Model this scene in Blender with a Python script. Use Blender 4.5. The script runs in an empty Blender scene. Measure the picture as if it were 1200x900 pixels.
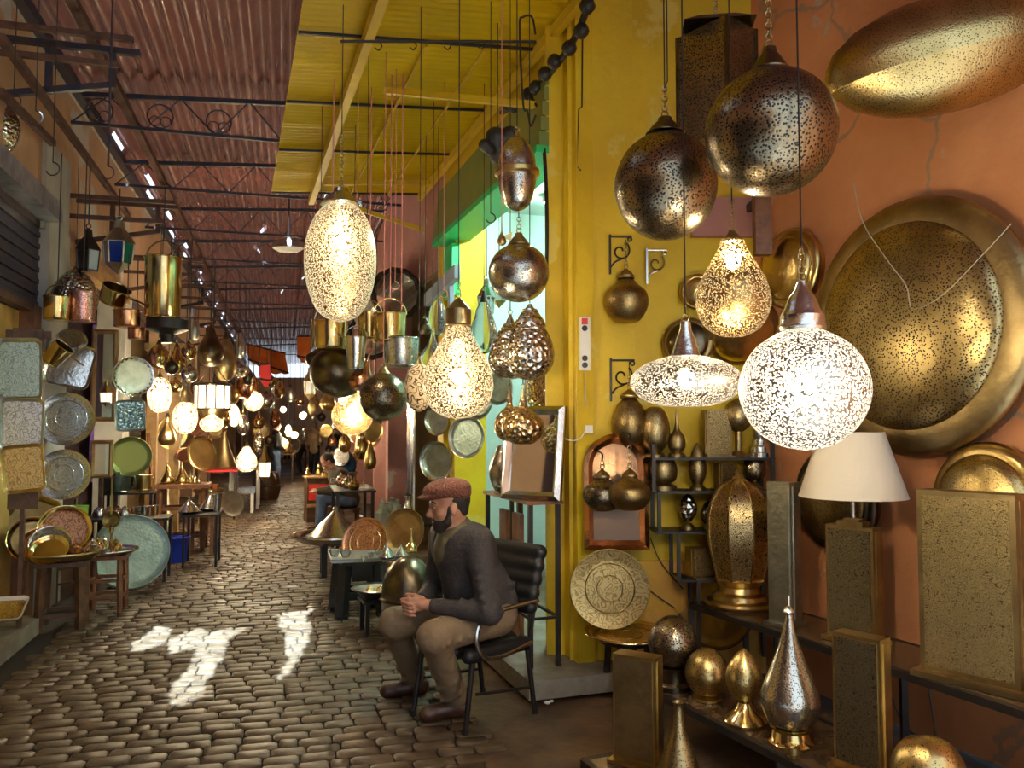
import bpy, bmesh, math, random
import numpy as np
from mathutils import Vector, Matrix, Quaternion

SC = bpy.context.scene
COL = SC.collection
random.seed(7)

# ---------------------------------------------------------------- camera
FPX = 950.0                      # focal length in pixels of the 1200x900 frame
PITCH = math.atan(50.0 / FPX)
EYE = Vector((0, 0, 1.6))
cam_data = bpy.data.cameras.new('camera')
cam_data.sensor_fit = 'HORIZONTAL'
cam_data.sensor_width = 36.0
cam_data.lens = 36.0 * FPX / 1200.0
cam_data.clip_start = 0.05
cam_data.clip_end = 300
cam = bpy.data.objects.new('camera', cam_data)
COL.objects.link(cam)
cam.location = EYE
cam.rotation_euler = (math.pi / 2 + PITCH, 0, 0)
SC.camera = cam

# ---------------------------------------------------------------- sky, sun, exposure
W = bpy.data.worlds.new('sky')
SC.world = W
W.use_nodes = True
bg = W.node_tree.nodes['Background']
bg.inputs[0].default_value = (0.70, 0.84, 1.0, 1)
bg.inputs[1].default_value = 1.35
sun_data = bpy.data.lights.new('sun', 'SUN')
sun_data.energy = 36.0
sun_data.angle = 0.006
sun_data.color = (0.56, 0.78, 1.0)
sun = bpy.data.objects.new('sun', sun_data)
COL.objects.link(sun)
SUN_UP = Vector((0.06, -0.5, 1.0))          # towards the sun: high, from behind the viewer
sun.rotation_euler = SUN_UP.to_track_quat('Z', 'Y').to_euler()
sun.location = (0, 0, 12)
SC.view_settings.view_transform = 'Standard'
SC.view_settings.look = 'None'
SC.view_settings.gamma = 1.0
SC.view_settings.exposure = 0.32
SC.view_settings.use_curve_mapping = False
SC.cycles.max_bounces = 6
SC.cycles.diffuse_bounces = 3
SC.cycles.glossy_bounces = 3
SC.cycles.transmission_bounces = 4
SC.cycles.transparent_max_bounces = 8
SC.cycles.sample_clamp_indirect = 6.0
SC.cycles.caustics_reflective = False
SC.cycles.caustics_refractive = False

# ---------------------------------------------------------------- surveying helpers
V = Vector
UP = V((0, 0, 1))
CP, SP = math.cos(PITCH), math.sin(PITCH)

def ray(px, py):
    c, d = (px - 600) / FPX, (450 - py) / FPX
    return V((c, CP - d * SP, SP + d * CP))

def P(px, py, Y):                            # the point at world depth Y
    r = ray(px, py)
    return EYE + r * (Y / r.y)

def H(px, py, z):                            # the point at height z
    r = ray(px, py)
    return EYE + r * ((z - EYE.z) / r.z)

def FL(px, py):
    return H(px, py, 0.0)

def m_per_px(Y):
    return Y / FPX

class Wall:                                  # a vertical plane: origin, run and the side it faces
    def __init__(s, o, d, n):
        s.o = V((o[0], o[1], 0)); s.d = V((d[0], d[1], 0)).normalized(); s.n = V((n[0], n[1], 0)).normalized()
    def at(s, t, z, off=0.0):
        return s.o + s.d * t + s.n * off + UP * z
    def px(s, px, py, off=0.0):
        r = ray(px, py); o = s.o + s.n * off
        k = (o - EYE).dot(s.n) / r.dot(s.n)
        return EYE + r * k
    @property
    def yaw(s):
        return math.atan2(s.d.y, s.d.x)

LW = Wall((-3.93, 6.47), (-.2687, .9632), (.9632, .2687))      # left row of shops
RW = Wall((0.40, 5.24), (-.3253, .9456), (-.9456, -.3253))     # right row, under the yellow canopy
RW2 = Wall((-1.747, 11.481), (-.233, .972), (-.972, -.233))    # right row further on, where the lane bends
OW = Wall((1.66, 5.34), (.413, -.911), (-.911, -.413))         # orange wall of the lamp niche

# ---------------------------------------------------------------- mesh helpers
class G:
    """Collects shapes; build() turns them into ONE mesh object."""
    def __init__(s, o=(0, 0, 0)):
        s.v = []; s.f = []; s.o = V(o)
    def add(s, vs, fs, M=None):
        b = len(s.v)
        for p in vs:
            p = V(p)
            if M is not None:
                p = M @ p
            s.v.append(p - s.o)
        s.f += [tuple(b + i for i in f) for f in fs]
        return s
    def box(s, c, size, R=None, taper=1.0, M=None):
        x, y, z = size[0] / 2, size[1] / 2, size[2] / 2
        vs = []
        for dz, k in ((-z, 1.0), (z, taper)):
            for dx, dy in ((-x, -y), (x, -y), (x, y), (-x, y)):
                p = V((dx * k, dy * k, dz))
                if R is not None:
                    p = R @ p
                vs.append(V(c) + p)
        return s.add(vs, [(3, 2, 1, 0), (4, 5, 6, 7), (0, 1, 5, 4), (1, 2, 6, 5), (2, 3, 7, 6), (3, 0, 4, 7)], M)
    def bar(s, a, b, w, h=None, up=UP):
        """rectangular bar from a to b"""
        a, b = V(a), V(b); h = h or w
        d = (b - a).normalized()
        x = d.cross(up)
        if x.length < 1e-4:
            x = d.cross(V((1, 0, 0)))
        x.normalize(); y = x.cross(d)
        vs = []
        for p in (a, b):
            for i, j in ((-1, -1), (1, -1), (1, 1), (-1, 1)):
                vs.append(p + x * (i * w / 2) + y * (j * h / 2))
        return s.add(vs, [(0, 1, 2, 3), (7, 6, 5, 4), (0, 4, 5, 1), (1, 5, 6, 2), (2, 6, 7, 3), (3, 7, 4, 0)])
    def tube(s, pts, r, n=8, closed=False, M=None):
        pts = [V(p) for p in pts]; m = len(pts)
        rs = r if isinstance(r, (list, tuple)) else [r] * m
        vs = []; fs = []
        prev = None
        for i, p in enumerate(pts):
            if closed:
                t = pts[(i + 1) % m] - pts[i - 1]
            else:
                t = pts[min(i + 1, m - 1)] - pts[max(i - 1, 0)]
            t.normalize()
            if prev is None:
                x = t.orthogonal().normalized()
            else:
                x = prev - t * prev.dot(t)
                x = x.normalized() if x.length > 1e-5 else t.orthogonal().normalized()
            prev = x; y = t.cross(x)
            for k in range(n):
                a = 2 * math.pi * k / n
                vs.append(p + (x * math.cos(a) + y * math.sin(a)) * rs[i])
        for i in range(m if closed else m - 1):
            j = (i + 1) % m
            for k in range(n):
                l = (k + 1) % n
                fs.append((i * n + k, i * n + l, j * n + l, j * n + k))
        if not closed:
            fs.append(tuple(reversed(range(n)))); fs.append(tuple((m - 1) * n + k for k in range(n)))
        return s.add(vs, fs, M)
    def lathe(s, prof, n=32, c=(0, 0, 0), sx=1.0, sy=1.0, M=None, lobes=0, depth=0.0):
        vs = []; fs = []; rows = []
        for r, z in prof:
            if r < 1e-5:
                rows.append([len(vs)]); vs.append(V((c[0], c[1], c[2] + z)))
            else:
                row = []
                for k in range(n):
                    a = 2 * math.pi * k / n
                    rr = r * (1 - depth * (0.5 - 0.5 * math.cos(lobes * a))) if lobes else r
                    row.append(len(vs)); vs.append(V((c[0] + rr * math.cos(a) * sx, c[1] + rr * math.sin(a) * sy, c[2] + z)))
                rows.append(row)
        for A, B in zip(rows[:-1], rows[1:]):
            if len(A) == 1 and len(B) == 1:
                continue
            for k in range(n):
                l = (k + 1) % n
                if len(A) == 1:
                    fs.append((A[0], B[l], B[k]))
                elif len(B) == 1:
                    fs.append((A[k], A[l], B[0]))
                else:
                    fs.append((A[k], A[l], B[l], B[k]))
        return s.add(vs, fs, M)
    def torus(s, c, R, r, axis=UP, n=20, m=6, squash=1.0):
        q = V(axis).normalized().to_track_quat('Z', 'Y')
        pts = [V(c) + q @ V((R * math.cos(2 * math.pi * k / n), R * squash * math.sin(2 * math.pi * k / n), 0)) for k in range(n)]
        return s.tube(pts, r, m, closed=True)
    def ball(s, c, r, n=16, sz=1.0):
        k = max(6, n // 2)
        return s.lathe([(r * math.sin(math.pi * i / k) if 0 < i < k else 0, -r * sz * math.cos(math.pi * i / k)) for i in range(k + 1)], n, c)
    def slab(s, poly, M, th):
        """flat polygon (list of 2D) extruded by th along local z of M"""
        n = len(poly)
        vs = [V((x, y, 0)) for x, y in poly] + [V((x, y, th)) for x, y in poly]
        fs = [tuple(reversed(range(n))), tuple(range(n, 2 * n))]
        fs += [(i, (i + 1) % n, n + (i + 1) % n, n + i) for i in range(n)]
        return s.add(vs, fs, M)
    def mesh(s, name, mat, smooth=True, angle=40):
        me = bpy.data.meshes.new(name)
        me.from_pydata([tuple(p) for p in s.v], [], s.f)
        finish(me, mat, smooth, angle)
        return me
    def build(s, name, mat, parent=None, smooth=True, label=None, angle=40):
        o = bpy.data.objects.new(name, s.mesh(name, mat, smooth, angle))
        COL.objects.link(o)
        if parent is not None:
            o.parent = parent
        if label:
            o['label'] = label
        return o

def finish(me, mat, smooth=True, angle=40):
    if mat is not None:
        me.materials.append(mat)
    me.validate()
    if smooth:
        me.polygons.foreach_set('use_smooth', [True] * len(me.polygons))
        me.set_sharp_from_angle(angle=math.radians(angle))
    me.update()

SEEN = {}
def tag(o, label, cat, group=None):
    o['label'] = label; o['category'] = cat
    if group:
        o['group'] = group
    SEEN.setdefault(label, []).append(o.name)
    return o

def thing(name, label, cat, loc=(0, 0, 0), rot=None, group=None):
    o = bpy.data.objects.new(name, None)
    o.empty_display_size = 0.05
    COL.objects.link(o)
    o.location = loc
    if rot is not None:
        if isinstance(rot, Quaternion):
            o.rotation_mode = 'QUATERNION'; o.rotation_quaternion = rot
        elif isinstance(rot, (int, float)):
            o.rotation_euler = (0, 0, rot)
        else:
            o.rotation_euler = rot
    return tag(o, label, cat, group)

def struct(o, label=None):
    o['kind'] = 'structure'
    if label:
        o['label'] = label
    return o

def child_copy(o, parent, loc=None, rot=None, scale=None):
    c = o.copy(); COL.objects.link(c); c.parent = parent
    if loc is not None: c.location = loc
    if rot is not None: c.rotation_euler = rot
    if scale is not None: c.scale = scale
    return c

def catmull(pts, n=6):
    out = []
    for i in range(len(pts) - 1):
        p0 = pts[max(i - 1, 0)]; p1 = pts[i]; p2 = pts[i + 1]; p3 = pts[min(i + 2, len(pts) - 1)]
        for k in range(n):
            t = k / n
            out.append(tuple(0.5 * (2 * b + (c - a) * t + (2 * a - 5 * b + 4 * c - d) * t * t + (3 * b - a - 3 * c + d) * t ** 3)
                             for a, b, c, d in zip(p0, p1, p2, p3)))
    out.append(tuple(pts[-1]))
    return out

def catv(pts, n=6):
    return [V(p) for p in catmull([tuple(p) for p in pts], n)]

# ---------------------------------------------------------------- materials
MATS = {}
def nodes(name):
    m = bpy.data.materials.new(name); m.use_nodes = True
    nt = m.node_tree
    return m, nt, nt.nodes['Principled BSDF'], nt.nodes['Material Output']

def N(nt, kind, **kw):
    n = nt.nodes.new(kind)
    for k, v in kw.items():
        if k in n.inputs:
            n.inputs[k].default_value = v
        else:
            setattr(n, k, v)
    return n

def ramp(nt, fac, stops):
    r = nt.nodes.new('ShaderNodeValToRGB')
    el = r.color_ramp.elements
    while len(el) < len(stops):
        el.new(0.5)
    for e, (p, c) in zip(el, stops):
        e.position = p; e.color = c if len(c) == 4 else (*c, 1)
    nt.links.new(fac, r.inputs[0])
    return r

def mixc(nt, fac, a, b):
    m = nt.nodes.new('ShaderNodeMix'); m.data_type = 'RGBA'
    for sock, val in ((m.inputs[0], fac), (m.inputs[6], a), (m.inputs[7], b)):
        if hasattr(val, 'is_output'):
            nt.links.new(val, sock)
        elif isinstance(val, (int, float)):
            sock.default_value = val
        else:
            sock.default_value = (*val, 1) if len(val) == 3 else val
    return m.outputs[2]

def objcoord(nt, vary=True):
    t = nt.nodes.new('ShaderNodeTexCoord')
    return t.outputs['Object']

def mat(name, col, metal=0.0, rough=0.5, col2=None, nscale=6.0, nlo=0.4, nhi=0.62, bump=None, spec=None, coat=0.0, trans=0.0, ior=None, rvar=0.0, alpha=None):
    if name in MATS:
        return MATS[name]
    m, nt, b, out = nodes(name)
    co = objcoord(nt)
    b.inputs['Base Color'].default_value = (*col, 1)
    b.inputs['Metallic'].default_value = metal
    b.inputs['Roughness'].default_value = rough
    if spec is not None:
        b.inputs['Specular IOR Level'].default_value = spec
    if trans:
        b.inputs['Transmission Weight'].default_value = trans
    if ior:
        b.inputs['IOR'].default_value = ior
    if coat:
        b.inputs['Coat Weight'].default_value = coat
    if alpha is not None:
        b.inputs['Alpha'].default_value = alpha
    if col2 is not None or rvar:
        no = N(nt, 'ShaderNodeTexNoise', Scale=nscale, Detail=5.0, Roughness=0.6)
        nt.links.new(co, no.inputs['Vector'])
        r = ramp(nt, no.outputs[0], [(nlo, (0, 0, 0)), (nhi, (1, 1, 1))])
        if col2 is not None:
            nt.links.new(mixc(nt, r.outputs[0], col, col2), b.inputs['Base Color'])
        if rvar:
            mr = N(nt, 'ShaderNodeMapRange'); mr.inputs[3].default_value = rough - rvar; mr.inputs[4].default_value = rough + rvar
            nt.links.new(no.outputs[0], mr.inputs[0]); nt.links.new(mr.outputs[0], b.inputs['Roughness'])
    if bump:
        sc, st, kind = (list(bump) + ['noise'])[:3]
        if kind == 'cells':
            t = N(nt, 'ShaderNodeTexVoronoi', Scale=sc); o = t.outputs['Distance']
        else:
            t = N(nt, 'ShaderNodeTexNoise', Scale=sc, Detail=4.0); o = t.outputs[0]
        nt.links.new(co, t.inputs['Vector'])
        bn = N(nt, 'ShaderNodeBump', Strength=st, Distance=0.02)
        nt.links.new(o, bn.inputs['Height']); nt.links.new(bn.outputs[0], b.inputs['Normal'])
    MATS[name] = m
    return m

def emis(name, col, s):
    if name in MATS:
        return MATS[name]
    m, nt, b, out = nodes(name)
    b.inputs['Base Color'].default_value = (*col, 1)
    b.inputs['Emission Color'].default_value = (*col, 1)
    b.inputs['Emission Strength'].default_value = s
    MATS[name] = m
    return m

def perf(name, col, scale, thr, metal=1.0, rough=0.33, hole=(0.012, 0.009, 0.006), col2=None):
    """pierced metal, unlit: dark dots painted for the shade inside its holes, dented round each"""
    if name in MATS:
        return MATS[name]
    m, nt, b, out = nodes(name)
    co = objcoord(nt)
    v = N(nt, 'ShaderNodeTexVoronoi', Scale=scale); nt.links.new(co, v.inputs['Vector'])
    r = ramp(nt, v.outputs['Distance'], [(thr - .05, (1, 1, 1)), (thr + .03, (0, 0, 0))])
    base = col
    no = N(nt, 'ShaderNodeTexNoise', Scale=5.0, Detail=4.0); nt.links.new(co, no.inputs['Vector'])
    if col2:
        rr = ramp(nt, no.outputs[0], [(.38, (0, 0, 0)), (.62, (1, 1, 1))])
        base = mixc(nt, rr.outputs[0], col, col2)
    nt.links.new(mixc(nt, r.outputs[0], base, hole), b.inputs['Base Color'])
    mr = N(nt, 'ShaderNodeMapRange'); mr.inputs[3].default_value = metal; mr.inputs[4].default_value = 0.0
    nt.links.new(r.outputs[0], mr.inputs[0]); nt.links.new(mr.outputs[0], b.inputs['Metallic'])
    b.inputs['Roughness'].default_value = rough
    bn = N(nt, 'ShaderNodeBump', Strength=0.18, Distance=0.004)
    nt.links.new(v.outputs['Distance'], bn.inputs['Height']); nt.links.new(bn.outputs[0], b.inputs['Normal'])
    MATS[name] = m
    return m

def lit(name, col, scale, thr, glow, strength, see=0.45, soft=.05):
    """pierced shade of a burning lamp: holes let the bulb's light out"""
    if name in MATS:
        return MATS[name]
    m, nt, b, out = nodes(name)
    co = objcoord(nt)
    v = N(nt, 'ShaderNodeTexVoronoi', Scale=scale); nt.links.new(co, v.inputs['Vector'])
    r = ramp(nt, v.outputs['Distance'], [(thr - soft, (1, 1, 1)), (thr + soft, (0, 0, 0))])
    b.inputs['Base Color'].default_value = (*col, 1); b.inputs['Metallic'].default_value = 1.0; b.inputs['Roughness'].default_value = .35
    tr = N(nt, 'ShaderNodeBsdfTransparent'); em = N(nt, 'ShaderNodeEmission', Strength=strength)
    em.inputs[0].default_value = (*glow, 1)
    hole = N(nt, 'ShaderNodeMixShader', Fac=see)
    nt.links.new(em.outputs[0], hole.inputs[1]); nt.links.new(tr.outputs[0], hole.inputs[2])
    mx = N(nt, 'ShaderNodeMixShader')
    nt.links.new(r.outputs[0], mx.inputs[0]); nt.links.new(b.outputs[0], mx.inputs[1]); nt.links.new(hole.outputs[0], mx.inputs[2])
    nt.links.new(mx.outputs[0], out.inputs[0])
    MATS[name] = m
    return m

def engraved(name, col, dark, scale=26.0, rough=.38, metal=1.0):
    """arabesque cut into a flat metal panel"""
    if name in MATS:
        return MATS[name]
    m, nt, b, out = nodes(name)
    co = objcoord(nt)
    no = N(nt, 'ShaderNodeTexNoise', Scale=scale * .35, Detail=1.0); nt.links.new(co, no.inputs['Vector'])
    mp = N(nt, 'ShaderNodeMix', data_type='RGBA'); mp.inputs[0].default_value = .12
    nt.links.new(co, mp.inputs[6]); nt.links.new(no.outputs[1], mp.inputs[7])
    v = N(nt, 'ShaderNodeTexVoronoi', Scale=scale); nt.links.new(mp.outputs[2], v.inputs['Vector'])
    sn_ = N(nt, 'ShaderNodeMath', operation='MULTIPLY'); sn_.inputs[1].default_value = 17.0; nt.links.new(v.outputs['Distance'], sn_.inputs[0])
    si = N(nt, 'ShaderNodeMath', operation='SINE'); nt.links.new(sn_.outputs[0], si.inputs[0])
    mul = ramp(nt, si.outputs[0], [(.30, (0, 0, 0)), (.55, (1, 1, 1))])
    nt.links.new(mixc(nt, mul.outputs[0], col, dark), b.inputs['Base Color'])
    b.inputs['Metallic'].default_value = metal; b.inputs['Roughness'].default_value = rough
    bn = N(nt, 'ShaderNodeBump', Strength=.4, Distance=.004); nt.links.new(mul.outputs[0], bn.inputs['Height']); bn.invert = True
    nt.links.new(bn.outputs[0], b.inputs['Normal'])
    MATS[name] = m
    return m

def plaster(name, col, col2, patch=None, pscale=1.3, plo=.62, crack=None, rough=.8, bstr=.25):
    if name in MATS:
        return MATS[name]
    m, nt, b, out = nodes(name)
    t = N(nt, 'ShaderNodeNewGeometry'); co = t.outputs['Position']
    n1 = N(nt, 'ShaderNodeTexNoise', Scale=1.6, Detail=6.0, Roughness=.65); nt.links.new(co, n1.inputs['Vector'])
    r1 = ramp(nt, n1.outputs[0], [(.35, (0, 0, 0)), (.65, (1, 1, 1))])
    c = mixc(nt, r1.outputs[0], col, col2)
    if patch:
        n2 = N(nt, 'ShaderNodeTexNoise', Scale=pscale, Detail=9.0, Roughness=.62); nt.links.new(co, n2.inputs['Vector'])
        r2 = ramp(nt, n2.outputs[0], [(plo, (0, 0, 0)), (plo + .03, (1, 1, 1))])
        c = mixc(nt, r2.outputs[0], c, patch)
    if crack:
        v = N(nt, 'ShaderNodeTexVoronoi', Scale=.9, feature='DISTANCE_TO_EDGE')
        nn = N(nt, 'ShaderNodeTexNoise', Scale=3.0, Detail=4.0); nt.links.new(co, nn.inputs['Vector'])
        mv = N(nt, 'ShaderNodeMix', data_type='RGBA'); mv.inputs[0].default_value = .25
        nt.links.new(co, mv.inputs[6]); nt.links.new(nn.outputs[1], mv.inputs[7]); nt.links.new(mv.outputs[2], v.inputs['Vector'])
        r3 = ramp(nt, v.outputs['Distance'], [(.004, (1, 1, 1)), (.009, (0, 0, 0))])
        c = mixc(nt, r3.outputs[0], c, crack)
    nt.links.new(c, b.inputs['Base Color'])
    b.inputs['Roughness'].default_value = rough
    n4 = N(nt, 'ShaderNodeTexNoise', Scale=9.0, Detail=8.0, Roughness=.6); nt.links.new(co, n4.inputs['Vector'])
    bn = N(nt, 'ShaderNodeBump', Strength=bstr, Distance=.03); nt.links.new(n4.outputs[0], bn.inputs['Height']); nt.links.new(bn.outputs[0], b.inputs['Normal'])
    MATS[name] = m
    return m

M = dict(
    brass=mat('brass', (.72, .54, .23), 1, .28, (.55, .40, .15), 5, bump=(28, .12)),
    brass_pol=mat('polished_brass', (.86, .67, .31), 1, .16, (.72, .53, .21), 4),
    brass_dull=mat('dull_brass', (.45, .34, .16), 1, .40, (.30, .22, .10), 6, bump=(30, .15)),
    brass_ham=mat('hammered_brass', (.72, .52, .26), 1, .22, bump=(38, .7, 'cells')),
    silver=mat('silver_plate', (.80, .80, .76), 1, .20, (.62, .62, .58), 6, bump=(34, .12)),
    silver_ham=mat('hammered_silver', (.72, .66, .54), 1, .18, bump=(36, .7, 'cells')),
    pewter=mat('aged_pewter', (.55, .57, .50), 1, .34, (.40, .42, .36), 9, bump=(40, .2)),
    greenpl=mat('greenish_tin', (.20, .26, .23), 1, .40, (.15, .20, .175), 7, bump=(40, .25)),
    copper=mat('copper', (.80, .42, .24), 1, .24, (.62, .30, .15), 5, bump=(30, .12)),
    bronze=mat('dark_bronze', (.20, .16, .10), 1, .30, (.11, .09, .06), 5, bump=(30, .12)),
    iron=mat('black_iron', (.018, .017, .017), .3, .45, (.035, .025, .02), 12),
    rust=mat('rusty_steel', (.10, .055, .045), .4, .6, (.17, .09, .06), 9, bump=(40, .2)),
    bluesteel=mat('blue_painted_steel', (.035, .045, .09), .3, .45, (.08, .06, .06), 9),
    chrome=mat('worn_chrome', (.62, .60, .56), 1, .22),
    wire=mat('black_cable', (.02, .018, .016), 0, .5),
    wirew=mat('pale_wire', (.45, .40, .30), .2, .5),
    wirer=mat('pink_string', (.62, .22, .20), 0, .6),
    wood=mat('dark_stained_wood', (.075, .035, .016), 0, .45, (.13, .065, .03), 12, bump=(30, .2)),
    woodr=mat('reddish_wood', (.24, .10, .04), 0, .42, (.16, .065, .03), 12, bump=(30, .2)),
    woodl=mat('honey_wood', (.46, .28, .10), 0, .45, (.36, .20, .07), 9, bump=(30, .2)),
    plasticb=mat('black_plastic', (.014, .014, .015), 0, .35),
    vinyl=mat('black_vinyl', (.012, .012, .013), 0, .42, bump=(60, .15)),
    glass=mat('clear_glass', (.85, .92, .9), 0, .05, trans=.92, ior=1.3),
    mirror=mat('mirror_glass', (.86, .90, .88), 1, .04),
    white=mat('white_plastic', (.78, .76, .70), 0, .4),
    red=mat('red_plastic', (.7, .03, .02), 0, .4),
    bluep=mat('blue_plastic', (.02, .05, .45), 0, .4),
    stone=mat('grey_step_stone', (.30, .27, .22), 0, .65, (.20, .16, .11), 4, bump=(14, .3)),
    yellowpaint=mat('yellow_painted_steel', (.72, .50, .02), 0, .45, (.60, .42, .03), 5),
    perf_dark=perf('pierced_dark_bronze', (.36, .29, .18), 92, .40, rough=.27, hole=(.005, .004, .003), col2=(.24, .19, .12)),
    perf_brass=perf('pierced_brass', (.66, .50, .21), 105, .28, rough=.3, col2=(.50, .37, .14)),
    perf_disc=perf('pierced_wall_brass', (.60, .46, .20), 82, .38, rough=.30, col2=(.42, .32, .14)),
    perf_fine=perf('finely_pierced_brass', (.42, .32, .15), 110, .30, rough=.36, col2=(.28, .19, .07)),
    perf_silver=perf('pierced_silver', (.66, .62, .52), 110, .30, rough=.22, col2=(.5, .46, .38)),
    eng_brass=engraved('fretwork_brass', (.58, .45, .20), (.16, .115, .05), 60),
    eng_dark=engraved('fretwork_dark_brass', (.26, .215, .12), (.05, .035, .015), 62),
    eng_silver=engraved('chased_silver', (.72, .73, .68), (.40, .42, .38), 30, .25),
    eng_copper=engraved('chased_copper', (.70, .38, .22), (.35, .17, .09), 24, .3),
    eng_gold=engraved('chased_brass_tray', (.66, .46, .18), (.40, .26, .09), 28, .30),
    eng_green=engraved('chased_greenish_tin', (.46, .56, .46), (.28, .36, .29), 30, .34),
    lit_white=lit('lit_pierced_white', (.40, .36, .29), 150, .50, (1.0, .92, .76), 1.5),
    lit_sauc=lit('lit_pierced_pale', (.42, .37, .29), 150, .48, (1.0, .88, .68), 1.1),
    lit_warm=lit('lit_pierced_warm', (.30, .21, .10), 140, .48, (1.0, .82, .48), 1.4),
    lit_gold=lit('lit_pierced_gold', (.36, .24, .09), 150, .43, (1.0, .74, .36), 1.0),
    lit_far=lit('lit_pierced_far', (.6, .42, .2), 60, .48, (1.0, .84, .55), 2.2),
    bulb=emis('bulb_glow', (1.0, .82, .54), 1650),
    bulb_far=emis('far_bulb_glow', (1.0, .80, .50), 1700),
    parch=emis('lit_parchment', (1.0, .86, .62), 2.2),
    cloth_shade=mat('cream_shade_cloth', (.80, .72, .58), 0, .8, bump=(120, .1)),
)

# ---------------------------------------------------------------- implicit surfaces for bodies (surface nets)
def sd_fields(prims, lo, res, shape, far=0.08):
    D = np.full(shape, far, np.float32)
    for pr in prims:
        kind, k = pr[0], pr[-1]
        if kind in ('cap', 'cutcap'):
            a, b, ra, rb = np.array(pr[1]), np.array(pr[2]), pr[3], pr[4]
            mn = np.minimum(a - ra, b - rb); mx = np.maximum(a + ra, b + rb)
        else:
            c, rad, R = np.array(pr[1]), np.array(pr[2]), pr[3]
            e = float(max(rad)); mn = c - e; mx = c + e
        pad = far + .01
        i0 = np.clip(np.floor((mn - pad - lo) / res).astype(int), 0, np.array(shape) - 1)
        i1 = np.clip(np.ceil((mx + pad - lo) / res).astype(int) + 1, 1, np.array(shape))
        if (i1 <= i0).any():
            continue
        sl = tuple(slice(p, q) for p, q in zip(i0, i1))
        xs = [lo[i] + res * np.arange(i0[i], i1[i]) for i in range(3)]
        X, Y, Z = np.meshgrid(*xs, indexing='ij', sparse=True)
        if kind in ('cap', 'cutcap'):
            ba = b - a; bb = float(ba @ ba) + 1e-9
            h = np.clip(((X - a[0]) * ba[0] + (Y - a[1]) * ba[1] + (Z - a[2]) * ba[2]) / bb, 0, 1)
            d = np.sqrt((X - a[0] - h * ba[0]) ** 2 + (Y - a[1] - h * ba[1]) ** 2 + (Z - a[2] - h * ba[2]) ** 2) - (ra + (rb - ra) * h)
        else:
            x, y, z = X - c[0], Y - c[1], Z - c[2]
            if R is not None:
                x, y, z = (R[0][0] * x + R[1][0] * y + R[2][0] * z, R[0][1] * x + R[1][1] * y + R[2][1] * z, R[0][2] * x + R[1][2] * y + R[2][2] * z)
            k0 = np.sqrt((x / rad[0]) ** 2 + (y / rad[1]) ** 2 + (z / rad[2]) ** 2)
            k1 = np.sqrt((x / rad[0] ** 2) ** 2 + (y / rad[1] ** 2) ** 2 + (z / rad[2] ** 2) ** 2) + 1e-9
            d = k0 * (k0 - 1) / k1
        o = D[sl]
        if kind.startswith('cut'):
            o[...] = np.maximum(o, -d)
        elif k > 0:
            hh = np.clip(.5 + .5 * (o - d) / k, 0, 1)
            o[...] = o + (d - o) * hh - k * hh * (1 - hh)
        else:
            o[...] = np.minimum(o, d)
    return D

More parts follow.
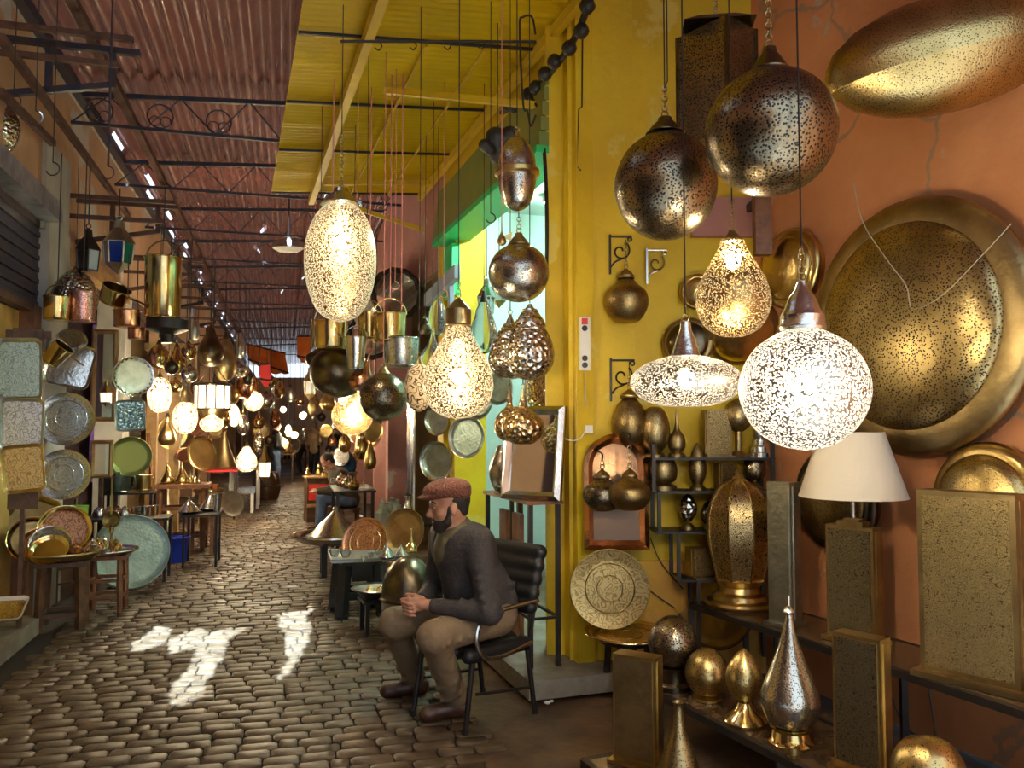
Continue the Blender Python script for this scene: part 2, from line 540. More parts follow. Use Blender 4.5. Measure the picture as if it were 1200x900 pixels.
def sdf_mesh(name, prims, res, material, clip=None):
    los, his = [], []
    for pr in prims:
        if pr[0].startswith('cut'):
            continue
        if pr[0] == 'cap':
            los += [np.array(pr[1]) - pr[3], np.array(pr[2]) - pr[4]]; his += [np.array(pr[1]) + pr[3], np.array(pr[2]) + pr[4]]
        else:
            e = max(pr[2]); los.append(np.array(pr[1]) - e); his.append(np.array(pr[1]) + e)
    lo = np.min(los, axis=0) - .03; hi = np.max(his, axis=0) + .03
    shape = tuple(np.ceil((hi - lo) / res).astype(int) + 2)
    D = sd_fields(prims, lo, res, shape)
    if clip is not None:
        X, Y, Z = np.meshgrid(*[lo[i] + res * np.arange(shape[i]) for i in range(3)], indexing='ij', sparse=True)
        D = np.maximum(D, clip(X, Y, Z).astype(np.float32))
    S = D < 0
    c = np.zeros(tuple(n - 1 for n in shape), np.int8)
    for i in (0, 1):
        for j in (0, 1):
            for k in (0, 1):
                c += S[i:shape[0] - 1 + i, j:shape[1] - 1 + j, k:shape[2] - 1 + k]
    I = np.argwhere((c > 0) & (c < 8))
    idx = np.full(c.shape, -1, np.int64); idx[tuple(I.T)] = np.arange(len(I))
    acc = np.zeros((len(I), 3)); cnt = np.zeros(len(I))
    corners = [(i, j, k) for i in (0, 1) for j in (0, 1) for k in (0, 1)]
    for a in corners:
        for ax in range(3):
            if a[ax]:
                continue
            b = list(a); b[ax] = 1
            da = D[I[:, 0] + a[0], I[:, 1] + a[1], I[:, 2] + a[2]]; db = D[I[:, 0] + b[0], I[:, 1] + b[1], I[:, 2] + b[2]]
            m = (da < 0) != (db < 0)
            t = np.where(m, da / (da - db + 1e-12), 0)
            p = np.array(a, float)[None, :].repeat(len(I), 0); p[:, ax] += t
            acc += p * m[:, None]; cnt += m
    verts = (I + acc / cnt[:, None]) * res + lo
    faces = []
    for ax in range(3):
        u, w = (ax + 1) % 3, (ax + 2) % 3
        sl0 = [slice(1, -1)] * 3; sl1 = [slice(1, -1)] * 3
        sl0[ax] = slice(0, -1); sl1[ax] = slice(1, None)
        A, B = S[tuple(sl0)], S[tuple(sl1)]
        E = np.argwhere(A != B)
        if not len(E):
            continue
        flip = A[tuple(E.T)]
        off = np.ones(3, int); off[ax] = 0
        E = E + off
        def cell(du, dw):
            q = E.copy(); q[:, u] += du; q[:, w] += dw
            return idx[q[:, 0], q[:, 1], q[:, 2]]
        q = np.stack([cell(-1, -1), cell(0, -1), cell(0, 0), cell(-1, 0)], 1)
        q[~flip] = q[~flip][:, ::-1]
        faces.append(q[(q >= 0).all(1)])
    F = np.concatenate(faces)
    me = bpy.data.meshes.new(name)
    me.vertices.add(len(verts)); me.vertices.foreach_set('co', verts.astype(np.float32).ravel())
    me.loops.add(F.size); me.loops.foreach_set('vertex_index', F.astype(np.int32).ravel())
    me.polygons.add(len(F)); me.polygons.foreach_set('loop_start', np.arange(0, F.size, 4, dtype=np.int32))
    me.update(calc_edges=True)
    me.polygons.foreach_set('use_smooth', [True] * len(me.polygons))
    me.materials.append(material)
    me.validate()
    return me

def sdf_part(name, prims, res, material, parent, clip=None, origin=(0, 0, 0), label=None):
    o0 = np.array(origin)
    pp = []
    for pr in prims:
        pr = list(pr)
        pr[1] = np.array(pr[1]) - o0
        if pr[0] in ('cap', 'cutcap'):
            pr[2] = np.array(pr[2]) - o0
        pp.append(tuple(pr))
    o = bpy.data.objects.new(name, sdf_mesh(name, pp, res, material, clip))
    COL.objects.link(o); o.parent = parent
    if label:
        o['label'] = label
    return o

def cap_(a, b, ra, rb, k=.03): return ('cap', tuple(a), tuple(b), ra, rb, k)
def ell(c, r, R=None, k=.03): return ('ell', tuple(c), tuple(r), R, k)
# ================================================================ THE PLACE
M['orange'] = plaster('orange_plaster', (.70, .31, .135), (.60, .235, .09), patch=(.55, .42, .32), pscale=1.7, plo=.61, crack=(.40, .24, .14))
M['yellow'] = plaster('yellow_plaster', (.84, .60, .015), (.70, .46, .01), patch=(.80, .62, .10), pscale=1.2, plo=.60, rough=.55)
M['ochre'] = plaster('ochre_plaster', (.58, .25, .06), (.66, .36, .03), rough=.6)
M['peach'] = plaster('peach_plaster', (.66, .42, .24), (.55, .33, .19), patch=(.60, .56, .50), pscale=1.0, plo=.60)
M['grey'] = plaster('grey_plaster', (.55, .54, .48), (.42, .40, .35), patch=(.58, .50, .38), pscale=1.4, plo=.60)
M['pink'] = plaster('pink_plaster', (.55, .28, .24), (.46, .22, .20), patch=(.62, .52, .48), pscale=1.3, plo=.64)
M['inner'] = plaster('shade_toned_shop_plaster', (.10, .06, .07), (.07, .045, .04))  # gloom of the shop interiors put into the plaster colour
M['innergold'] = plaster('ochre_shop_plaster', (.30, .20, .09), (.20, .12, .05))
M['teal'] = plaster('pale_teal_plaster', (.62, .78, .74), (.52, .68, .65), rough=.6)
M['purple'] = mat('purple_cloth', (.10, .045, .22), 0, .8, (.16, .07, .30), 4)
M['orangecloth'] = mat('orange_cloth', (.75, .20, .03), 0, .8, (.62, .15, .02), 4)
M['redcloth'] = mat('red_cloth', (.55, .03, .03), 0, .8)
M['concrete'] = mat('worn_cement', (.15, .085, .042), 0, .5, (.085, .05, .028), 3.0, bump=(12, .35), rvar=.15)
M['mortar'] = mat('dark_joint', (.035, .025, .018), 0, .7)

def paver_mat():
    m, nt, b, out = nodes('wet_brown_paver')
    oi = N(nt, 'ShaderNodeNewGeometry'); co = oi.outputs['Position']
    n1 = N(nt, 'ShaderNodeTexNoise', Scale=2.2, Detail=4.0); nt.links.new(co, n1.inputs['Vector'])
    r1 = ramp(nt, n1.outputs[0], [(.35, (.085, .055, .030)), (.5, (.118, .082, .048)), (.68, (.145, .105, .066))])
    v = N(nt, 'ShaderNodeTexNoise', Scale=9.0, Detail=1.0); nt.links.new(co, v.inputs['Vector'])
    r2 = ramp(nt, v.outputs[0], [(.35, (.62, .55, .5)), (.65, (1.25, 1.2, 1.2))])
    mx = N(nt, 'ShaderNodeMix', data_type='RGBA', blend_type='MULTIPLY'); mx.inputs[0].default_value = .8
    nt.links.new(r1.outputs[0], mx.inputs[6]); nt.links.new(r2.outputs[0], mx.inputs[7])
    nt.links.new(mx.outputs[2], b.inputs['Base Color'])
    n2 = N(nt, 'ShaderNodeTexNoise', Scale=1.1, Detail=5.0); nt.links.new(co, n2.inputs['Vector'])
    mr = N(nt, 'ShaderNodeMapRange'); mr.inputs[1].default_value = .35; mr.inputs[2].default_value = .65; mr.inputs[3].default_value = .40; mr.inputs[4].default_value = .66
    nt.links.new(n2.outputs[0], mr.inputs[0]); nt.links.new(mr.outputs[0], b.inputs['Roughness'])
    b.inputs['Specular IOR Level'].default_value = .3
    n3 = N(nt, 'ShaderNodeTexNoise', Scale=30.0, Detail=5.0); nt.links.new(co, n3.inputs['Vector'])
    bn = N(nt, 'ShaderNodeBump', Strength=.35, Distance=.012); nt.links.new(n3.outputs[0], bn.inputs['Height']); nt.links.new(bn.outputs[0], b.inputs['Normal'])
    return m
M['paver'] = paver_mat()

# ---- floor with its pavers
g = G(); g.box((-6, 20, -.06), (40, 60, .06))
floor = struct(g.build('floor', M['concrete'], smooth=False), 'worn brown cement lane floor')
# mortar bed under the pavers
g = G()
g.add([LW.at(-9, -.026, .05), LW.at(-9, -.026, 2.98), LW.at(13.6, -.026, 3.05), LW.at(13.6, -.026, .05)], [(0, 1, 2, 3)])
g.build('joint_bed', M['mortar'], floor)
g = G(); g.add([LW.at(13.55, -.004, .1), LW.at(13.55, -.004, 3.1), LW.at(38, -.004, 4.0), LW.at(38, -.004, .1)], [(0, 1, 2, 3)])
g.build('far_paving', M['paver'], floor)

def paver_shape():
    k = [(-.5, -.5), (.5, -.5), (.5, .5), (-.5, .5)]
    def ring(i, z):
        return [((abs(x) - i[0]) * (1 if x > 0 else -1), (abs(y) - i[1]) * (1 if y > 0 else -1), z) for x, y in k]
    # corners cut a little so the stones look rounded
    oct_ = [(-.5, -.34), (-.42, -.5), (.42, -.5), (.5, -.34), (.5, .34), (.42, .5), (-.42, .5), (-.5, .34)]
    vs = [(x, y, -.035) for x, y in oct_] + [(x, y, -.006) for x, y in oct_] + [(x * .93, y * .87, 0) for x, y in oct_]
    fs = [tuple(range(16, 24))]
    for a in (0, 8):
        fs += [(a + i, a + (i + 1) % 8, a + 8 + (i + 1) % 8, a + 8 + i) for i in range(8)]
    return vs, fs
PV, PF = paver_shape()
stones = []
rng = random.Random(3)
t = -4.6
while t < 13.5:
    rowh = .104 + rng.uniform(-.006, .008)
    s = .30 + rng.uniform(0, .12)
    while s < 2.93 + rng.uniform(-.1, .12):
        ln = rng.choice((.10, .15, .16, .17, .18, .20, .21)) + rng.uniform(-.01, .01)
        p = LW.at(t, 0, s + ln / 2) + UP * rng.uniform(-.007, .003)
        stones.append((p, ln - .009, rowh - .009, rng.uniform(-.03, .03)))
        s += ln
    t += rowh
def in_view(p):
    d = p - EYE
    if d.y < 1: return False
    yc = d.y * CP + d.z * SP; zc = -d.y * SP + d.z * CP
    x = 600 + FPX * d.x / yc; y = 450 - FPX * zc / yc
    return -20 < x < 1220 and 0 < y < 915
order = sorted(range(len(stones)), key=lambda i: (not in_view(stones[i][0]), stones[i][0].y ** 2 + stones[i][0].x ** 2))
near = set(order[:300])
g0 = G().add(PV, PF)
pme = g0.mesh('cobblestone', M['paver'], True, 50)
rest = G()
yaw0 = math.atan2(LW.n.y, LW.n.x)
for i, (p, a, b_, r) in enumerate(stones):
    if i in near:
        o = bpy.data.objects.new('cobblestone', pme); COL.objects.link(o); o.parent = floor
        o.location = p; o.rotation_euler = (rng.uniform(-.02, .02), rng.uniform(-.02, .02), yaw0 + r); o.scale = (a, b_, 1)
    elif p.y > 2.2:
        Mx = Matrix.Translation(p) @ Matrix.Rotation(yaw0 + r, 4, 'Z') @ Matrix.Diagonal((a, b_, 1, 1))
        rest.add(PV, PF, Mx)
o = rest.build('cobblestones', M['paver'], floor, True, angle=50); o['kind'] = 'stuff'; o['label'] = 'rows of wet brown cobblestones further down the lane'

# ---- left row of shops: pillars, upper wall, dark interiors
def wallbox(W, t0, t1, z0, z1, o0, o1, g=None):
    g = g or G()
    c = (W.at(t0, z0, o0) + W.at(t1, z1, o1)) / 2
    R = Matrix.Rotation(W.yaw, 3, 'Z')
    return g.box(c, (abs(t1 - t0), abs(o1 - o0), z1 - z0), R)

wl = struct(wallbox(LW, -13, 40, 3.35, 4.86, -.25, 0).build('wall_left', M['peach'], smooth=False), 'patched peach plaster upper wall over the left shops')
wallbox(LW, -13, 40, 4.80, 4.90, -.25, .02).build('wall_coping', M['grey'], wl, smooth=False)
pill = [(-13, -11), (-8, -7.5), (-3.6, -3.0), (.45, 1.15), (4.1, 4.55), (8.2, 8.7), (12.5, 13.0), (17, 17.5), (22, 22.6), (28, 28.6), (34, 34.6)]
for k, (a, b_) in enumerate(pill):
    wallbox(LW, a, b_, 0, 3.4, -.3, .06 if k == 3 else .03).build('pillar', M['grey'] if k in (3, 4) else M['peach'], wl, smooth=False)
wallbox(LW, .40, 1.20, 3.3, 4.1, -.2, .035).build('patch_of_plaster', M['grey'], wl, smooth=False)
bk = struct(wallbox(LW, -13, 40, 0, 3.4, -1.75, -1.6).build('wall_back', M['inner'], smooth=False), 'rear wall of the left shops coloured dark for shade')
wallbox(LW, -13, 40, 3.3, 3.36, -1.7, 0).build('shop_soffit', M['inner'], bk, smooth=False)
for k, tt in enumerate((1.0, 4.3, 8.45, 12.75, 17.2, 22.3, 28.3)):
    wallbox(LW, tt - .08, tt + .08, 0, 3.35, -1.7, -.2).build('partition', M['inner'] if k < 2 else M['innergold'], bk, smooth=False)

# purple cloth hung inside the left shops
for (a, b_, z0, z1, lab) in ((1.25, 2.6, .9, 3.2, 'purple cloth hanging behind the silver plates'), (4.0, 5.2, .9, 2.9, 'purple cloth hanging behind the oval dish and blue tray')):
    g = G(); n = 40; vs = []; fs = []
    for i in range(n + 1):
        tt = a + (b_ - a) * i / n; off = -.32 + .035 * math.sin(i * 1.25)
        vs += [LW.at(tt, z0, off), LW.at(tt, z1, off)]
    fs = [(2 * i, 2 * i + 2, 2 * i + 3, 2 * i + 1) for i in range(n)]
    g.o = LW.at((a + b_) / 2, z0, -.3); g.v = []; g.add(vs, fs)
    vs2 = [p - LW.n * .006 for p in vs]; g.add(vs2, [tuple(reversed(f)) for f in fs])
    o = g.build('cloth_hanging', M['purple']); o.location = g.o; tag(o, lab, 'cloth')

# roller shutter at the left edge of the picture
root = thing('roller_shutter', 'dark half-open roller shutter at the left edge above the trays', 'shutter', LW.at(-.6, 2.5, .02))
g = G(root.location)
for i in range(16):
    pass
for i in range(15):
    g = G(root.location); z = 2.62 + i * .05
    wallbox(LW, -3.0, .44, z, z + .042, -.05, -.005 - .012 * (i % 2), g); g.build('slat', M['bluesteel'], root, smooth=False)
g = G(root.location); wallbox(LW, -3.0, .44, 3.36, 3.52, -.02, .16, g); g.build('housing', mat('blue_white_tin', (.45, .50, .56), .6, .35, (.25, .28, .32), 7), root, smooth=False)
g = G(root.location); wallbox(LW, -3.0, .44, 2.56, 2.62, -.06, .01, g); g.build('bottom_rail', M['rust'], root, smooth=False)
d = struct(wallbox(LW, .26, .45, 0, 2.62, -.12, .02).build('door_1', M['woodr'], smooth=False), 'reddish wood door post beside the pale pillar')
wallbox(LW, -3.0, .26, 0, 2.56, -.16, -.10).build('door_leaf', mat('ochre_panel_lit_tone', (.75, .50, .14), 0, .6, (.6, .38, .10), 3), d, smooth=False)  # brightness of the lit interior put into the panel colour
# timber lintel over the first open shop on the left
tb = wallbox(LW, 1.15, 4.1, 3.18, 3.34, -.05, .08).build('trim_1', M['woodl'], smooth=False); struct(tb, 'honey coloured wooden lintel beam of the left shop')
# left kerb step
st = G(); st.box(LW.at(-1.35, .06, .02), (2.6, .42, .12), Matrix.Rotation(LW.yaw, 3, 'Z'))
struct(st.build('trim_2', M['stone'], smooth=False), 'worn stone doorstep at the left edge')

# ---- right row: yellow facade with the bright shop, then further shops
wr = struct(wallbox(RW, .10, 3.5, 3.98, 4.9, -.25, 0).build('wall_right', M['yellow'], smooth=False), 'yellow plaster wall above the bright shop under the canopy')
wallbox(RW, -.05, .16, 0, 4.9, -.12, 0).build('pillar', M['yellow'], wr, smooth=False)
wallbox(RW, 2.9, 3.1, 0, 3.98, -.3, .02).build('pillar', M['yellow'], wr, smooth=False)
wallbox(RW, 3.35, 3.6, 0, 3.98, -.3, .02).build('pillar', M['yellow'], wr, smooth=False)
wallbox(RW, 3.1, 3.35, 0, 3.6, -.3, -.06).build('door_panel', M['wood'], wr, smooth=False)
wf = struct(wallbox(RW, 3.5, 6.75, 3.3, 4.9, -.25, -.01).build('wall_far_right', M['pink'], smooth=False), 'pink plaster upper wall beyond the yellow canopy')
wallbox(RW2, -.1, 30, 3.3, 4.9, -.25, -.01).build('upper_wall', M['pink'], wf, smooth=False)
for a, b_ in ((-.2, .2), (2.6, 2.9), (5.6, 5.9), (9.6, 10.0), (14, 14.5), (20, 20.5), (26, 26.5)):
    wallbox(RW2, a, b_, 0, 3.3, -.3, .02).build('pillar', M['pink'], wf, smooth=False)
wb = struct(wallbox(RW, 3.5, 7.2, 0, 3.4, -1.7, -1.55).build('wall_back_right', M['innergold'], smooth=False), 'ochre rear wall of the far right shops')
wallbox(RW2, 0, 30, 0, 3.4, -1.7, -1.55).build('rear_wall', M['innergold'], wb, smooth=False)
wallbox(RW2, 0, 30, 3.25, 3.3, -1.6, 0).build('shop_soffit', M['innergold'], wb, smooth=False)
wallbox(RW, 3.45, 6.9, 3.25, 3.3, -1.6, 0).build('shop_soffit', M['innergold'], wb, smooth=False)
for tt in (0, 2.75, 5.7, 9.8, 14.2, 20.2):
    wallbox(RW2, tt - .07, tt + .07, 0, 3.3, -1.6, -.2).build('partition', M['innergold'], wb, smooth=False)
wt = struct(wallbox(RW, .2, 3.4, 0, 3.9, -2.35, -2.2).build('wall_shop_back', M['teal'], smooth=False), 'pale teal rear wall of the bright shop')
wallbox(RW, 3.2, 3.34, 0, 3.9, -2.3, -.3).build('partition', M['teal'], wt, smooth=False)
wallbox(RW, .16, .26, 0, 3.9, -2.3, -.3).build('partition', M['teal'], wt, smooth=False)
wallbox(RW, .3, 3.4, 3.86, 3.96, -2.3, -.1).build('shop_soffit', M['teal'], wt, smooth=False)
inner_floor = wallbox(RW, .2, 3.3, 0, .105, -2.2, -.8).build('shop_floor', M['stone'], wt, smooth=False)
step = struct(wallbox(RW, -.30, 3.3, 0, .11, -.9, .42).build('trim_3', M['stone'], smooth=False), 'worn pale doorstep of the bright shop behind the chair')

# ---- the niche: yellow back wall and orange side wall
g = G(); g.box((.98, 5.50, 2.5), (1.5, .2, 5.0))
wn = struct(g.build('wall_niche', M['yellow'], smooth=False), 'yellow plaster rear wall of the lamp niche')
g = G(); g.box((.585, 5.36, 2.5), (.43, .2, 5.0)); g.build('pilaster', M['yellow'], wn, smooth=False)
g = G(); g.box((1.19, 5.385, .36), (.95, .06, .72)); g.build('dado', M['ochre'], wn, smooth=False)
g = G(); g.box((1.42, 5.38, 3.0), (.44, .08, .26)); g.build('lintel_block', M['pink'], wn, smooth=False)
wo = struct(wallbox(OW, -.15, 9.5, 0, 5.0, -.2, 0).build('wall_orange', M['orange'], smooth=False), 'peeling orange plaster wall of the lamp niche')

# ---- far end of the lane
g = G(); g.box((-10, 43, 2.1), (14, .3, 4.2))
struct(g.build('wall_end', M['peach'], smooth=False), 'far end wall of the lane')

# ---- corrugated roof
M['tin'] = mat('red_brown_roofing', (.24, .075, .05), 0, .24, (.16, .046, .032), 1.5, bump=(6, .15))
def let_light_through(m, col, fac):              # sheet made translucent: part of the daylight above comes through it
    nt = m.node_tree; b = nt.nodes['Principled BSDF']; out = nt.nodes['Material Output']
    tl = N(nt, 'ShaderNodeBsdfTranslucent'); tl.inputs[0].default_value = (*col, 1)
    mx = N(nt, 'ShaderNodeMixShader', Fac=fac)
    nt.links.new(b.outputs[0], mx.inputs[1]); nt.links.new(tl.outputs[0], mx.inputs[2]); nt.links.new(mx.outputs[0], out.inputs[0])
let_light_through(M['tin'], (.60, .24, .15), .007)  # translucency added to brighten the roof and the lane below
def poly8(pts):
    return [FL(x / 2.609, 640 + y / 2.609) for x, y in pts]
PATCHES = [poly8(p) for p in (
    [(400, 300), (480, 245), (530, 255), (500, 300), (405, 325)],
    [(510, 285), (610, 248), (640, 265), (700, 250), (765, 245), (690, 290), (680, 340), (630, 420), (620, 460), (550, 490), (515, 480), (530, 420), (580, 370), (600, 310), (520, 330)],
    [(848, 210), (965, 190), (935, 215), (950, 240), (945, 280), (915, 345), (880, 390), (840, 415), (880, 350), (875, 270), (852, 240)],
    [(880, 122), (905, 119), (915, 124), (890, 127)])]
def inside(p, poly):
    r = False
    for a, b_ in zip(poly, poly[1:] + poly[:1]):
        if (a.y > p.y) != (b_.y > p.y) and p.x < (b_.x - a.x) * (p.y - a.y) / (b_.y - a.y) + a.x:
            r = not r
    return r
g = G(); g.bar(LW.at(-10, 4.86, .06), LW.at(36, 4.86, .06), .08, .1)
roof = struct(g.build('ceiling', M['bluesteel'], smooth=False), 'red-brown corrugated tin roof over the lane')
rr = random.Random(11)
WL = .165
slots = [(LW.at(tt, 0, off), ln) for tt, off, ln in
         [(4.2, 2.0, .5), (5.0, 2.6, .25), (5.3, 3.0, .35), (3.3, 2.9, .8), (3.9, 3.2, .7), (7.5, 1.6, .3), (9.2, 1.5, .2), (9.0, 2.2, .25), (12, 2.4, .3), (14, 1.9, .3)]
         + [(3.0 + 1.15 * i + rr.uniform(-.3, .3), .10 + .12 * (i % 2), rr.uniform(.3, .8)) for i in range(26)]]
v_edges = [-7.8, -6.2, -3.8, -1.4, 1.0, 3.4, 5.8, 8.2, 10.6, 13.0, 16, 20, 25, 31, 35.5, 39]
for j in range(len(v_edges) - 1):
    for k in range(3):
        u0, u1 = k * 2.3, (k + 1) * 2.3
        a, b_ = v_edges[j], v_edges[j + 1]
        nv = 60 if b_ < 9 else (30 if b_ < 14 else 10)
        if k == 2: nv = 4
        nu = int(round((u1 - u0) / WL * 6))
        vs = []
        zof = .004 * ((j + k) % 2)
        for q in range(nv + 1):
            tt = a - .06 + (b_ - a + .12) * q / nv
            for p in range(nu + 1):
                u = u0 + (u1 - u0 + .05) * p / nu
                vs.append(LW.at(tt, 4.93 + zof + .06 * u + .045 * math.cos(2 * math.pi * u / WL), u - .02))
        fs = []
        for q in range(nv):
            for p in range(nu):
                i = q * (nu + 1) + p
                c = (vs[i] + vs[i + nu + 2]) / 2
                fl = c - SUN_UP * c.z
                if any(inside(fl, po) for po in PATCHES):
                    continue
                hit = False
                for sp, ln in slots:
                    dd = c - sp
                    if abs(dd.dot(LW.n)) < .03 and abs(dd.dot(LW.d)) < ln / 2:
                        hit = True; break
                if hit:
                    continue
                fs.append((i, i + 1, i + nu + 2, i + nu + 1))
        g = G(); g.add(vs, fs); g.build('roof_sheet', M['tin'], roof, True, angle=80)

# ---- roof trusses
def truss(tt, k):
    root = thing('roof_truss', TRL[k], 'truss', LW.at(tt, 4.75, 0), LW.yaw - math.pi / 2)
    n = 14; wd = 4.6
    for nm, z, r in (('top_chord', .08, .045), ('bottom_chord', -.20, .03)):
        g = G(); g.bar((0, 0, z), (wd, 0, z + .06 * wd * (nm == 'top_chord')), r, r); g.build(nm, M['bluesteel'], root, smooth=False)
    g = G()
    for i in range(n):
        x0, x1 = wd * i / n, wd * (i + 1) / n
        za, zb = (-.2, .08 + .06 * x1) if i % 2 == 0 else (.08 + .06 * x0, -.2)
        g.tube([(x0, 0, za), (x1, 0, zb)], .008, 5)
    g.build('web', M['bluesteel'], root)
    if k == 0:
        for i in range(3):
            g = G()
            x = .25 + i * .55
            g.torus((x, 0, -.06), .12, .008, (0, 1, 0), 20, 5)
            g.torus((x - .05, 0, -.11), .05, .006, (0, 1, 0), 14, 5); g.torus((x + .05, 0, -.11), .05, .006, (0, 1, 0), 14, 5)
            g.build('scroll', M['bluesteel'], root)
TRL = ['first steel roof truss with scrollwork, at the top edge', 'second steel roof truss from the top edge', 'third steel roof truss from the top edge', 'fourth steel roof truss, in front of the street light',
       'fifth steel roof truss, just behind the street light', 'sixth steel roof truss down the lane', 'seventh steel roof truss down the lane', 'eighth steel roof truss down the lane', 'farthest steel roof truss at the lane end']
for k, tt in enumerate((1.3, 3.4, 5.6, 7.8, 10.2, 13, 16.5, 21, 27)):
    truss(tt, k)

# ---- yellow canopy over the bright shop
def cano(t, u, z=0.0):                           # u across, 0 at the wall
    return RW.at(t, 4.30 - .085 * u + z, u)
root = thing('awning_canopy', 'yellow corrugated canopy over the hanging lamps with steel frame', 'canopy', RW.at(1, 4.2, 0))
o0 = root.location
T0, T1, UW = -2.2, 4.45, 1.72
M['canopy'] = mat('yellow_painted_sheet', (.86, .66, .015), .0, .38, (.76, .54, .01), 1.4, bump=(5, .12))
let_light_through(M['canopy'], (.80, .62, .02), .3)
te = np.linspace(T0, T1, 6)
for j in range(5):
    for k in range(2):
        ua, ub = (0, .92) if k == 0 else (.90, UW)
        vs = []; nt_ = int((te[j + 1] - te[j]) / .076 * 4); nu = 2
        for q in range(nt_ + 1):
            tt = te[j] + (te[j + 1] - te[j] + .04) * q / nt_
            for p in range(nu + 1):
                u = ua + (ub - ua) * p / nu
                vs.append(cano(tt, u, .06 + .006 * k + .009 * math.cos(2 * math.pi * tt / .076)))
        fs = [(q * (nu + 1) + p, q * (nu + 1) + p + 1, (q + 1) * (nu + 1) + p + 1, (q + 1) * (nu + 1) + p) for q in range(nt_) for p in range(nu)]
        g = G(o0); g.add(vs, fs); g.build('canopy_sheet', M['canopy'], root, True, angle=80)
g = G(o0); g.bar(cano(T0, 1.28, -.02), cano(T1 + .1, 1.28, -.02), .06, .09); g.build('front_beam', M['yellowpaint'], root, smooth=False)
g = G(o0); g.bar(cano(T0, .05, .0), cano(T1, .05, .0), .05, .08); g.build('wall_beam', M['yellowpaint'], root, smooth=False)
for tt in (.55, 1.75, 2.95, T1 - .03):
    g = G(o0); g.bar(cano(tt, 0, .035), cano(tt, UW, .035), .02, .02); g.build('purlin', M['wire'], root, smooth=False)
for u in (.42, .85):
    g = G(o0); g.bar(cano(.6, u, .03), cano(T1, u, .03), .018); g.build('cross_bar', M['yellowpaint'], root, smooth=False)
for a, b_ in ((RW.px(645, 125, .04), cano(1.35, 1.0, 0)), (RW.px(508, 215, .04), cano(3.9, 1.2, 0)), (RW.px(497, 270, .04), cano(T1, 1.1, -.02))):
    g = G(o0); g.bar(a, b_, .045, .045); g.build('brace', M['yellowpaint'], root, smooth=False)
g = G(o0); g.tube([cano(.15, .2, -.1), cano(.35, UW - .25, -.1)], .009, 6)
rail_ = g.build('hook_rail', M['iron'], root)
for i in range(5):
    p = cano(.15 + .04 * i, .35 + .22 * i, -.1)
    g = G(o0); g.tube(catv([p, p + V((.02, 0, -.03)), p + V((0, 0, -.06)), p + V((-.025, 0, -.04))], 4), .004, 5); g.build('hook', M['iron'], root)

# ---- green slatted valance (roller housing) of the bright shop
root = thing('shutter_valance', 'green slatted roller shutter housing above the bright shop window', 'shutter', RW.at(1.5, 3.45, .05))
o0 = root.location
M['greenslat'] = mat('green_slat_paint', (.16, .24, .07), 0, .4, (.26, .25, .05), 3)
M['greenb'] = mat('bright_green_paint', (.03, .55, .18), 0, .4)
for i in range(5):
    g = G(o0); z = 3.50 + i * .105
    wallbox(RW, .2, 3.25, z, z + .095, 0, .16 - .012 * i, g); g.build('slat', M['greenslat'], root, smooth=False)
g = G(o0); wallbox(RW, .2, 3.25, 3.45, 3.50, -.12, .18, g); g.build('bottom_rail', M['greenb'], root, smooth=False)
g = G(o0); wallbox(RW, 2.88, 3.25, 2.9, 3.42, -.02, .06, g); g.build('end_bracket', M['greenb'], root, smooth=False)

# the shop's own light: a white tube lamp on its ceiling
root = thing('tube_lamp', 'white fluorescent tube lamp on the bright shop ceiling', 'lamp', RW.at(1.4, 3.78, -.8))
g = G(root.location); g.bar(RW.at(.7, 3.82, -.8), RW.at(2.5, 3.82, -.8), .1, .06); g.build('fitting', M['white'], root, smooth=False)
g = G(root.location); g.tube([RW.at(.72, 3.75, -.8), RW.at(2.48, 3.75, -.8)], .025, 10); g.build('tube', emis('tube_glow', (.70, 1.0, .93), 230), root)

# rolled-up metal shutters of the next shop
for k, (ta, tb_, z, off, rad, lab) in enumerate(((4.5, 6.2, 3.15, .30, .26, 'rolled ribbed metal awning with black scalloped end beyond the green valance'), (6.3, 7.8, 2.85, .3, .28, 'smaller rolled ribbed metal awning farther along the right shops'))):
    root = thing('rolled_awning', lab, 'awning', RW.at(ta, z - rad, off))
    o0 = root.location
    a, b_ = RW.at(ta, z, off), RW.at(tb_, z, off)
    for i in range(18):
        an = math.pi * 2 * i / 18
        p = RW.n * (math.cos(an) * rad) + UP * (math.sin(an) * rad)
        g = G(o0); g.bar(a + p, b_ + p, .085, .02, up=p); g.build('slat', M['pewter'], root, smooth=False)
    g = G(o0); g.tube([a + (RW.n * math.cos(x) + UP * math.sin(x)) * (rad + .015) * (1 + .04 * (i % 2)) for i, x in enumerate(np.linspace(0, 2 * math.pi, 24)[:-1])], .035, 6, closed=True)
    g.build('scalloped_end', M['iron'], root)
# blue-grey board under it
root = thing('shop_sign_board', 'blue-grey wooden board below the rolled awning', 'board', RW.at(4.0, 2.6, .3))
g = G(root.location); g.bar(RW.px(500, 352, .32), RW.px(536, 318, .32), .05, .12); g.build('rail_board', mat('blue_grey_paint', (.30, .36, .46), 0, .5), root, smooth=False)
g = G(root.location); g.bar(RW.px(528, 320, .30), RW.px(529, 372, .30), .04, .07); g.build('upright_board', MATS['blue_grey_paint'], root, smooth=False)

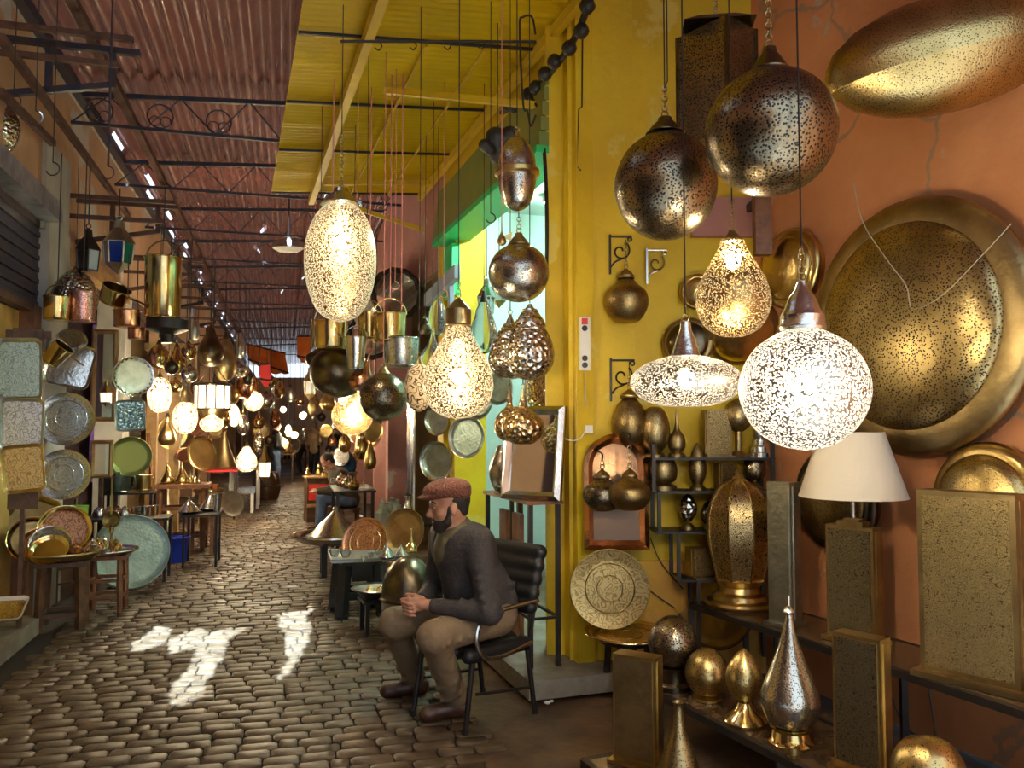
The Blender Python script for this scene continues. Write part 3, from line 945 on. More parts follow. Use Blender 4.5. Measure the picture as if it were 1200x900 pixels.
# ---- steel rails and brackets along the left wall
def rail(name, a, b_, w, mm, lab):
    o0 = (a + b_) / 2
    g = G(o0); g.bar(a, b_, w, w)
    o = g.build(name, mm, smooth=False); o.location = o0; tag(o, lab, 'rail')
rail('steel_rail', LW.at(-5, 4.62, .55), LW.at(22, 4.62, .55), .07, M['rust'], 'long steel edge rail running under the roof on the left')
rail('steel_rail', LW.px(0, 43, .30), LW.px(150, 252, .30), .05, M['rust'], 'upper slanting steel bar along the peach wall')
rail('steel_rail', LW.px(0, 107, .12), LW.px(62, 168, .12), .05, M['rust'], 'lower short steel bar along the peach wall by the shutter')
def bracket(tt, z, ln, lab, mm):
    root = thing('wall_bracket', lab, 'bracket', LW.at(tt, z, 0), LW.yaw - math.pi / 2)
    for nm, a, b_ in (('top_bar', (0, 0, 0), (ln, 0, 0)), ('lower_bar', (0, 0, -.42), (ln * .82, 0, -.26)), ('end_bar', (ln * .8, 0, 0), (ln * .8, 0, -.27)), ('wall_bar', (.35 * ln, 0, 0), (.35 * ln, 0, -.37))):
        g = G(); g.bar(a, b_, .045, .045); g.build(nm, mm, root, smooth=False)
    for s_ in (0, 1):
        g = G(); g.bar((0, -.3, -.03 - .2 * s_), (ln * (1 - .1 * s_), -.3, -.03 - .2 * s_), .04); g.build('side_bar', M['rust'], root, smooth=False)
for k, (tt, z, ln, lab, mm) in enumerate(((-.75, 4.42, .95, 'blue-black steel wall bracket nearest the top left corner', M['bluesteel']), (1.6, 3.86, .95, 'rusty steel wall bracket above the black lantern', M['rust']), (4.4, 3.84, .95, 'rusty steel wall bracket above the tall brass bucket', M['rust']),
                                      (6.6, 3.86, .9, 'dark steel wall bracket behind the tall brass bucket', M['iron']), (9.0, 3.84, .9, 'dark steel wall bracket over the far left shops', M['iron']), (12.0, 3.84, .9, 'farthest dark steel wall bracket on the left', M['iron']))):
    bracket(tt, z, ln, lab, mm)
# ================================================================ BUILDERS OF THE METALWARE
PROF = dict(
    sphere=[(0, -.5), (.38, -.46), (.71, -.35), (.92, -.19), (1, 0), (.92, .19), (.71, .35), (.40, .455), (.22, .49)],
    oval=[(0, -.5), (.40, -.46), (.70, -.37), (.93, -.18), (1, .02), (.93, .22), (.70, .39), (.42, .48), (.26, .5)],
    saucer=[(0, -.5), (.45, -.47), (.8, -.33), (.97, -.12), (1, 0), (.95, .15), (.75, .33), (.45, .45), (.25, .5)],
    pear=[(0, -.5), (.40, -.475), (.78, -.38), (.98, -.22), (1, -.10), (.88, .08), (.62, .25), (.40, .40), (.30, .5)],
    onion=[(0, -.5), (.45, -.48), (.86, -.34), (1, -.14), (.90, .04), (.55, .20), (.24, .32), (.15, .5)],
    egg=[(0, -.5), (.45, -.46), (.82, -.32), (1, -.10), (.95, .10), (.74, .30), (.42, .44), (.18, .5)],
    gourd=[(0, -.5), (.5, -.46), (.9, -.30), (1, -.12), (.86, .08), (.66, .22), (.58, .34), (.36, .45), (.30, .5)],
    squash=[(0, -.5), (.55, -.46), (.92, -.22), (1, 0), (.88, .2), (.5, .36), (.28, .5)],
    leaf=[(0, -.5), (.55, -.46), (.9, -.25), (1, -.05), (.85, .18), (.5, .36), (.18, .46), (0, .5)],
    drop=[(0, -.5), (.6, -.48), (.95, -.36), (1, -.24), (.82, -.04), (.46, .14), (.24, .28), (.12, .42), (.08, .5)],
)
def profile(kind, w, h, n=5):
    return [(max(0.0, r) * w / 2, z * h) for r, z in catmull(PROF[kind], n)]

CAPS = dict(
    cone=[(1.0, 0), (1.02, .05), (.96, .10), (.62, .55), (.40, .78), (.34, 1.0), (0, 1.0)],
    dome=[(1.0, 0), (1.05, .06), (.98, .14), (.98, .30), (.80, .42), (.62, .66), (.34, .82), (.20, 1.0), (0, 1.0)],
    drum=[(1.0, 0), (1.06, .04), (1.0, .08), (1.0, .62), (.84, .70), (.20, 1.0), (0, 1.0)],
)
def ring_of(root, nm):
    for c in root.children:
        if c.name.split('.')[0] == nm:
            return c
    return root
def chain(root, z0, z1, o0x=0, r=.011, mm=None):
    g = G(); z = z0; i = 0
    while z < z1:
        g.torus((o0x, 0, z + r), r, r * .22, (1, 0, 0) if i % 2 else (0, 1, 0), 12, 4, 1.25)
        z += r * 1.9; i += 1
    g.build('chain', mm or M['chrome'], ring_of(root, 'cap'))

def lamp(name, label, kind, px, py, w, h, Y, mm, cap=None, capm=None, top=None, chn=0, wire=None, bulb=None, bulbr=.03, tilt=None, cat='lamp', group=None, seg=40, sq=1.0, ring=True, cords=1, at=None, lobes=0, depth=0.0):
    """hanging lamp: shade, cap, ring, chain, cord (and a bulb when it burns). w,h in photo pixels at depth Y."""
    s = m_per_px(Y)
    loc = at if at is not None else P(px, py, Y)
    w, h = w * s, h * s
    root = thing(name, label, cat, loc, tilt, group)
    G().lathe(profile(kind, w, h), seg, sy=sq, lobes=lobes, depth=depth).build('shade', mm, root, angle=60)
    z = .49 * h
    if cap:
        ck, cw, ch = cap; cw *= s; ch *= s
        G().lathe([(r * cw / 2, z - .004 + zz * ch) for r, zz in CAPS[ck]], 28).build('cap', capm or M['brass_dull'], root, angle=30)
        z += ch
    if ring:
        g = G(); g.torus((0, 0, z + .012), .013, .003, (0, 1, 0), 14, 5); g.build('ring', M['brass_dull'], ring_of(root, 'cap')); z += .024
    if chn:
        chain(root, z, z + chn * s, mm=M['brass_dull']); z += chn * s
    if top is not None:
        g = G()
        for i in range(cords):
            x = .012 * i
            g.tube([(0, 0, z), (x, 0, z + .03), (x, 0, top - loc.z)], .003 if Y < 8 else .005, 5)
        g.build('cord', wire or M['wire'], root)
    if bulb:
        g = G(); g.ball((0, 0, bulb[0] * h), bulbr, 12, 1.2); g.build('bulb', bulb[1], root)
    return root

def plate(name, label, px, py, dia, Y, face, dish, rim, deep=.10, rimw=.14, at=None, cat='tray', group=None, seg=48, lobes=0, medal=None, roll=0):
    """round dish or tray facing `face`; dia in photo pixels"""
    R = dia * m_per_px(Y) / 2 if Y else dia / 2
    loc = at if at is not None else P(px, py, Y)
    q = V(face).normalized().to_track_quat('Z', 'Y')
    root = thing(name, label, cat, loc, q, group)
    d = deep * R
    ri = R * (1 - rimw)
    G().lathe([(0, -.004), (ri * .9, -.004), (R * .985, d * .75), (R * .985, d * .75 + .004), (ri * .93, .003), (ri * .86, 0.002), (0, .002)], seg).build('dish', dish, root, angle=35)
    G().lathe([(ri, d * .32), (R * .97, d * .95), (R, d), (R * 1.01, d * .8), (R * .98, d * .66), (ri, d * .16), (ri, d * .32)], seg, lobes=lobes, depth=.03).build('rim', rim, root, angle=50)
    if medal:
        g = G(); g.torus((0, 0, .003), ri * .80, .004, UP, 40, 5); g.torus((0, 0, .003), ri * .42, .003, UP, 32, 5); g.build('engraved_ring', rim, ring_of(root, 'dish'))
    return root

def rtray(name, label, px, py, w, h, Y, yaw, roll, dish, rim, cat='tray', pitch=0.0, at=None, corner=.16, handles=False):
    s = m_per_px(Y); w *= s; h *= s
    loc = at if at is not None else P(px, py, Y)
    root = thing(name, label, cat, loc)
    q = Quaternion(UP, yaw) @ Quaternion((1, 0, 0), math.pi / 2 + pitch) @ Quaternion(UP, roll)
    root.rotation_mode = 'QUATERNION'; root.rotation_quaternion = q
    def rr_(w, h, c, n=5):
        pts = []
        for cx, cy, a0 in ((w / 2 - c, h / 2 - c, 0), (-w / 2 + c, h / 2 - c, 90), (-w / 2 + c, -h / 2 + c, 180), (w / 2 - c, -h / 2 + c, 270)):
            for i in range(n):
                a = math.radians(a0 + 90 * i / (n - 1)); pts.append((cx + c * math.cos(a), cy + c * math.sin(a)))
        return pts
    c = corner * min(w, h)
    G().slab(rr_(w * .92, h * .92, c * .8), Matrix.Translation((0, 0, -.004)), .008).build('dish', dish, root, angle=30)
    g = G()
    A = rr_(w * .86, h * .86, c * .7); B = rr_(w * .97, h * .97, c); Cc = rr_(w, h, c)
    n = len(A)
    vs = [(x, y, .004) for x, y in A] + [(x, y, .026) for x, y in B] + [(x, y, .028) for x, y in Cc] + [(x, y, .020) for x, y in Cc] + [(x, y, -.002) for x, y in A]
    fs = []
    for k in range(4):
        fs += [(k * n + i, k * n + (i + 1) % n, (k + 1) * n + (i + 1) % n, (k + 1) * n + i) for i in range(n)]
    g.add(vs, fs); g.build('rim', rim, root, angle=50)
    if handles:
        for sx in (-1, 1):
            g = G(); g.tube(catv([(sx * w * .48, -.05, .02), (sx * (w * .48 + .03), -.03, .03), (sx * (w * .48 + .03), .03, .03), (sx * w * .48, .05, .02)], 4), .006, 6); g.build('handle', rim, root)
    return root

def pot(name, label, px, py, w, h, Y, mm, tilt=(0, 0, 0), handle='loop', cat='pot', cord=None, taper=.94, lip=True, group=None, at=None, wire=None):
    """open cylindrical vessel with lip, base and bail handle; hung by a cord when cord is a height"""
    s = m_per_px(Y); R = w * s / 2; hh = h * s
    loc = at if at is not None else P(px, py, Y)
    root = thing(name, label, cat, loc, tilt, group)
    rb = R * taper
    G().lathe([(0, -hh / 2), (rb * .9, -hh / 2), (rb, -hh / 2 + .02), (R * .98, hh / 2), (R * .95, hh / 2), (rb * .96, -hh / 2 + .03), (0, -hh / 2 + .02)], 36).build('body', mm, root, angle=40)
    if lip:
        g = G(); g.torus((0, 0, hh / 2), R, R * .05, UP, 36, 6); g.build('rim', mm, root)
        g = G(); g.torus((0, 0, -hh / 2 + .012), rb * 1.01, R * .04, UP, 36, 6); g.build('base_ring', mm, root)
    if handle == 'loop':
        g = G(); g.tube([(R * math.cos(a), 0, hh / 2 + R * 1.0 * math.sin(a)) for a in np.linspace(0, math.pi, 14)], max(.004, R * .05), 6); g.build('handle', mm, root)
    elif handle == 'side':
        g = G(); g.tube([(R * .97, 0, hh * .3), (R * 1.7, 0, hh * .38), (R * 2.6, 0, hh * .42)], max(.006, R * .08), 6); g.build('handle', mm, root)
    elif handle == 'ear':
        g = G(); g.tube(catv([(R * .97, 0, hh * .35), (R * 1.35, 0, hh * .3), (R * 1.35, 0, -hh * .2), (R * .95, 0, -hh * .28)], 5), max(.005, R * .08), 6); g.build('handle', mm, root)
    if cord is not None:
        g = G(); g.tube([(0, 0, hh / 2 + (R if handle == 'loop' else -.01)), (0, 0, cord - loc.z)], .003 if Y < 6 else .005, 5); g.build('cord', wire or M['wirer'], root)
    return root

def lantern(name, label, px, py, w, h, Y, frame, pane, sides=6, top=None, cat='lantern', yaw=0.0, glow=False, group=None, roofk=.42, tail=True):
    """faceted lantern: each pane, the ribs, roof and tail"""
    s = m_per_px(Y); R = w * s / 2; hh = h * s
    loc = P(px, py, Y)
    root = thing(name, label, cat, loc, yaw, group)
    z0, z1 = -hh * .30, hh * .5 - hh * roofk
    ring = lambda r, z: [V((r * math.cos(2 * math.pi * i / sides), r * math.sin(2 * math.pi * i / sides), z)) for i in range(sides)]
    A, B = ring(R * .86, z0), ring(R, z1)
    for i in range(sides):
        j = (i + 1) % sides
        g = G(); n = ((A[i] + A[j]) / 2).normalized() * .004
        vs = [A[i], A[j], B[j], B[i]]
        g.add([p - n for p in vs] + [p + n * 0 for p in vs], [(3, 2, 1, 0), (4, 5, 6, 7), (0, 1, 5, 4), (1, 2, 6, 5), (2, 3, 7, 6), (3, 0, 4, 7)])
        g.build('pane', pane[i % len(pane)], root, smooth=False)
        g = G(); g.tube([A[i], B[i]], R * .07, 5); g.build('rib', frame, root)
    k = hh * roofk
    g = G(); g.lathe([(R * 1.08, z1 - .01), (R * 1.1, z1), (R * .55, z1 + k * .5), (R * .38, z1 + k * .62), (R * .3, z1 + k * .95), (0, z1 + k)], sides); g.build('roof', frame, root, angle=20)
    if tail:
        g = G(); g.lathe([(0, z0 - hh * .2), (R * .3, z0 - hh * .12), (R * .9, z0)], sides); g.build('tail', frame, root, angle=20)
    g = G(); g.torus((0, 0, z1 + k + R * .18), R * .2, R * .05, (0, 1, 0), 12, 5); g.build('ring', frame, ring_of(root, 'roof'))
    if top is not None:
        g = G(); g.tube([(0, 0, z1 + k + R * .3), (0, 0, top - loc.z)], .003 if Y < 6 else .006, 5); g.build('cord', M['wire'], root)
    if glow:
        g = G(); g.ball((0, 0, 0), R * .35, 10, 1.3); g.build('bulb', glow, root)
    return root

def vessel(name, label, loc, prof, mm, parts=(), cat='vase', seg=36, yaw=0.0, group=None, tilt=None, bname='body'):
    """turned vessel standing at loc; prof is (radius, height); parts: (name, profile, material)"""
    root = thing(name, label, cat, loc, tilt if tilt is not None else yaw, group)
    G().lathe(prof, seg).build(bname, mm, root, angle=40)
    for nm, pr, m2 in parts:
        G().lathe(pr, seg).build(nm, m2, root, angle=40)
    return root

def table(name, label, cat, loc, yaw, w, d, h, topm, legm, leg=.03, th=.025, stretch=(), rnd=False, splay=1.0, square=True):
    root = thing(name, label, cat, loc, yaw)
    if rnd:
        G().lathe([(0, h - th), (w / 2 * .97, h - th), (w / 2, h - th / 2), (w / 2 * .98, h), (0, h)], 36).build('tabletop', topm, root)
    else:
        G().box((0, 0, h - th / 2), (w, d, th)).build('tabletop', topm, root, smooth=False)
    L = []
    for sx in (-1, 1):
        for sy in (-1, 1):
            k = .68 if rnd else 1.0
            a = V((sx * (w / 2 * k - leg), sy * (d / 2 * k - leg), h - th)); b_ = V((a.x * splay, a.y * splay, 0))
            g = G()
            g.bar(a, b_, leg, leg) if square else g.tube([a, (a + b_) / 2, b_], [leg * .5, leg * .6, leg * .45], 8)
            g.build('leg', legm, root, smooth=not square); L.append((a, b_))
    for z in stretch:
        for i, j in ((0, 1), (2, 3), (0, 2), (1, 3)):
            f = 1 - z / (h - th)
            pa = L[i][0].lerp(L[i][1], f); pb = L[j][0].lerp(L[j][1], f)
            g = G(); g.bar(pa, pb, leg * .6, leg * .6); g.build('stretcher', legm, root, smooth=False)
    return root

def boxlamp(name, label, loc, yaw, w, d, h, face, side, base=None, foot=.02, cat='lamp', cap=False):
    """flat box lamp: body, two pierced panels let into it, base plate"""
    root = thing(name, label, cat, loc, yaw)
    z0 = foot
    G().box((0, 0, z0 + h / 2), (w, d, h)).build('body', side, root, smooth=False)
    for sy in (-1, 1):
        G().box((0, sy * (d / 2 + .002), z0 + h / 2), (w * .88, .006, h * .94)).build('pierced_panel', face, root, smooth=False)
    for sx in (-1, 1):
        G().box((sx * (w / 2 + .002), 0, z0 + h / 2), (.006, d * .5, h * .94)).build('side_strip', base or side, root, smooth=False)
    G().box((0, 0, foot / 2), (w * 1.14, d * 1.7, foot)).build('base', base or side, root, smooth=False)
    if cap:
        G().box((0, 0, z0 + h + .012), (w * .55, d * .8, .024)).build('cap', side, root, smooth=False)
        G().box((0, 0, z0 + h + .03), (w * .34, d * .5, .016)).build('collar', side, root, smooth=False)
    return root

def mirror(name, label, loc, yaw, w, h, bw, framem, lean=0.0, arch=False, cat='mirror', panem=None):
    """mirror with a moulded frame, its lower edge at loc"""
    root = thing(name, label, cat, loc)
    root.rotation_euler = (-lean, 0, yaw)
    def outline(w, h, n=18):
        if not arch:
            return [(-w / 2, 0), (w / 2, 0), (w / 2, h), (-w / 2, h)]
        pts = [(-w / 2, 0), (w / 2, 0)]
        for i in range(n + 1):
            a = math.pi * i / n
            k = 1 + .05 * abs(math.sin(3 * a))
            pts.append((w / 2 * math.cos(a) * min(1, k), h - w * .5 + w * .5 * math.sin(a) * k))
        return pts
    Mx = Matrix.Rotation(math.pi / 2, 4, 'X')
    A = outline(w, h); B = outline(w - 2 * bw, h - 2 * bw)
    B = [(x, y + bw) for x, y in B]
    n = len(A)
    G().slab(B, Mx, .006).build('pane', panem or M['mirror'], root, smooth=False)
    g = G()
    mid = [((a[0] + b_[0]) / 2, (a[1] + b_[1]) / 2) for a, b_ in zip(A, B)]
    vs = [(x, 0, y) for x, y in A] + [(x, -.02, y) for x, y in A] + [(x, -.045, y) for x, y in mid] + [(x, -.012, y) for x, y in B] + [(x, 0, y) for x, y in B]
    fs = []
    for k in range(4):
        fs += [(k * n + i, k * n + (i + 1) % n, (k + 1) * n + (i + 1) % n, (k + 1) * n + i) for i in range(n)]
    g.add(vs, fs); g.build('frame', framem, root, angle=30)
    G().slab(A, Matrix.Translation((0, .014, 0)) @ Mx, .012).build('backing', M['wood'], root, smooth=False)
    return root

def teapot(name, label, loc, s, mm, yaw=0.0, cat='teapot', group=None):
    root = thing(name, label, cat, loc, yaw, group)
    G().lathe([(0, 0), (.32 * s, 0), (.34 * s, .04 * s), (.48 * s, .25 * s), (.50 * s, .42 * s), (.36 * s, .62 * s), (.26 * s, .68 * s), (0, .68 * s)], 20).build('body', mm, root)
    G().lathe([(.28 * s, .68 * s), (.22 * s, .80 * s), (.06 * s, .92 * s), (.05 * s, .98 * s), (.09 * s, 1.03 * s), (0, 1.12 * s)], 16).build('lid', mm, root)
    g = G(); g.tube(catv([(.44 * s, 0, .3 * s), (.68 * s, 0, .42 * s), (.74 * s, 0, .66 * s), (.88 * s, 0, .78 * s)], 4), [.09 * s] * 5 + [.06 * s] * 5 + [.045 * s] * 3, 7); g.build('spout', mm, root)
    g = G(); g.tube(catv([(-.44 * s, 0, .55 * s), (-.78 * s, 0, .62 * s), (-.80 * s, 0, .25 * s), (-.46 * s, 0, .2 * s)], 5), .035 * s, 6); g.build('handle', mm, root)
    return root

def tagine(name, label, loc, r, h, mm, basem=None, cat='tagine', group=None):
    return vessel(name, label, loc, [(r * .95, .12 * h), (r, .14 * h), (r * .92, .2 * h), (r * .72, .40 * h), (r * .40, .62 * h), (r * .18, .78 * h), (r * .10, .86 * h), (0, .86 * h)], mm,
                  [('dish', [(0, 0), (r * .7, 0), (r * 1.08, .12 * h), (r * 1.12, .14 * h), (r * .9, .12 * h), (0, .10 * h)], basem or mm), ('knob', [(r * .08, .85 * h), (r * .13, .91 * h), (r * .08, .97 * h), (0, h)], mm)], cat, 28, group=group, bname='lid')

def scroll_bracket(name, label, W_, loc, s, yaw, mm):
    root = thing(name, label, 'bracket', loc, yaw)
    g = G(); g.bar((0, 0, -.5 * s), (0, 0, .5 * s), .02, .012); g.build('back_bar', mm, root, smooth=False)
    g = G(); g.tube([(0, 0, .45 * s), (.55 * s, 0, .45 * s)], .007, 6); g.build('arm', mm, root)
    sp = [(.26 * s + (.05 + .028 * a) * s * math.cos(a), 0, .08 * s + (.05 + .028 * a) * s * math.sin(a)) for a in np.linspace(0, 7.2, 40)]
    g = G(); g.tube(sp, .006, 5); g.tube(catv([(0, 0, -.35 * s), (.12 * s, 0, -.2 * s), (.3 * s, 0, -.12 * s)], 5), .006, 5)
    g.torus((.5 * s, 0, .38 * s), .05 * s, .005, (0, 1, 0), 14, 5); g.build('scroll', mm, root)
    return root
# ================================================================ RIGHT: THE LAMP NICHE
ZT = 3.95                                         # overhead pipes that carry the cords (above the picture)
YAW_OW = OW.yaw
for k, yy in enumerate((2.58, 2.9, 3.3, 3.95)):
    x1 = 1.66 + (5.34 - yy) / .911 * .413
    root = thing('overhead_pipe', ['nearest steel pipe carrying the lamp cords over the niche', 'second steel pipe carrying the lamp cords over the niche', 'third steel pipe carrying the lamp cords over the niche', 'rear steel pipe carrying the lamp cords over the niche'][k], 'pipe', (x1, yy, ZT + .02))
    g = G(); g.tube([(-2.2, 0, 0), (.05, 0, 0)], .02, 8); g.build('pipe', M['iron'], root)
    g = G(); g.box((-.02, 0, 0), (.06, .1, .1)); g.build('flange', M['iron'], root, smooth=False)

LA = lamp('hanging_globe_lamp', 'large burning white pierced globe lamp with silver cap, before the big wall disc', 'sphere', 942, 456, 148, 144, 2.58, M['lit_white'], ('dome', 52, 58), M['silver'], ZT, 30, M['wire'], (0, M['bulb']), .04, seg=56)
lamp('saucer_lamp', 'burning flat saucer-shaped pierced lamp with silver cone cap', 'saucer', 804, 447, 130, 60, 2.95, M['lit_sauc'], ('cone', 34, 42), M['silver'], ZT, 0, M['wire'], (.05, M['bulb']), .032, seg=56)
lamp('pear_lamp', 'burning pear-shaped golden pierced lamp between dark globe and saucer lamp', 'pear', 859, 338, 86, 116, 3.3, M['lit_gold'], ('cone', 24, 14), M['brass_dull'], ZT, 26, M['wire'], (.28, M['bulb']), .03, seg=48)
lamp('dark_globe_lamp', 'largest unlit dark pierced globe lamp, at the top near the orange wall', 'sphere', 903, 155, 153, 152, 2.85, M['perf_dark'], ('cone', 46, 30), M['bronze'], ZT, 52, M['wire'], seg=56)
lamp('dark_globe_lamp', 'unlit dark pierced globe lamp in front of the yellow wall', 'sphere', 780, 218, 121, 130, 3.3, M['perf_dark'], ('cone', 46, 20), M['bronze'], ZT, 28, M['wire'], seg=56, cords=2)
# box lantern
root = thing('box_lantern', 'dark rectangular pierced box lantern behind the dark globe lamps', 'lantern', P(840, 104, 3.95), math.radians(38))
G().box((0, 0, 0), (.235, .30, .56)).build('body', M['perf_dark'], root, smooth=False)
g = G()
for sx in (-1, 1):
    for sy in (-1, 1):
        g.bar((sx * .1175, sy * .15, -.28), (sx * .1175, sy * .15, .28), .014)
g.build('edge_frame', M['bronze'], root, smooth=False)
G().lathe([(.24, .28), (.12, .34), (.03, .37), (0, .38)], 4).build('roof', M['bronze'], root, smooth=False)
chain(root, .38, .38 + .2)
g = G(); g.tube([(0, 0, .56), (0, 0, ZT - root.location.z)], .004, 5); g.build('cord', M['wire'], root)

# things fixed on the orange wall
def wall_disc(name, label, px, py, dia, dome, off, mm, rimm, face=None, at=None, sq=1.0, tilt=None):
    loc = at or OW.px(px, py, off)
    R = dia / 2
    q = (face or OW.n).to_track_quat('Z', 'Y')
    root = thing(name, label, 'wall lamp', loc, q)
    if tilt:
        root.rotation_quaternion = q @ Quaternion((0, 0, 1), tilt)
    G().lathe([(R * .80 * math.sin(a), dome * (.35 + .65 * math.cos(a))) for a in np.linspace(math.pi / 2, 0.0, 14)][:-1] + [(0, dome)], 64, sy=sq).build('pierced_dome', mm, root, angle=60)
    G().lathe([(R * .78, dome * .345), (R * .86, dome * .36), (R * .95, dome * .26), (R, dome * .08), (R, -.01), (R * .9, -off * .9), (R * .6, -off * .95)], 64, sy=sq).build('rim', rimm, root, angle=60)
    return root
wall_disc('wall_disc_lamp', 'huge round pierced brass disc lamp on the orange wall', 1068, 383, 1.34, .17, .10, M['perf_disc'], M['brass_dull'])
# big tilted disc at the top right corner
root = thing('wall_disc_lamp', 'tilted polished brass oval lamp in the top right corner', 'wall lamp', OW.px(1108, 64, .26))
nrm = V((-.12, -.62, -.98)).normalized()
root.rotation_mode = 'QUATERNION'; root.rotation_quaternion = Quaternion(V((0, 1, 0)), math.radians(-11)) @ Quaternion(UP, math.radians(-10))
Rb = .56
G().lathe([(0, -.27), (.16, -.262), (.32, -.225), (.46, -.15), (.54, -.055)], 64, sy=.42).build('shell', M['perf_brass'], root, angle=60)
G().lathe([(.54, -.055), (.56, .01), (.545, .06), (.50, .13), (.40, .20), (.26, .25), (.12, .272), (0, .275)], 64, sy=.42).build('pierced_top', M['perf_brass'], root, angle=60)
g = G(); g.tube([(0, .2, .05), (0, .36, .0)], .03, 8); g.build('wall_arm', M['brass_dull'], root)

wall_disc('wall_dish_lamp', 'small oval brass dish lamp on the orange wall beside the huge disc', 926, 315, .50, .09, .07, M['brass'], M['brass'])
root = wall_disc('wall_disc_lamp', 'brown round disc lamp on the orange wall behind the cream lampshade', 978, 585, .60, .10, .07, M['perf_fine'], M['bronze'])
root = wall_disc('wall_disc_lamp', 'half-hidden pierced brass disc lamp behind the big panel lamp', 1160, 590, .58, .14, .08, M['perf_brass'], M['brass'])

# ---- near tiered black shelf along the orange wall
SH = OW.d
def tier(label, pxy, z, length, depth, legs_to=0.0):
    a = H(*pxy, z); b_ = a + SH * length
    back = -OW.n * depth
    root = thing('display_shelf', label, 'shelf', (a + b_ + back) / 2 - UP * (z))
    o0 = root.location
    g = G(o0)
    vs = [a, b_, b_ + back, a + back]
    g.add([p - UP * .012 for p in vs] + [p - UP * .002 for p in vs], [(3, 2, 1, 0), (4, 5, 6, 7), (0, 1, 5, 4), (1, 2, 6, 5), (2, 3, 7, 6), (3, 0, 4, 7)])
    g.build('shelf_board', mat('dark_glossy_board', (.10, .06, .03), 0, .12, (.14, .08, .04), 5), root, smooth=False)
    for p, q in ((a, b_), (b_, b_ + back), (b_ + back, a + back), (a + back, a)):
        g = G(o0); g.bar(p - UP * .018, q - UP * .018, .034, .034); g.build('frame_bar', M['iron'], root, smooth=False)
    for f in (0, .5, 1):
        for k in (0, 1):
            p = a.lerp(b_, f) + back * k
            g = G(o0); g.bar(p - UP * .03, V((p.x, p.y, legs_to)), .032); g.build('leg', M['iron'], root, smooth=False)
    return a, b_
ZA, ZB, ZC = .52, .22, .05
tier('black steel upper display shelf along the orange wall', (810, 706), ZA, 2.35, .42)
tier('black steel middle display shelf below the upper one', (774, 811), ZB, 1.75, .46)
tier('black steel lowest display shelf at the bottom edge', (684, 889), ZC, 1.35, .42)

# octagonal lamp
def m_at(px, py, z):
    return H(px, py, z), m_per_px(H(px, py, z).y)
loc, s = m_at(867, 709, ZA)
root = thing('octagonal_table_lamp', 'large eight-sided pierced brass table lamp with tiered foot on the upper shelf', 'lamp', loc, .2)
k = s
body = [(27, 30), (36, 70), (37.5, 95), (34, 115), (24, 133), (10, 143), (4, 146)]
bp = [(r * k, z * k) for r, z in catmull(body, 4)]
for i in range(8):
    a0, a1 = 2 * math.pi * i / 8, 2 * math.pi * (i + 1) / 8
    g = G(); vs = []; fs = []
    for r, z in bp:
        for q in range(4):
            f = q / 3
            p0 = V((r * math.cos(a0), r * math.sin(a0), z)); p1 = V((r * math.cos(a1), r * math.sin(a1), z))
            vs.append(p0.lerp(p1, f))
    n = len(bp)
    fs = [(u * 4 + q, u * 4 + q + 1, (u + 1) * 4 + q + 1, (u + 1) * 4 + q) for u in range(n - 1) for q in range(3)]
    g.add(vs, fs); g.build('pierced_panel', engraved('fretwork_lamp_brass', (.58, .43, .20), (.05, .03, .012), 52, .3), root, angle=60)
    g = G(); g.tube([(r * 1.005 * math.cos(a0), r * 1.005 * math.sin(a0), z) for r, z in bp], .006, 5); g.build('rib', M['brass_pol'], root)
G().lathe([(r * k, z * k) for r, z in ((0, 0), (38, 0), (40, 3), (38, 6), (31, 8), (30, 13), (24, 16), (22, 22), (26, 26), (28, 30), (24, 33), (0, 33))], 40).build('foot', M['brass'], root, angle=35)
G().lathe([(r * k, z * k) for r, z in ((5, 145), (7, 147), (3, 150), (4, 153), (0, 158))], 16).build('finial', M['brass'], root)

# tall slab lamp of grey metal
loc, s = m_at(921, 732, ZA)
boxlamp('column_lamp', 'tall narrow greenish silver column lamp right of the eight-sided lamp', loc, YAW_OW + .25, 30 * s, 22 * s, 160 * s, M['pewter'], M['pewter'], M['pewter'], .02)
# panel lamp with cream shade
loc, s = m_at(1003, 752, ZA)
root = boxlamp('panel_table_lamp', 'dark pierced panel table lamp under a cream cloth shade', loc, math.radians(-52), 58 * s, 22 * s, 128 * s, M['eng_dark'], M['brass_dull'], M['brass_dull'], .022, cap=True)
zt = .022 + 128 * s
g = G(); g.tube([(0, 0, zt + .03), (0, 0, zt + 56 * s)], .012, 10); g.build('stem', M['chrome'], root)
sh = [(60 * s, zt + 33 * s), (36 * s, zt + 108 * s)]
G().lathe([sh[0], sh[1], (sh[1][0] - .003, sh[1][1]), (sh[0][0] - .003, sh[0][1])], 48).build('lamp_shade', M['cloth_shade'], root)
# big panel lamp
loc, s = m_at(1143, 800, ZA)
boxlamp('big_panel_lamp', 'biggest brass pierced panel lamp, at the right edge on the upper shelf', loc, math.radians(-52), 108 * s, 34 * s, 212 * s, M['eng_brass'], M['brass_dull'], M['brass_dull'], .025)
# small panel lamp on the middle shelf
loc, s = m_at(1012, 905, ZB)
boxlamp('panel_lamp', 'smaller brass pierced panel lamp standing below the cream-shaded lamp', loc, math.radians(-52), 58 * s, 24 * s, 150 * s, M['eng_dark'], M['brass'], M['brass'], .02)
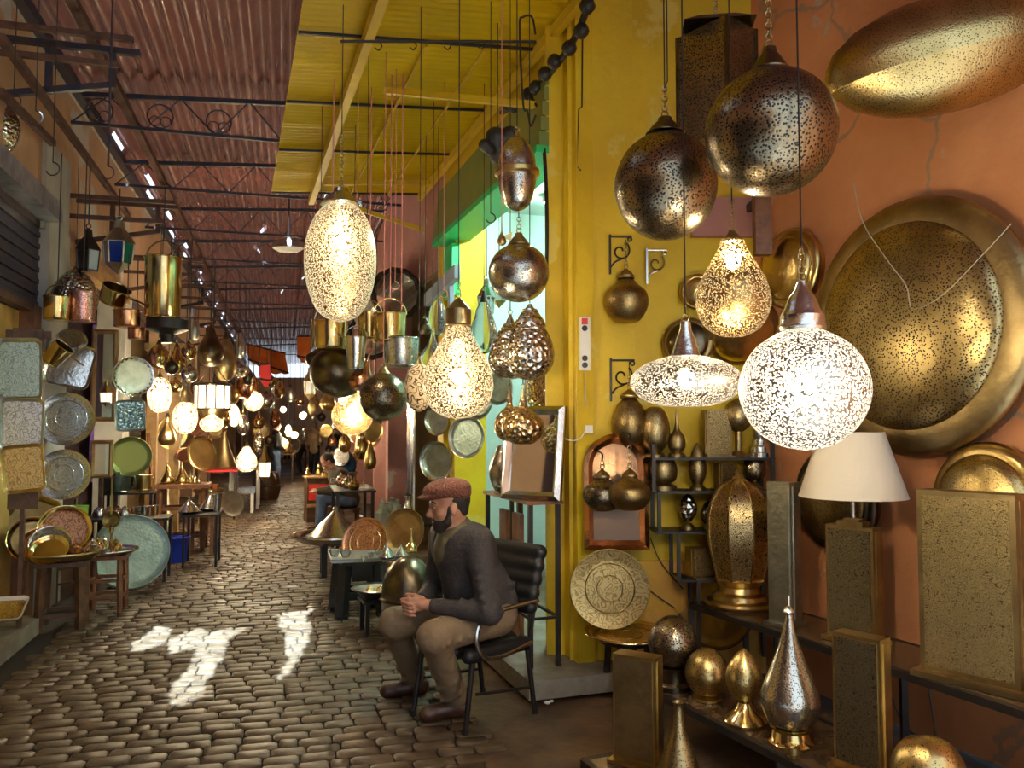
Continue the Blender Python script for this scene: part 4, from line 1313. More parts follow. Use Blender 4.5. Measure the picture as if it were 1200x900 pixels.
# standing teardrop
loc, s = m_at(927, 872, ZB)
root = vessel('teardrop_lamp', 'silver teardrop-shaped pierced lamp with long neck on the middle shelf', loc, [(r * s, z * s) for r, z in catmull([(16, 20), (26, 26), (33, 46), (31, 62), (20, 90), (12, 112), (6, 135), (4, 148)], 4)], M['perf_silver'],
              [('foot', [(r * s, z * s) for r, z in ((0, 0), (24, 0), (25, 3), (22, 6), (20, 16), (23, 20), (16, 22), (0, 22))], M['brass_pol']),
               ('finial', [(r * s, z * s) for r, z in ((4, 147), (7, 150), (5, 154), (2, 157), (2, 168), (0, 170))], M['silver'])], 'lamp')
# egg on foot
loc, s = m_at(873, 848, ZB)
vessel('egg_table_lamp', 'small pointed pierced brass egg lamp on a round foot', loc, [(r * s, z * s) for r, z in catmull([(8, 26), (17, 36), (21, 50), (18, 64), (9, 78), (0, 86)], 4)], M['perf_brass'],
       [('foot', [(r * s, z * s) for r, z in ((0, 0), (23, 0), (24, 4), (20, 9), (12, 15), (7, 24), (10, 28), (0, 30))], M['brass_pol'])], 'lamp')
# brass sphere
loc, s = m_at(829, 819, ZB)
vessel('brass_sphere_lamp', 'bright brass sphere lamp between the dark ball and the egg lamp', loc, [(r * s, z * s) for r, z in catmull([(7, 5), (16, 8), (24, 22), (25, 33), (20, 46), (10, 55), (0, 58)], 4)], M['perf_brass'],
       [('foot', [(r * s, z * s) for r, z in ((0, 0), (17, 0), (17, 3), (9, 7), (0, 8))], M['brass'])], 'lamp')
# dark ball on its drum
loc, s = m_at(789, 806, ZB)
vessel('dark_ball_lamp', 'dark bronze ball lamp on a drum foot at the left end of the middle shelf', loc, [(r * s, z * s) for r, z in catmull([(10, 24), (20, 30), (28, 46), (28, 56), (22, 70), (10, 80), (0, 82)], 4)], M['perf_dark'],
       [('foot', [(r * s, z * s) for r, z in ((0, 0), (20, 0), (20, 5), (16, 8), (15, 20), (18, 25), (0, 28))], M['bronze'])], 'lamp')
# slab lamp at the bottom
loc, s = m_at(748, 893, ZC)
boxlamp('slab_lamp', 'plain brass slab lamp at the front end of the lowest shelf', loc, math.radians(-32), 52 * s, 24 * s, 118 * s, M['brass_dull'], M['brass'], M['brass'], .015)
# slender vase
loc, s = m_at(796, 925, ZC)
vessel('slender_vase', 'slender dark brass vase lamp on the lowest shelf beside the slab lamp', loc, [(r * s, z * s) for r, z in catmull([(20, 4), (24, 20), (18, 42), (8, 66), (5, 92), (7, 98)], 4)], M['perf_fine'],
       [('foot', [(r * s, z * s) for r, z in ((0, 0), (22, 0), (20, 5), (0, 6))], M['brass'])], 'vase')
# dome at the bottom edge
loc, s = m_at(1089, 935, ZB)
vessel('dome_lamp', 'round pierced brass dome lamp cut by the bottom edge', loc, [(r * s, z * s) for r, z in catmull([(30, 4), (40, 18), (38, 42), (24, 62), (0, 70)], 5)], M['perf_brass'],
       [('foot', [(r * s, z * s) for r, z in ((0, 0), (32, 0), (30, 5), (0, 6))], M['brass'])], 'lamp')
# brown disc leaning behind the middle shelf
loc = OW.px(845, 790, .42)
plate('leaning_disc', 'brown metal disc leaning in the shade under the upper shelf', 0, 0, .62, 0, OW.n + V((0, -.3, .25)), M['brass_dull'], M['bronze'], at=V((loc.x, loc.y + .06, .22 + .295)), rimw=.1)
# vase below, at the foot of the big panel
for k, (px, py, hh, lab) in enumerate(((960, 935, 80, 'short brass candle stand below the silver teardrop lamp'),)):
    loc, s = m_at(px - 30, py, ZC)
    vessel('candle_stand', lab, loc, [(0, 0), (18 * s, 0), (16 * s, 4 * s), (6 * s, 10 * s), (4 * s, 40 * s), (7 * s, 46 * s), (0, 48 * s)], M['brass'], [('cup', [(4 * s, 46 * s), (9 * s, 50 * s), (9 * s, 58 * s), (7 * s, 58 * s), (0, 50 * s)], M['brass_pol'])], 'stand')

# ---- back shelf in the niche: four boards on a stepped black frame
YB = 5.12
sb = m_per_px(YB)
def bx(px): return (px - 600) / FPX * YB
def bz(py): return P(700, py, YB).z
BS = []
root = thing('back_shelf', 'stepped black metal shelf rack against the yellow niche wall', 'shelf', (bx(835), YB, 0))
for i, (xa, xb, py) in enumerate(((762, 905, 536), (766, 905, 575), (766, 860, 622), (792, 870, 678))):
    z = bz(py); BS.append(z)
    g = G(root.location); g.box((bx((xa + xb) / 2), YB + .08, z - .008), (bx(xb) - bx(xa), .24, .016)); g.build('shelf_board', M['iron'], root, smooth=False)
for px, ya, yb_ in ((770, 575, 622), (792, 622, 678), (814, 678, 780), (902, 470, 780), (866, 575, 678), (764, 520, 576)):
    for dy in (-.04, .2):
        g = G(root.location); g.bar((bx(px), YB + dy, bz(ya)), (bx(px), YB + dy, max(0, bz(yb_))), .022); g.build('upright', M['iron'], root, smooth=False)
def on(px, i, dy=0.06):
    return V((bx(px), YB + dy, BS[i]))
def scaled(pr): return [(r * sb, z * sb) for r, z in pr]
foot = lambda r: ('foot', scaled([(0, 0), (r, 0), (r, 3), (r * .6, 7), (0, 8)]), M['brass_dull'])
vessel('gourd_lamp', 'brown gourd-shaped lamp on the top board of the back shelf', on(769, 0), scaled(catmull([(7, 6), (15, 16), (18, 32), (14, 50), (8, 58), (0, 60)], 4)), M['perf_fine'], [foot(12)], 'lamp')
vessel('bottle_lamp', 'small long-necked brass bottle lamp on the top board', on(795, 0), scaled(catmull([(5, 5), (10, 12), (9, 24), (3, 34), (1.5, 52), (0, 58)], 4)), M['brass_dull'], [foot(10)], 'lamp')
boxlamp('square_box_lamp', 'square engraved brass box lamp on the top board of the back shelf', on(842, 0), 0.15, 30 * sb, 18 * sb, 54 * sb, M['eng_brass'], M['brass_dull'], None, .012)
vessel('ball_lamp', 'small brown ball lamp on the top board behind the white globe', on(868, 0), scaled(catmull([(5, 30), (14, 38), (17, 50), (12, 64), (0, 70)], 4)), M['perf_fine'], [('foot', scaled([(0, 0), (12, 0), (9, 4), (4, 8), (4, 32), (0, 32)]), M['brass_dull'])], 'lamp')
vessel('candle_lamp', 'squat silver stepped candle holder on the top board under the white globe', on(893, 0), scaled([(0, 0), (15, 0), (15, 5), (12, 6), (12, 12), (9, 14), (9, 20), (7, 21), (0, 21)]), M['silver'], [('cup', scaled([(5, 20), (8, 24), (8, 32), (6, 32), (0, 26)]), M['silver'])], 'holder')
vessel('bowl_lamp', 'round brown bowl lamp on the second board', on(778, 1), scaled(catmull([(8, 8), (15, 12), (17, 24), (14, 34), (10, 38)], 4)), M['perf_fine'], [('foot', scaled([(0, 0), (16, 0), (16, 5), (9, 8), (0, 9)]), M['brass_dull'])], 'lamp')
vessel('leaf_lamp', 'slim pointed leaf-shaped lamp on the second board', on(819, 1), scaled(catmull([(5, 5), (10, 18), (10, 32), (5, 48), (0, 56)], 4)), M['perf_fine'], [foot(9)], 'lamp')
boxlamp('small_box_lamp', 'small dark box lamp on the second board of the back shelf', on(852, 1), .35, 22 * sb, 16 * sb, 30 * sb, M['eng_dark'], M['brass_dull'], None, .01)
vessel('egg_lamp', 'dark egg-shaped lamp on the second board near the column lamp', on(886, 1), scaled(catmull([(5, 8), (12, 16), (13, 28), (8, 42), (0, 48)], 4)), M['perf_dark'], [foot(9)], 'lamp')
vessel('mosaic_egg_lamp', 'small silvery mosaic egg lamp on the third board', on(807, 2), scaled(catmull([(4, 10), (10, 18), (11, 28), (6, 38), (0, 42)], 4)), M['silver_ham'], [foot(8)], 'lamp')
vessel('ball_lamp', 'dark small ball lamp on the third board', on(834, 2), scaled(catmull([(4, 5), (11, 11), (12, 20), (7, 31), (0, 34)], 4)), M['perf_dark'], [foot(8)], 'lamp')
boxlamp('cube_lamp', 'little engraved cube lamp on the lowest board of the back shelf', on(820, 3), .3, 26 * sb, 22 * sb, 32 * sb, M['eng_brass'], M['brass_dull'], None, .012)

# ---- things on the yellow niche wall
YN = 5.25
scroll_bracket('scroll_bracket', 'black wrought-iron scroll bracket holding the small brass ball lamp', None, P(715, 298, YN), .26, 0, M['iron'])
scroll_bracket('scroll_bracket', 'black wrought-iron scroll bracket beside the white power strip', None, P(716, 445, YN), .28, 0, M['iron'])
scroll_bracket('scroll_bracket', 'pale wrought-iron scroll bracket right of the small brass ball lamp', None, P(758, 312, 5.37), .24, 0, M['chrome'])
lamp('small_ball_lamp', 'small unlit brass ball lamp hanging from the upper scroll bracket', 'squash', 734, 352, 52, 54, 5.2, M['perf_fine'], ('dome', 20, 12), None, P(734, 286, 5.2).z, 24)
lamp('gourd_hanging_lamp', 'brass gourd lamp hanging below the lower scroll bracket', 'egg', 738, 494, 42, 58, 5.2, M['perf_fine'], ('dome', 22, 10), None, P(738, 422, 5.2).z, 14)
lamp('squat_lamp', 'left of two squat dark lamps hanging before the copper arched mirror', 'squash', 706, 579, 46, 40, 4.95, M['perf_dark'], ('dome', 18, 10), None, P(706, 535, 4.95).z, 8)
lamp('squat_lamp', 'right of two squat dark lamps hanging before the copper arched mirror', 'squash', 738, 578, 50, 40, 4.85, M['perf_fine'], ('dome', 18, 10), None, P(738, 512, 4.85).z, 20)
root = wall_disc('wall_bowl_lamp', 'flat brass bowl lamp on the niche wall left of the pear lamp', 0, 0, .24, .06, .05, M['brass'], M['brass'], V((-.3, -1, -.25)), P(818, 342, 5.3))
root = wall_disc('wall_bowl_lamp', 'wide brown bowl lamp on the niche wall behind the saucer lamp', 0, 0, .50, .12, .06, M['brass'], M['brass_dull'], V((.1, -1, -.7)), P(868, 388, 5.25))
root = wall_disc('wall_bowl_lamp', 'dark round bowl lamp on the niche wall behind the saucer lamp cap', 0, 0, .34, .08, .05, M['bronze'], M['brass_dull'], V((-.4, -1, .1)), P(806, 402, 5.3))
for o in [x for x in SC.objects if x.name.split('.')[0] == 'squat_lamp']:
    zt = P(706 if '001' not in o.name else 738, 535 if '001' not in o.name else 512, o.location.y).z
    g = G(); g.tube(catv([(0, 0, zt - o.location.z - .02), (0, -.012, zt - o.location.z + .012), (0, .05, zt - o.location.z + .02), (0, 5.27 - o.location.y, zt - o.location.z + .03)], 4), .006, 6); g.build('wall_hook', M['iron'], o)
# dark wooden post
g = G(); g.box((0, 0, 0), (.10, .07, .40)); root = thing('wooden_post', 'short dark wooden post at the corner of yellow and orange walls', 'post', P(893, 262, 5.0))
g.build('post', M['woodr'], root, smooth=False); g = G(); g.box((.0, .12, .16), (.05, .25, .05)); g.build('wall_bolt', M['iron'], root, smooth=False)

# power strip
root = thing('power_strip', 'white power strip with red switch on the yellow wall', 'power strip', P(685, 403, 5.19))
s = m_per_px(5.235)
G().box((0, 0, 0), (13 * s, .03, 62 * s)).build('case', M['white'], root, smooth=False)
G().box((0, -.018, 26 * s), (7 * s, .012, 7 * s)).build('switch', M['red'], root, smooth=False)
for z in (18, -17, -25):
    g = G(); g.lathe([(0, 0), (3.4 * s, 0), (3.4 * s, .004), (0, .004)], 14, M=Matrix.Translation((0, -.016, z * s)) @ Matrix.Rotation(math.pi / 2, 4, 'X')); g.build('socket', M['iron'], root)
g = G(); g.tube([(0, 0, -31 * s), (.005, 0, -60 * s), (.01, 0, -.40)], .004, 5); g.build('cable', M['wirew'], root)
root = thing('socket_box', 'small white socket box with curved cable on the yellow wall', 'socket', P(690, 503, 5.2))
G().box((0, 0, 0), (.05, .03, .05)).build('case', M['white'], root, smooth=False)
g = G(); g.tube(catv([(-.02, -.01, 0), (-.06, -.02, -.06), (-.13, -.02, -.07), (-.2, -.02, -.02)], 5), .004, 5); g.build('cable', M['white'], root)

# arched copper mirror with trays before it
mirror('arched_mirror', 'arched mirror in a copper frame behind the two squat lamps', V(((722 - 600) / FPX * 5.1, 5.12, P(722, 645, 5.1).z)), 0, 76 * m_per_px(5.1), 134 * m_per_px(5.1), .06, M['copper'], lean=.10, arch=True, panem=mat('copper_mirror', (.10, .058, .036), 1, .22))
# stool with two brass trays
sl = H(733, 738, .36)
table('tray_stool', 'black round stool under the two brass trays by the yellow wall', 'stool', V((sl.x, 4.95, 0)), 0.3, .34, .34, .34, M['iron'], M['iron'], .03, .03, (), True, 1.15)
plate('flat_brass_tray', 'shiny brass tray lying flat on the black stool', 0, 0, .52, 0, V((0, -.03, 1)), M['eng_gold'], M['brass_pol'], at=V((sl.x, 4.95, .347)), deep=.10, medal=True)
R_ = 46 * m_per_px(4.95)
plate('round_brass_tray', 'large engraved brass tray propped upright on the flat tray', 0, 0, 2 * R_, 0, V((-.10, -1, .03)), M['eng_gold'], M['brass'], at=V(((714 - 600) / FPX * 4.97, 5.0, .375 + R_)), deep=.06, rimw=.22, medal=True)
# cables on the orange dado
for k, (pts, lab) in enumerate((([(762, 630), (775, 660), (800, 690)], 'thin black cable drooping behind the back shelf'), ([(745, 690), (752, 672), (760, 690), (790, 712)], 'thin black cable trailing on the ochre dado'))):
    w = catv([P(x, y, 5.34) for x, y in pts], 6)
    g = G(w[0]); g.tube(w, .004, 5); o = g.build('cable', M['wire']); o.location = w[0]; tag(o, lab, 'cable')
for k, (pts, lab) in enumerate((([(1040, 805), (1060, 850), (1085, 868)], 'black cable hanging on the orange wall below the upper shelf'), ([(1088, 800), (1092, 830), (1098, 868)], 'second black cable under the big panel lamp'))):
    w = catv([OW.px(x, y, .015) for x, y in pts], 6)
    g = G(w[0]); g.tube(w, .004, 5); o = g.build('cable', M['wire']); o.location = w[0]; tag(o, lab, 'cable')
# white lead over the huge disc
w = catv([OW.px(x, y, .30) for x, y in ((1185, 262), (1150, 300), (1105, 345), (1070, 362), (1062, 335), (1040, 305), (1012, 262), (1000, 215))], 6)
g = G(w[0]); g.tube(w, .003, 5); o = g.build('pale_lead', M['wirew']); o.location = w[0]; tag(o, 'pale electric lead looping across the huge brass disc', 'cable')
# hook wire on the yellow wall and cable down the pilaster
w = [P(x, y, 5.2) for x, y in ((683, 10), (682, 125), (678, 128), (676, 195), (681, 200))]
g = G(w[0]); g.tube(w, .005, 5); o = g.build('hook_wire', M['iron']); o.location = w[0]; tag(o, 'long thin hook wire hanging before the yellow wall corner', 'hook')
w = catv([RW.px(x, y, .12) for x, y in ((618, 110), (632, 130), (638, 180), (641, 260), (640, 330))], 5)
g = G(w[0]); g.tube(w, .014, 6); o = g.build('black_pipe', M['iron']); o.location = w[0]; tag(o, 'black bent pipe running down the yellow pilaster by the shop', 'pipe')
w = catv([RW.px(x, y, .10) for x, y in ((690, 5), (676, 40), (660, 66), (646, 84), (632, 100), (616, 118), (600, 126), (588, 132))], 5)
g = G(w[0]); g.tube(w, .022, 6)
for i in range(0, len(w), 4): g.ball(w[i] + V((random.uniform(-.03, .03), -.02, random.uniform(-.03, .03))), .05, 8)
o = g.build('cable_bundle', M['wire']); o.location = w[0]; tag(o, 'knotted bundle of black cables along the canopy wall beam', 'cable')
# ================================================================ CENTRE: LAMPS UNDER THE CANOPY AND THE BRIGHT SHOP
def zc(p):                                        # canopy underside above p
    u = (V((p.x, p.y, 0)) - RW.o).dot(RW.n)
    return 4.30 - .085 * u + .04
def hang(name, label, kind, px, py, w, h, Y, mm, **kw):
    kw.setdefault('top', zc(P(px, py, Y)))
    return lamp(name, label, kind, px, py, w, h, Y, mm, **kw)
hang('oval_lamp', 'burning oval pierced lamp hanging highest under the yellow canopy', 'oval', 399, 308, 84, 142, 4.9, M['lit_warm'], cap=('cone', 48, 20), capm=M['chrome'], chn=60, bulb=(.18, M['bulb']), bulbr=.03, seg=48)
hang('pear_lamp', 'burning pear-shaped pierced lamp with ribbed copper cap above the seated man', 'pear', 537, 436, 82, 110, 4.3, M['lit_warm'], cap=('drum', 30, 34), capm=M['brass_dull'], bulb=(-.05, M['bulb']), bulbr=.034, seg=48, chn=10)
hang('globe_lamp', 'silvery pierced globe lamp with glowing highlights before the bright shop', 'sphere', 608, 320, 72, 70, 4.5, M['perf_silver'], cap=('cone', 26, 14), capm=M['brass_dull'], chn=12, top=P(606, 248, 4.5).z)
hang('hammered_lamp', 'front of two hammered silver pear lamps below the silvery globe', 'gourd', 621, 404, 58, 84, 4.5, M['silver_ham'], cap=('cone', 14, 8), capm=M['silver'], ring=False)
hang('hammered_lamp', 'rear of two hammered silver pear lamps, partly hidden', 'gourd', 598, 412, 52, 66, 4.95, M['silver_ham'], cap=('cone', 12, 12), capm=M['silver'])
root = hang('acorn_lamp', 'acorn-shaped pierced lamp with a band round its middle, high by the shop', 'oval', 606, 205, 46, 88, 4.5, M['perf_silver'], cap=('cone', 12, 10), capm=M['brass_dull'])
s = m_per_px(4.5); G().lathe([(22 * s, -3 * s), (27 * s, 0), (27 * s, 5 * s), (22 * s, 8 * s)], 36).build('band', M['brass'], root)
hang('onion_lamp', 'front of two onion-shaped hammered brass lamps by the leaning mirror', 'onion', 613, 494, 50, 54, 4.5, M['brass_ham'], cap=('cone', 8, 12), top=P(613, 444, 4.5).z)
hang('onion_lamp', 'rear of two onion-shaped hammered brass lamps by the leaning mirror', 'onion', 597, 492, 36, 50, 4.95, M['brass_ham'], cap=('cone', 8, 10), top=P(597, 444, 4.95).z)
hang('glass_lamp', 'clear glass hanging lamp behind the pear lamp cap', 'gourd', 567, 384, 32, 62, 6.3, M['glass'], cap=('cone', 10, 14), capm=M['iron'])
hang('lattice_lamp', 'lattice-patterned glowing lamp tucked behind the pear lamp', 'sphere', 491, 454, 34, 58, 5.0, engraved('lattice_shade', (.85, .66, .40), (.06, .03, .02), 26, .6, 0.0), cap=('cone', 10, 8))
hang('dark_ball_lamp', 'dark greenish ball lamp hanging right of the copper pots', 'sphere', 449, 465, 56, 57, 5.6, M['perf_dark'], cap=('cone', 16, 8), wire=M['wirer'])
hang('dark_bowl', 'wide dark bronze cauldron hanging among the brass pots', 'saucer', 396, 436, 66, 58, 6.4, M['bronze'], cat='bowl', cap=('drum', 42, 8), capm=M['bronze'], tilt=(0, .35, 0), top=None, ring=False)
hang('amber_bowl', 'amber coloured ladle-shaped bowl below the brass bucket', 'drop', 426, 437, 28, 46, 6.0, M['copper'], cat='bowl', tilt=(0, .3, 0), top=None)
hang('small_dark_lamp', 'small greenish bronze melon lamp at the left of the hanging pots', 'squash', 374, 420, 32, 22, 6.5, M['bronze'])
cz = lambda px, py, Y: zc(P(px, py, Y))
pot('brass_pot', 'shiny brass cylinder pot hanging below the burning oval lamp', 388, 393, 40, 33, 6.0, M['brass_pol'], cord=cz(388, 393, 6.0))
pot('brass_pot', 'brass pot with loop handle hung by a pink string', 457, 385, 38, 34, 6.0, M['brass_pol'], cord=cz(457, 385, 6.0), handle='loop')
pot('brass_pot', 'small brass pot left of the loop-handled pot', 433, 382, 28, 32, 6.2, M['brass_pol'], cord=cz(433, 382, 6.2))
pot('silver_pot', 'chased silver pot hanging at the right of the brass pots', 470, 414, 42, 34, 6.0, M['eng_silver'], cord=cz(470, 414, 6.0), handle=None)
pot('silver_bucket', 'tapered silver bucket in the middle of the hanging pots', 417, 414, 26, 38, 5.9, M['silver'], cord=cz(417, 414, 5.9), taper=.7)
plate('brass_dish', 'round brass dish seen edge-on left of the brass cylinder pot', 367, 392, 36, 6.1, V((-1, -.35, 0)), M['brass'], M['brass_pol'], cat='dish')
hang('round_lit_lamp', 'burning gold pierced globe lamp behind the dark ball lamp', 'sphere', 413, 487, 48, 46, 7.0, M['lit_gold'], cap=('cone', 12, 8), bulb=(.1, M['bulb']), bulbr=.045)
hang('glass_dome', 'clear glass hanging dome beside the loop-handled brass pot', 'egg', 513, 372, 22, 44, 7.2, M['glass'])
hang('glass_dome', 'clear glass flask lamp left of the pear lamp', 'drop', 507, 412, 32, 50, 6.6, M['glass'])
hang('small_bell', 'small dark metal bell hanging at the pillar', 'squash', 498, 383, 16, 20, 7.4, M['bronze'])
# plates on the yellow pillars
for (py, h_, lab) in ((493, 34, 'upper oval silver-rimmed dish on the yellow pillar'), (540, 46, 'lower oval silver-rimmed dish on the yellow pillar above the cap')):
    p = RW.px(514, py, .12)
    plate('oval_dish', lab, 0, 0, h_ * m_per_px(p.y) * 1.02, 0, V((-.55, -.85, -.05)), M['pewter'], M['silver'], at=p, deep=.28)
# hook chain ornament left in the lamp group
root = thing('brass_bird', 'little brass bird ornament hanging above the silvery globe', 'ornament', P(588, 278, 4.4))
G().lathe(profile('drop', .05, .09), 12).build('body', M['brass'], root); g = G(); g.slab([(0, 0), (.06, .03), (.05, -.02)], Matrix.Rotation(math.pi / 2, 4, 'X'), .006); g.build('tail', M['brass'], root, smooth=False)
g = G(); g.tube([(0, 0, .04), (0, 0, zc(root.location) - root.location.z)], .003, 5); g.build('cord', M['wirer'], root)
root = thing('black_rag', 'ragged black cloth bundle beside the acorn lamp', 'cloth', P(583, 172, 5.3))
rg = random.Random(2)
sdf_part('bundle', [ell(V((rg.uniform(-.09, .09), rg.uniform(-.06, .06), rg.uniform(-.13, .13))), (rg.uniform(.03, .07),) * 3, None, .02) for i in range(14)], .012, M['wire'], root)
g = G(); g.tube([(0, 0, .1), (0, 0, zc(root.location) - root.location.z)], .004, 5); g.build('cord', M['wire'], root)
p = P(613, 20, 4.5); g = G(p); g.tube(catv([p + V((.07, 0, -.10)), p + V((.05, 0, .0)), p, p + V((-.02, 0, -.06)), p + V((0, 0, -.5)), P(618, 130, 4.5), P(622, 148, 4.5), P(628, 135, 4.5)], 6), .006, 6)
o = g.build('long_hook', M['iron']); o.location = p; tag(o, 'long bent iron hook hanging from the canopy above the acorn lamp', 'hook')
# empty strings and hooks from the canopy
for k, (px, y1, Y, lab) in enumerate(((463, 330, 5.9, 'pink string hanging before the pink wall'), (430, 300, 5.6, 'thin string right of the burning oval lamp'), (520, 340, 6.2, 'thin string before the rolled awning'), (575, 250, 5.0, 'thin string before the green valance'))):
    p = P(px, y1, Y); g = G(p); g.tube([p, V((p.x, p.y, zc(p)))], .003, 5); g.tube([p + V((.03 * math.sin(a), 0, -.03 + .03 * math.cos(a))) for a in np.linspace(0, 4.4, 10)], .004, 5)
    o = g.build('hanging_string', M['wirer'] if k % 2 == 0 else M['wire']); o.location = p; tag(o, lab, 'string')

# ---- the display table at the shop front
c0 = H(661, 781, .11); A_ = V((c0.x, c0.y, 0)); D_ = RW.d; DI = RW.n
TW, TD, TH = .95, .24, 1.135
cen = A_ + D_ * (TW / 2) + DI * (TD / 2)
table('display_table', 'tall black steel display table with boards behind the chair', 'table', cen + UP * .11, RW.yaw, TW, TD, TH - .11, M['woodr'], M['iron'], .028, .022, (.30,))
def T_(f, g_): return A_ + D_ * (TW * f) + DI * (TD * g_) + UP * TH
mirror('leaning_mirror', 'silver framed mirror leaning on the display table', H(622, 586, TH), -.50, .42, .60, .055, M['silver'], lean=.14)
boxlamp('small_box', 'small brass box with engraved sides on the display table', T_(.30, .78), .5, .08, .06, .12, M['eng_brass'], M['brass_pol'], None, .01, cat='box')
vessel('wire_vase', 'open lattice wire vase on the display table', T_(.78, .6), catmull([(.06, 0), (.10, .08), (.11, .18), (.07, .28), (.05, .33)], 4), M['perf_silver'], [('foot', [(0, 0), (.07, 0), (.06, .012), (0, .012)], M['brass'])])
vessel('glass_jar', 'clear glass jar with lid on the display table', T_(.93, .35), [(0, 0), (.06, 0), (.07, .05), (.06, .11), (.05, .12)], M['glass'], [('lid', [(.055, .12), (.05, .14), (.012, .16), (.015, .18), (0, .19)], M['silver'])], 'jar')
vessel('silver_bowl', 'low silver bowl at the front of the display table', T_(.60, .75), [(0, 0), (.05, 0), (.09, .05), (.095, .055), (.085, .05), (.045, .008), (0, .008)], M['silver'], [('ring_foot', [(.05, -.001), (.052, .008), (.04, .008)], M['brass'])], 'bowl')
# wooden crates under the table
for k, (f, lab) in enumerate(((.55, 'upright reddish wooden board under the display table, right'), (.85, 'upright reddish wooden board under the display table, left'))):
    p = A_ + D_ * (TW * f) + DI * (TD * .5)
    root = thing('wooden_board', lab, 'board', p + UP * .11, RW.yaw)
    G().box((0, 0, .45), (.16, .03, .9)).build('plank', M['woodr'], root, smooth=False); G().box((0, .02, .45), (.16, .02, .06)).build('cleat', M['wood'], root, smooth=False)
# things in the bright shop
mirror('shop_mirror', 'ornate greenish mirror inside the bright shop', RW.at(1.9, .95, -1.1), RW.yaw + math.pi, .55, .95, .09, M['greenpl'], arch=True)
plate('hammered_shield', 'hammered brass shield on the shop jamb right of the hammered lamps', 0, 0, .46, 0, V((-.75, -.65, .0)), M['brass_ham'], M['silver_ham'], at=RW.px(646, 450, -.1), cat='shield', deep=.25)
for k, (px, py, Y, dia, lab) in enumerate(((560, 470, 7.4, 44, 'greenish tin tray leaning inside the shop behind the pear lamp'), (585, 455, 7.2, 40, 'blue-green tin tray inside the shop beside the hammered lamps'), (548, 512, 7.6, 50, 'dark greenish tray inside the shop above the cap'))):
    p = P(px, py, Y); plate('tin_tray', lab, 0, 0, dia * m_per_px(Y), 0, V((-.6, -1, .05)), M['greenpl'], M['pewter'], at=p, deep=.15)
table('shop_table', 'dark wooden table inside the bright shop carrying tin trays', 'table', RW.at(2.0, .11, -.75), RW.yaw, 1.3, .5, .84, M['wood'], M['wood'], .05)
SHT = lambda f, g_: RW.at(1.4 + 1.2 * f, .95, -.55 - .3 * g_)
for k, (f, g_, lab) in enumerate(((.1, .2, 'glass oil bottle on the shop table, right'), (.4, .6, 'glass oil bottle on the shop table, middle'), (.8, .3, 'glass oil bottle on the shop table, left'))):
    vessel('glass_bottle', lab, SHT(f, g_), catmull([(0, 0), (.05, 0), (.07, .08), (.05, .18), (.02, .24), (.02, .30)], 3), M['glass'], [('stopper', [(.022, .30), (.03, .32), (.0, .35)], M['silver'])], 'bottle', 20)
for k, (px, py, w, h, Y, mm, lab) in enumerate(((570, 352, 20, 26, 7.4, 'silver', 'silver filigree lantern inside the shop upper window'), (585, 340, 18, 22, 7.8, 'brass', 'brass lantern inside the shop near the window top'))):
    lantern('shop_lantern', lab, px, py, w, h * 2, Y, M[mm], [M['glass']], 6, top=3.86)
root = thing('tray_shelf', 'white shelf board inside the bright shop window', 'shelf', RW.at(1.8, 2.62, -1.2))
g = G(root.location); g.bar(RW.at(.4, 2.62, -1.4), RW.at(3.1, 2.62, -1.4), .5, .03); g.build('shelf_board', M['white'], root, smooth=False)
for tt in (.9, 2.4):
    g = G(root.location); g.bar(RW.at(tt, 2.6, -2.2), RW.at(tt, 2.6, -1.2), .03, .03); g.build('support', M['iron'], root, smooth=False)
for k, (tt, w, lab) in enumerate(((.9, .14, 'teal glass bowl on the white shop shelf, right'), (1.5, .18, 'black round pot on the white shop shelf'), (2.1, .13, 'teal glass bowl on the white shop shelf, left'))):
    vessel('shelf_bowl', lab, RW.at(tt, 2.635, -1.4), [(0, 0), (w * .5, 0), (w, w * .5), (w * 1.05, w), (w * .95, w), (w * .45, .02), (0, .02)], M['glass'] if k != 1 else M['iron'], [('ring_foot', [(w * .5, -.001), (w * .52, .012), (w * .4, .012)], M['iron'])], 'bowl')

# ---- wares on the ground at the right, from the man backwards
def plastic_stool(label, loc, yaw, w, h):
    root = thing('plastic_stool', label, 'stool', loc, yaw)
    G().box((0, 0, h - .02), (w, w, .04)).build('seat', M['plasticb'], root, smooth=False)
    for sx in (-1, 1):
        for sy in (-1, 1):
            a = V((sx * w * .42, sy * w * .42, h - .03)); b_ = V((sx * w * .52, sy * w * .52, 0))
            g = G(); g.bar(a, b_, w * .24, w * .24); g.bar(b_ + UP * .03, b_, w * .27, w * .27); g.build('leg', M['plasticb'], root, smooth=False)
    for i, (ax, ay) in enumerate(((1, 0), (-1, 0), (0, 1), (0, -1))):
        c = V((ax * w * .45, ay * w * .45, h * .78)); g = G(); g.box(c, (w * .5 if ay else .02, w * .5 if ax else .02, h * .3)); g.box(V((ax * w * .5, ay * w * .5, h * .38)), (w * .7 if ay else .02, w * .7 if ax else .02, h * .14)); g.build('apron', M['plasticb'], root, smooth=False)
    return root
ps = FL(420, 718)
plastic_stool('black plastic stool with cut-out sides under a grey board', ps, LW.yaw + .1, .34, .47)
bt = V((ps.x + .02, ps.y + .05, .47))
root = thing('display_board', 'grey board on the black plastic stool covered with small wares', 'board', bt, LW.yaw - math.pi / 2)
G().box((.05, 0, .012), (.66, .52, .024)).build('board', mat('grey_formica', (.22, .22, .19), 0, .3), root, smooth=False); G().box((.05, -.262, .006), (.66, .012, .02)).build('edge_strip', M['chrome'], root, smooth=False)
BZ = .494
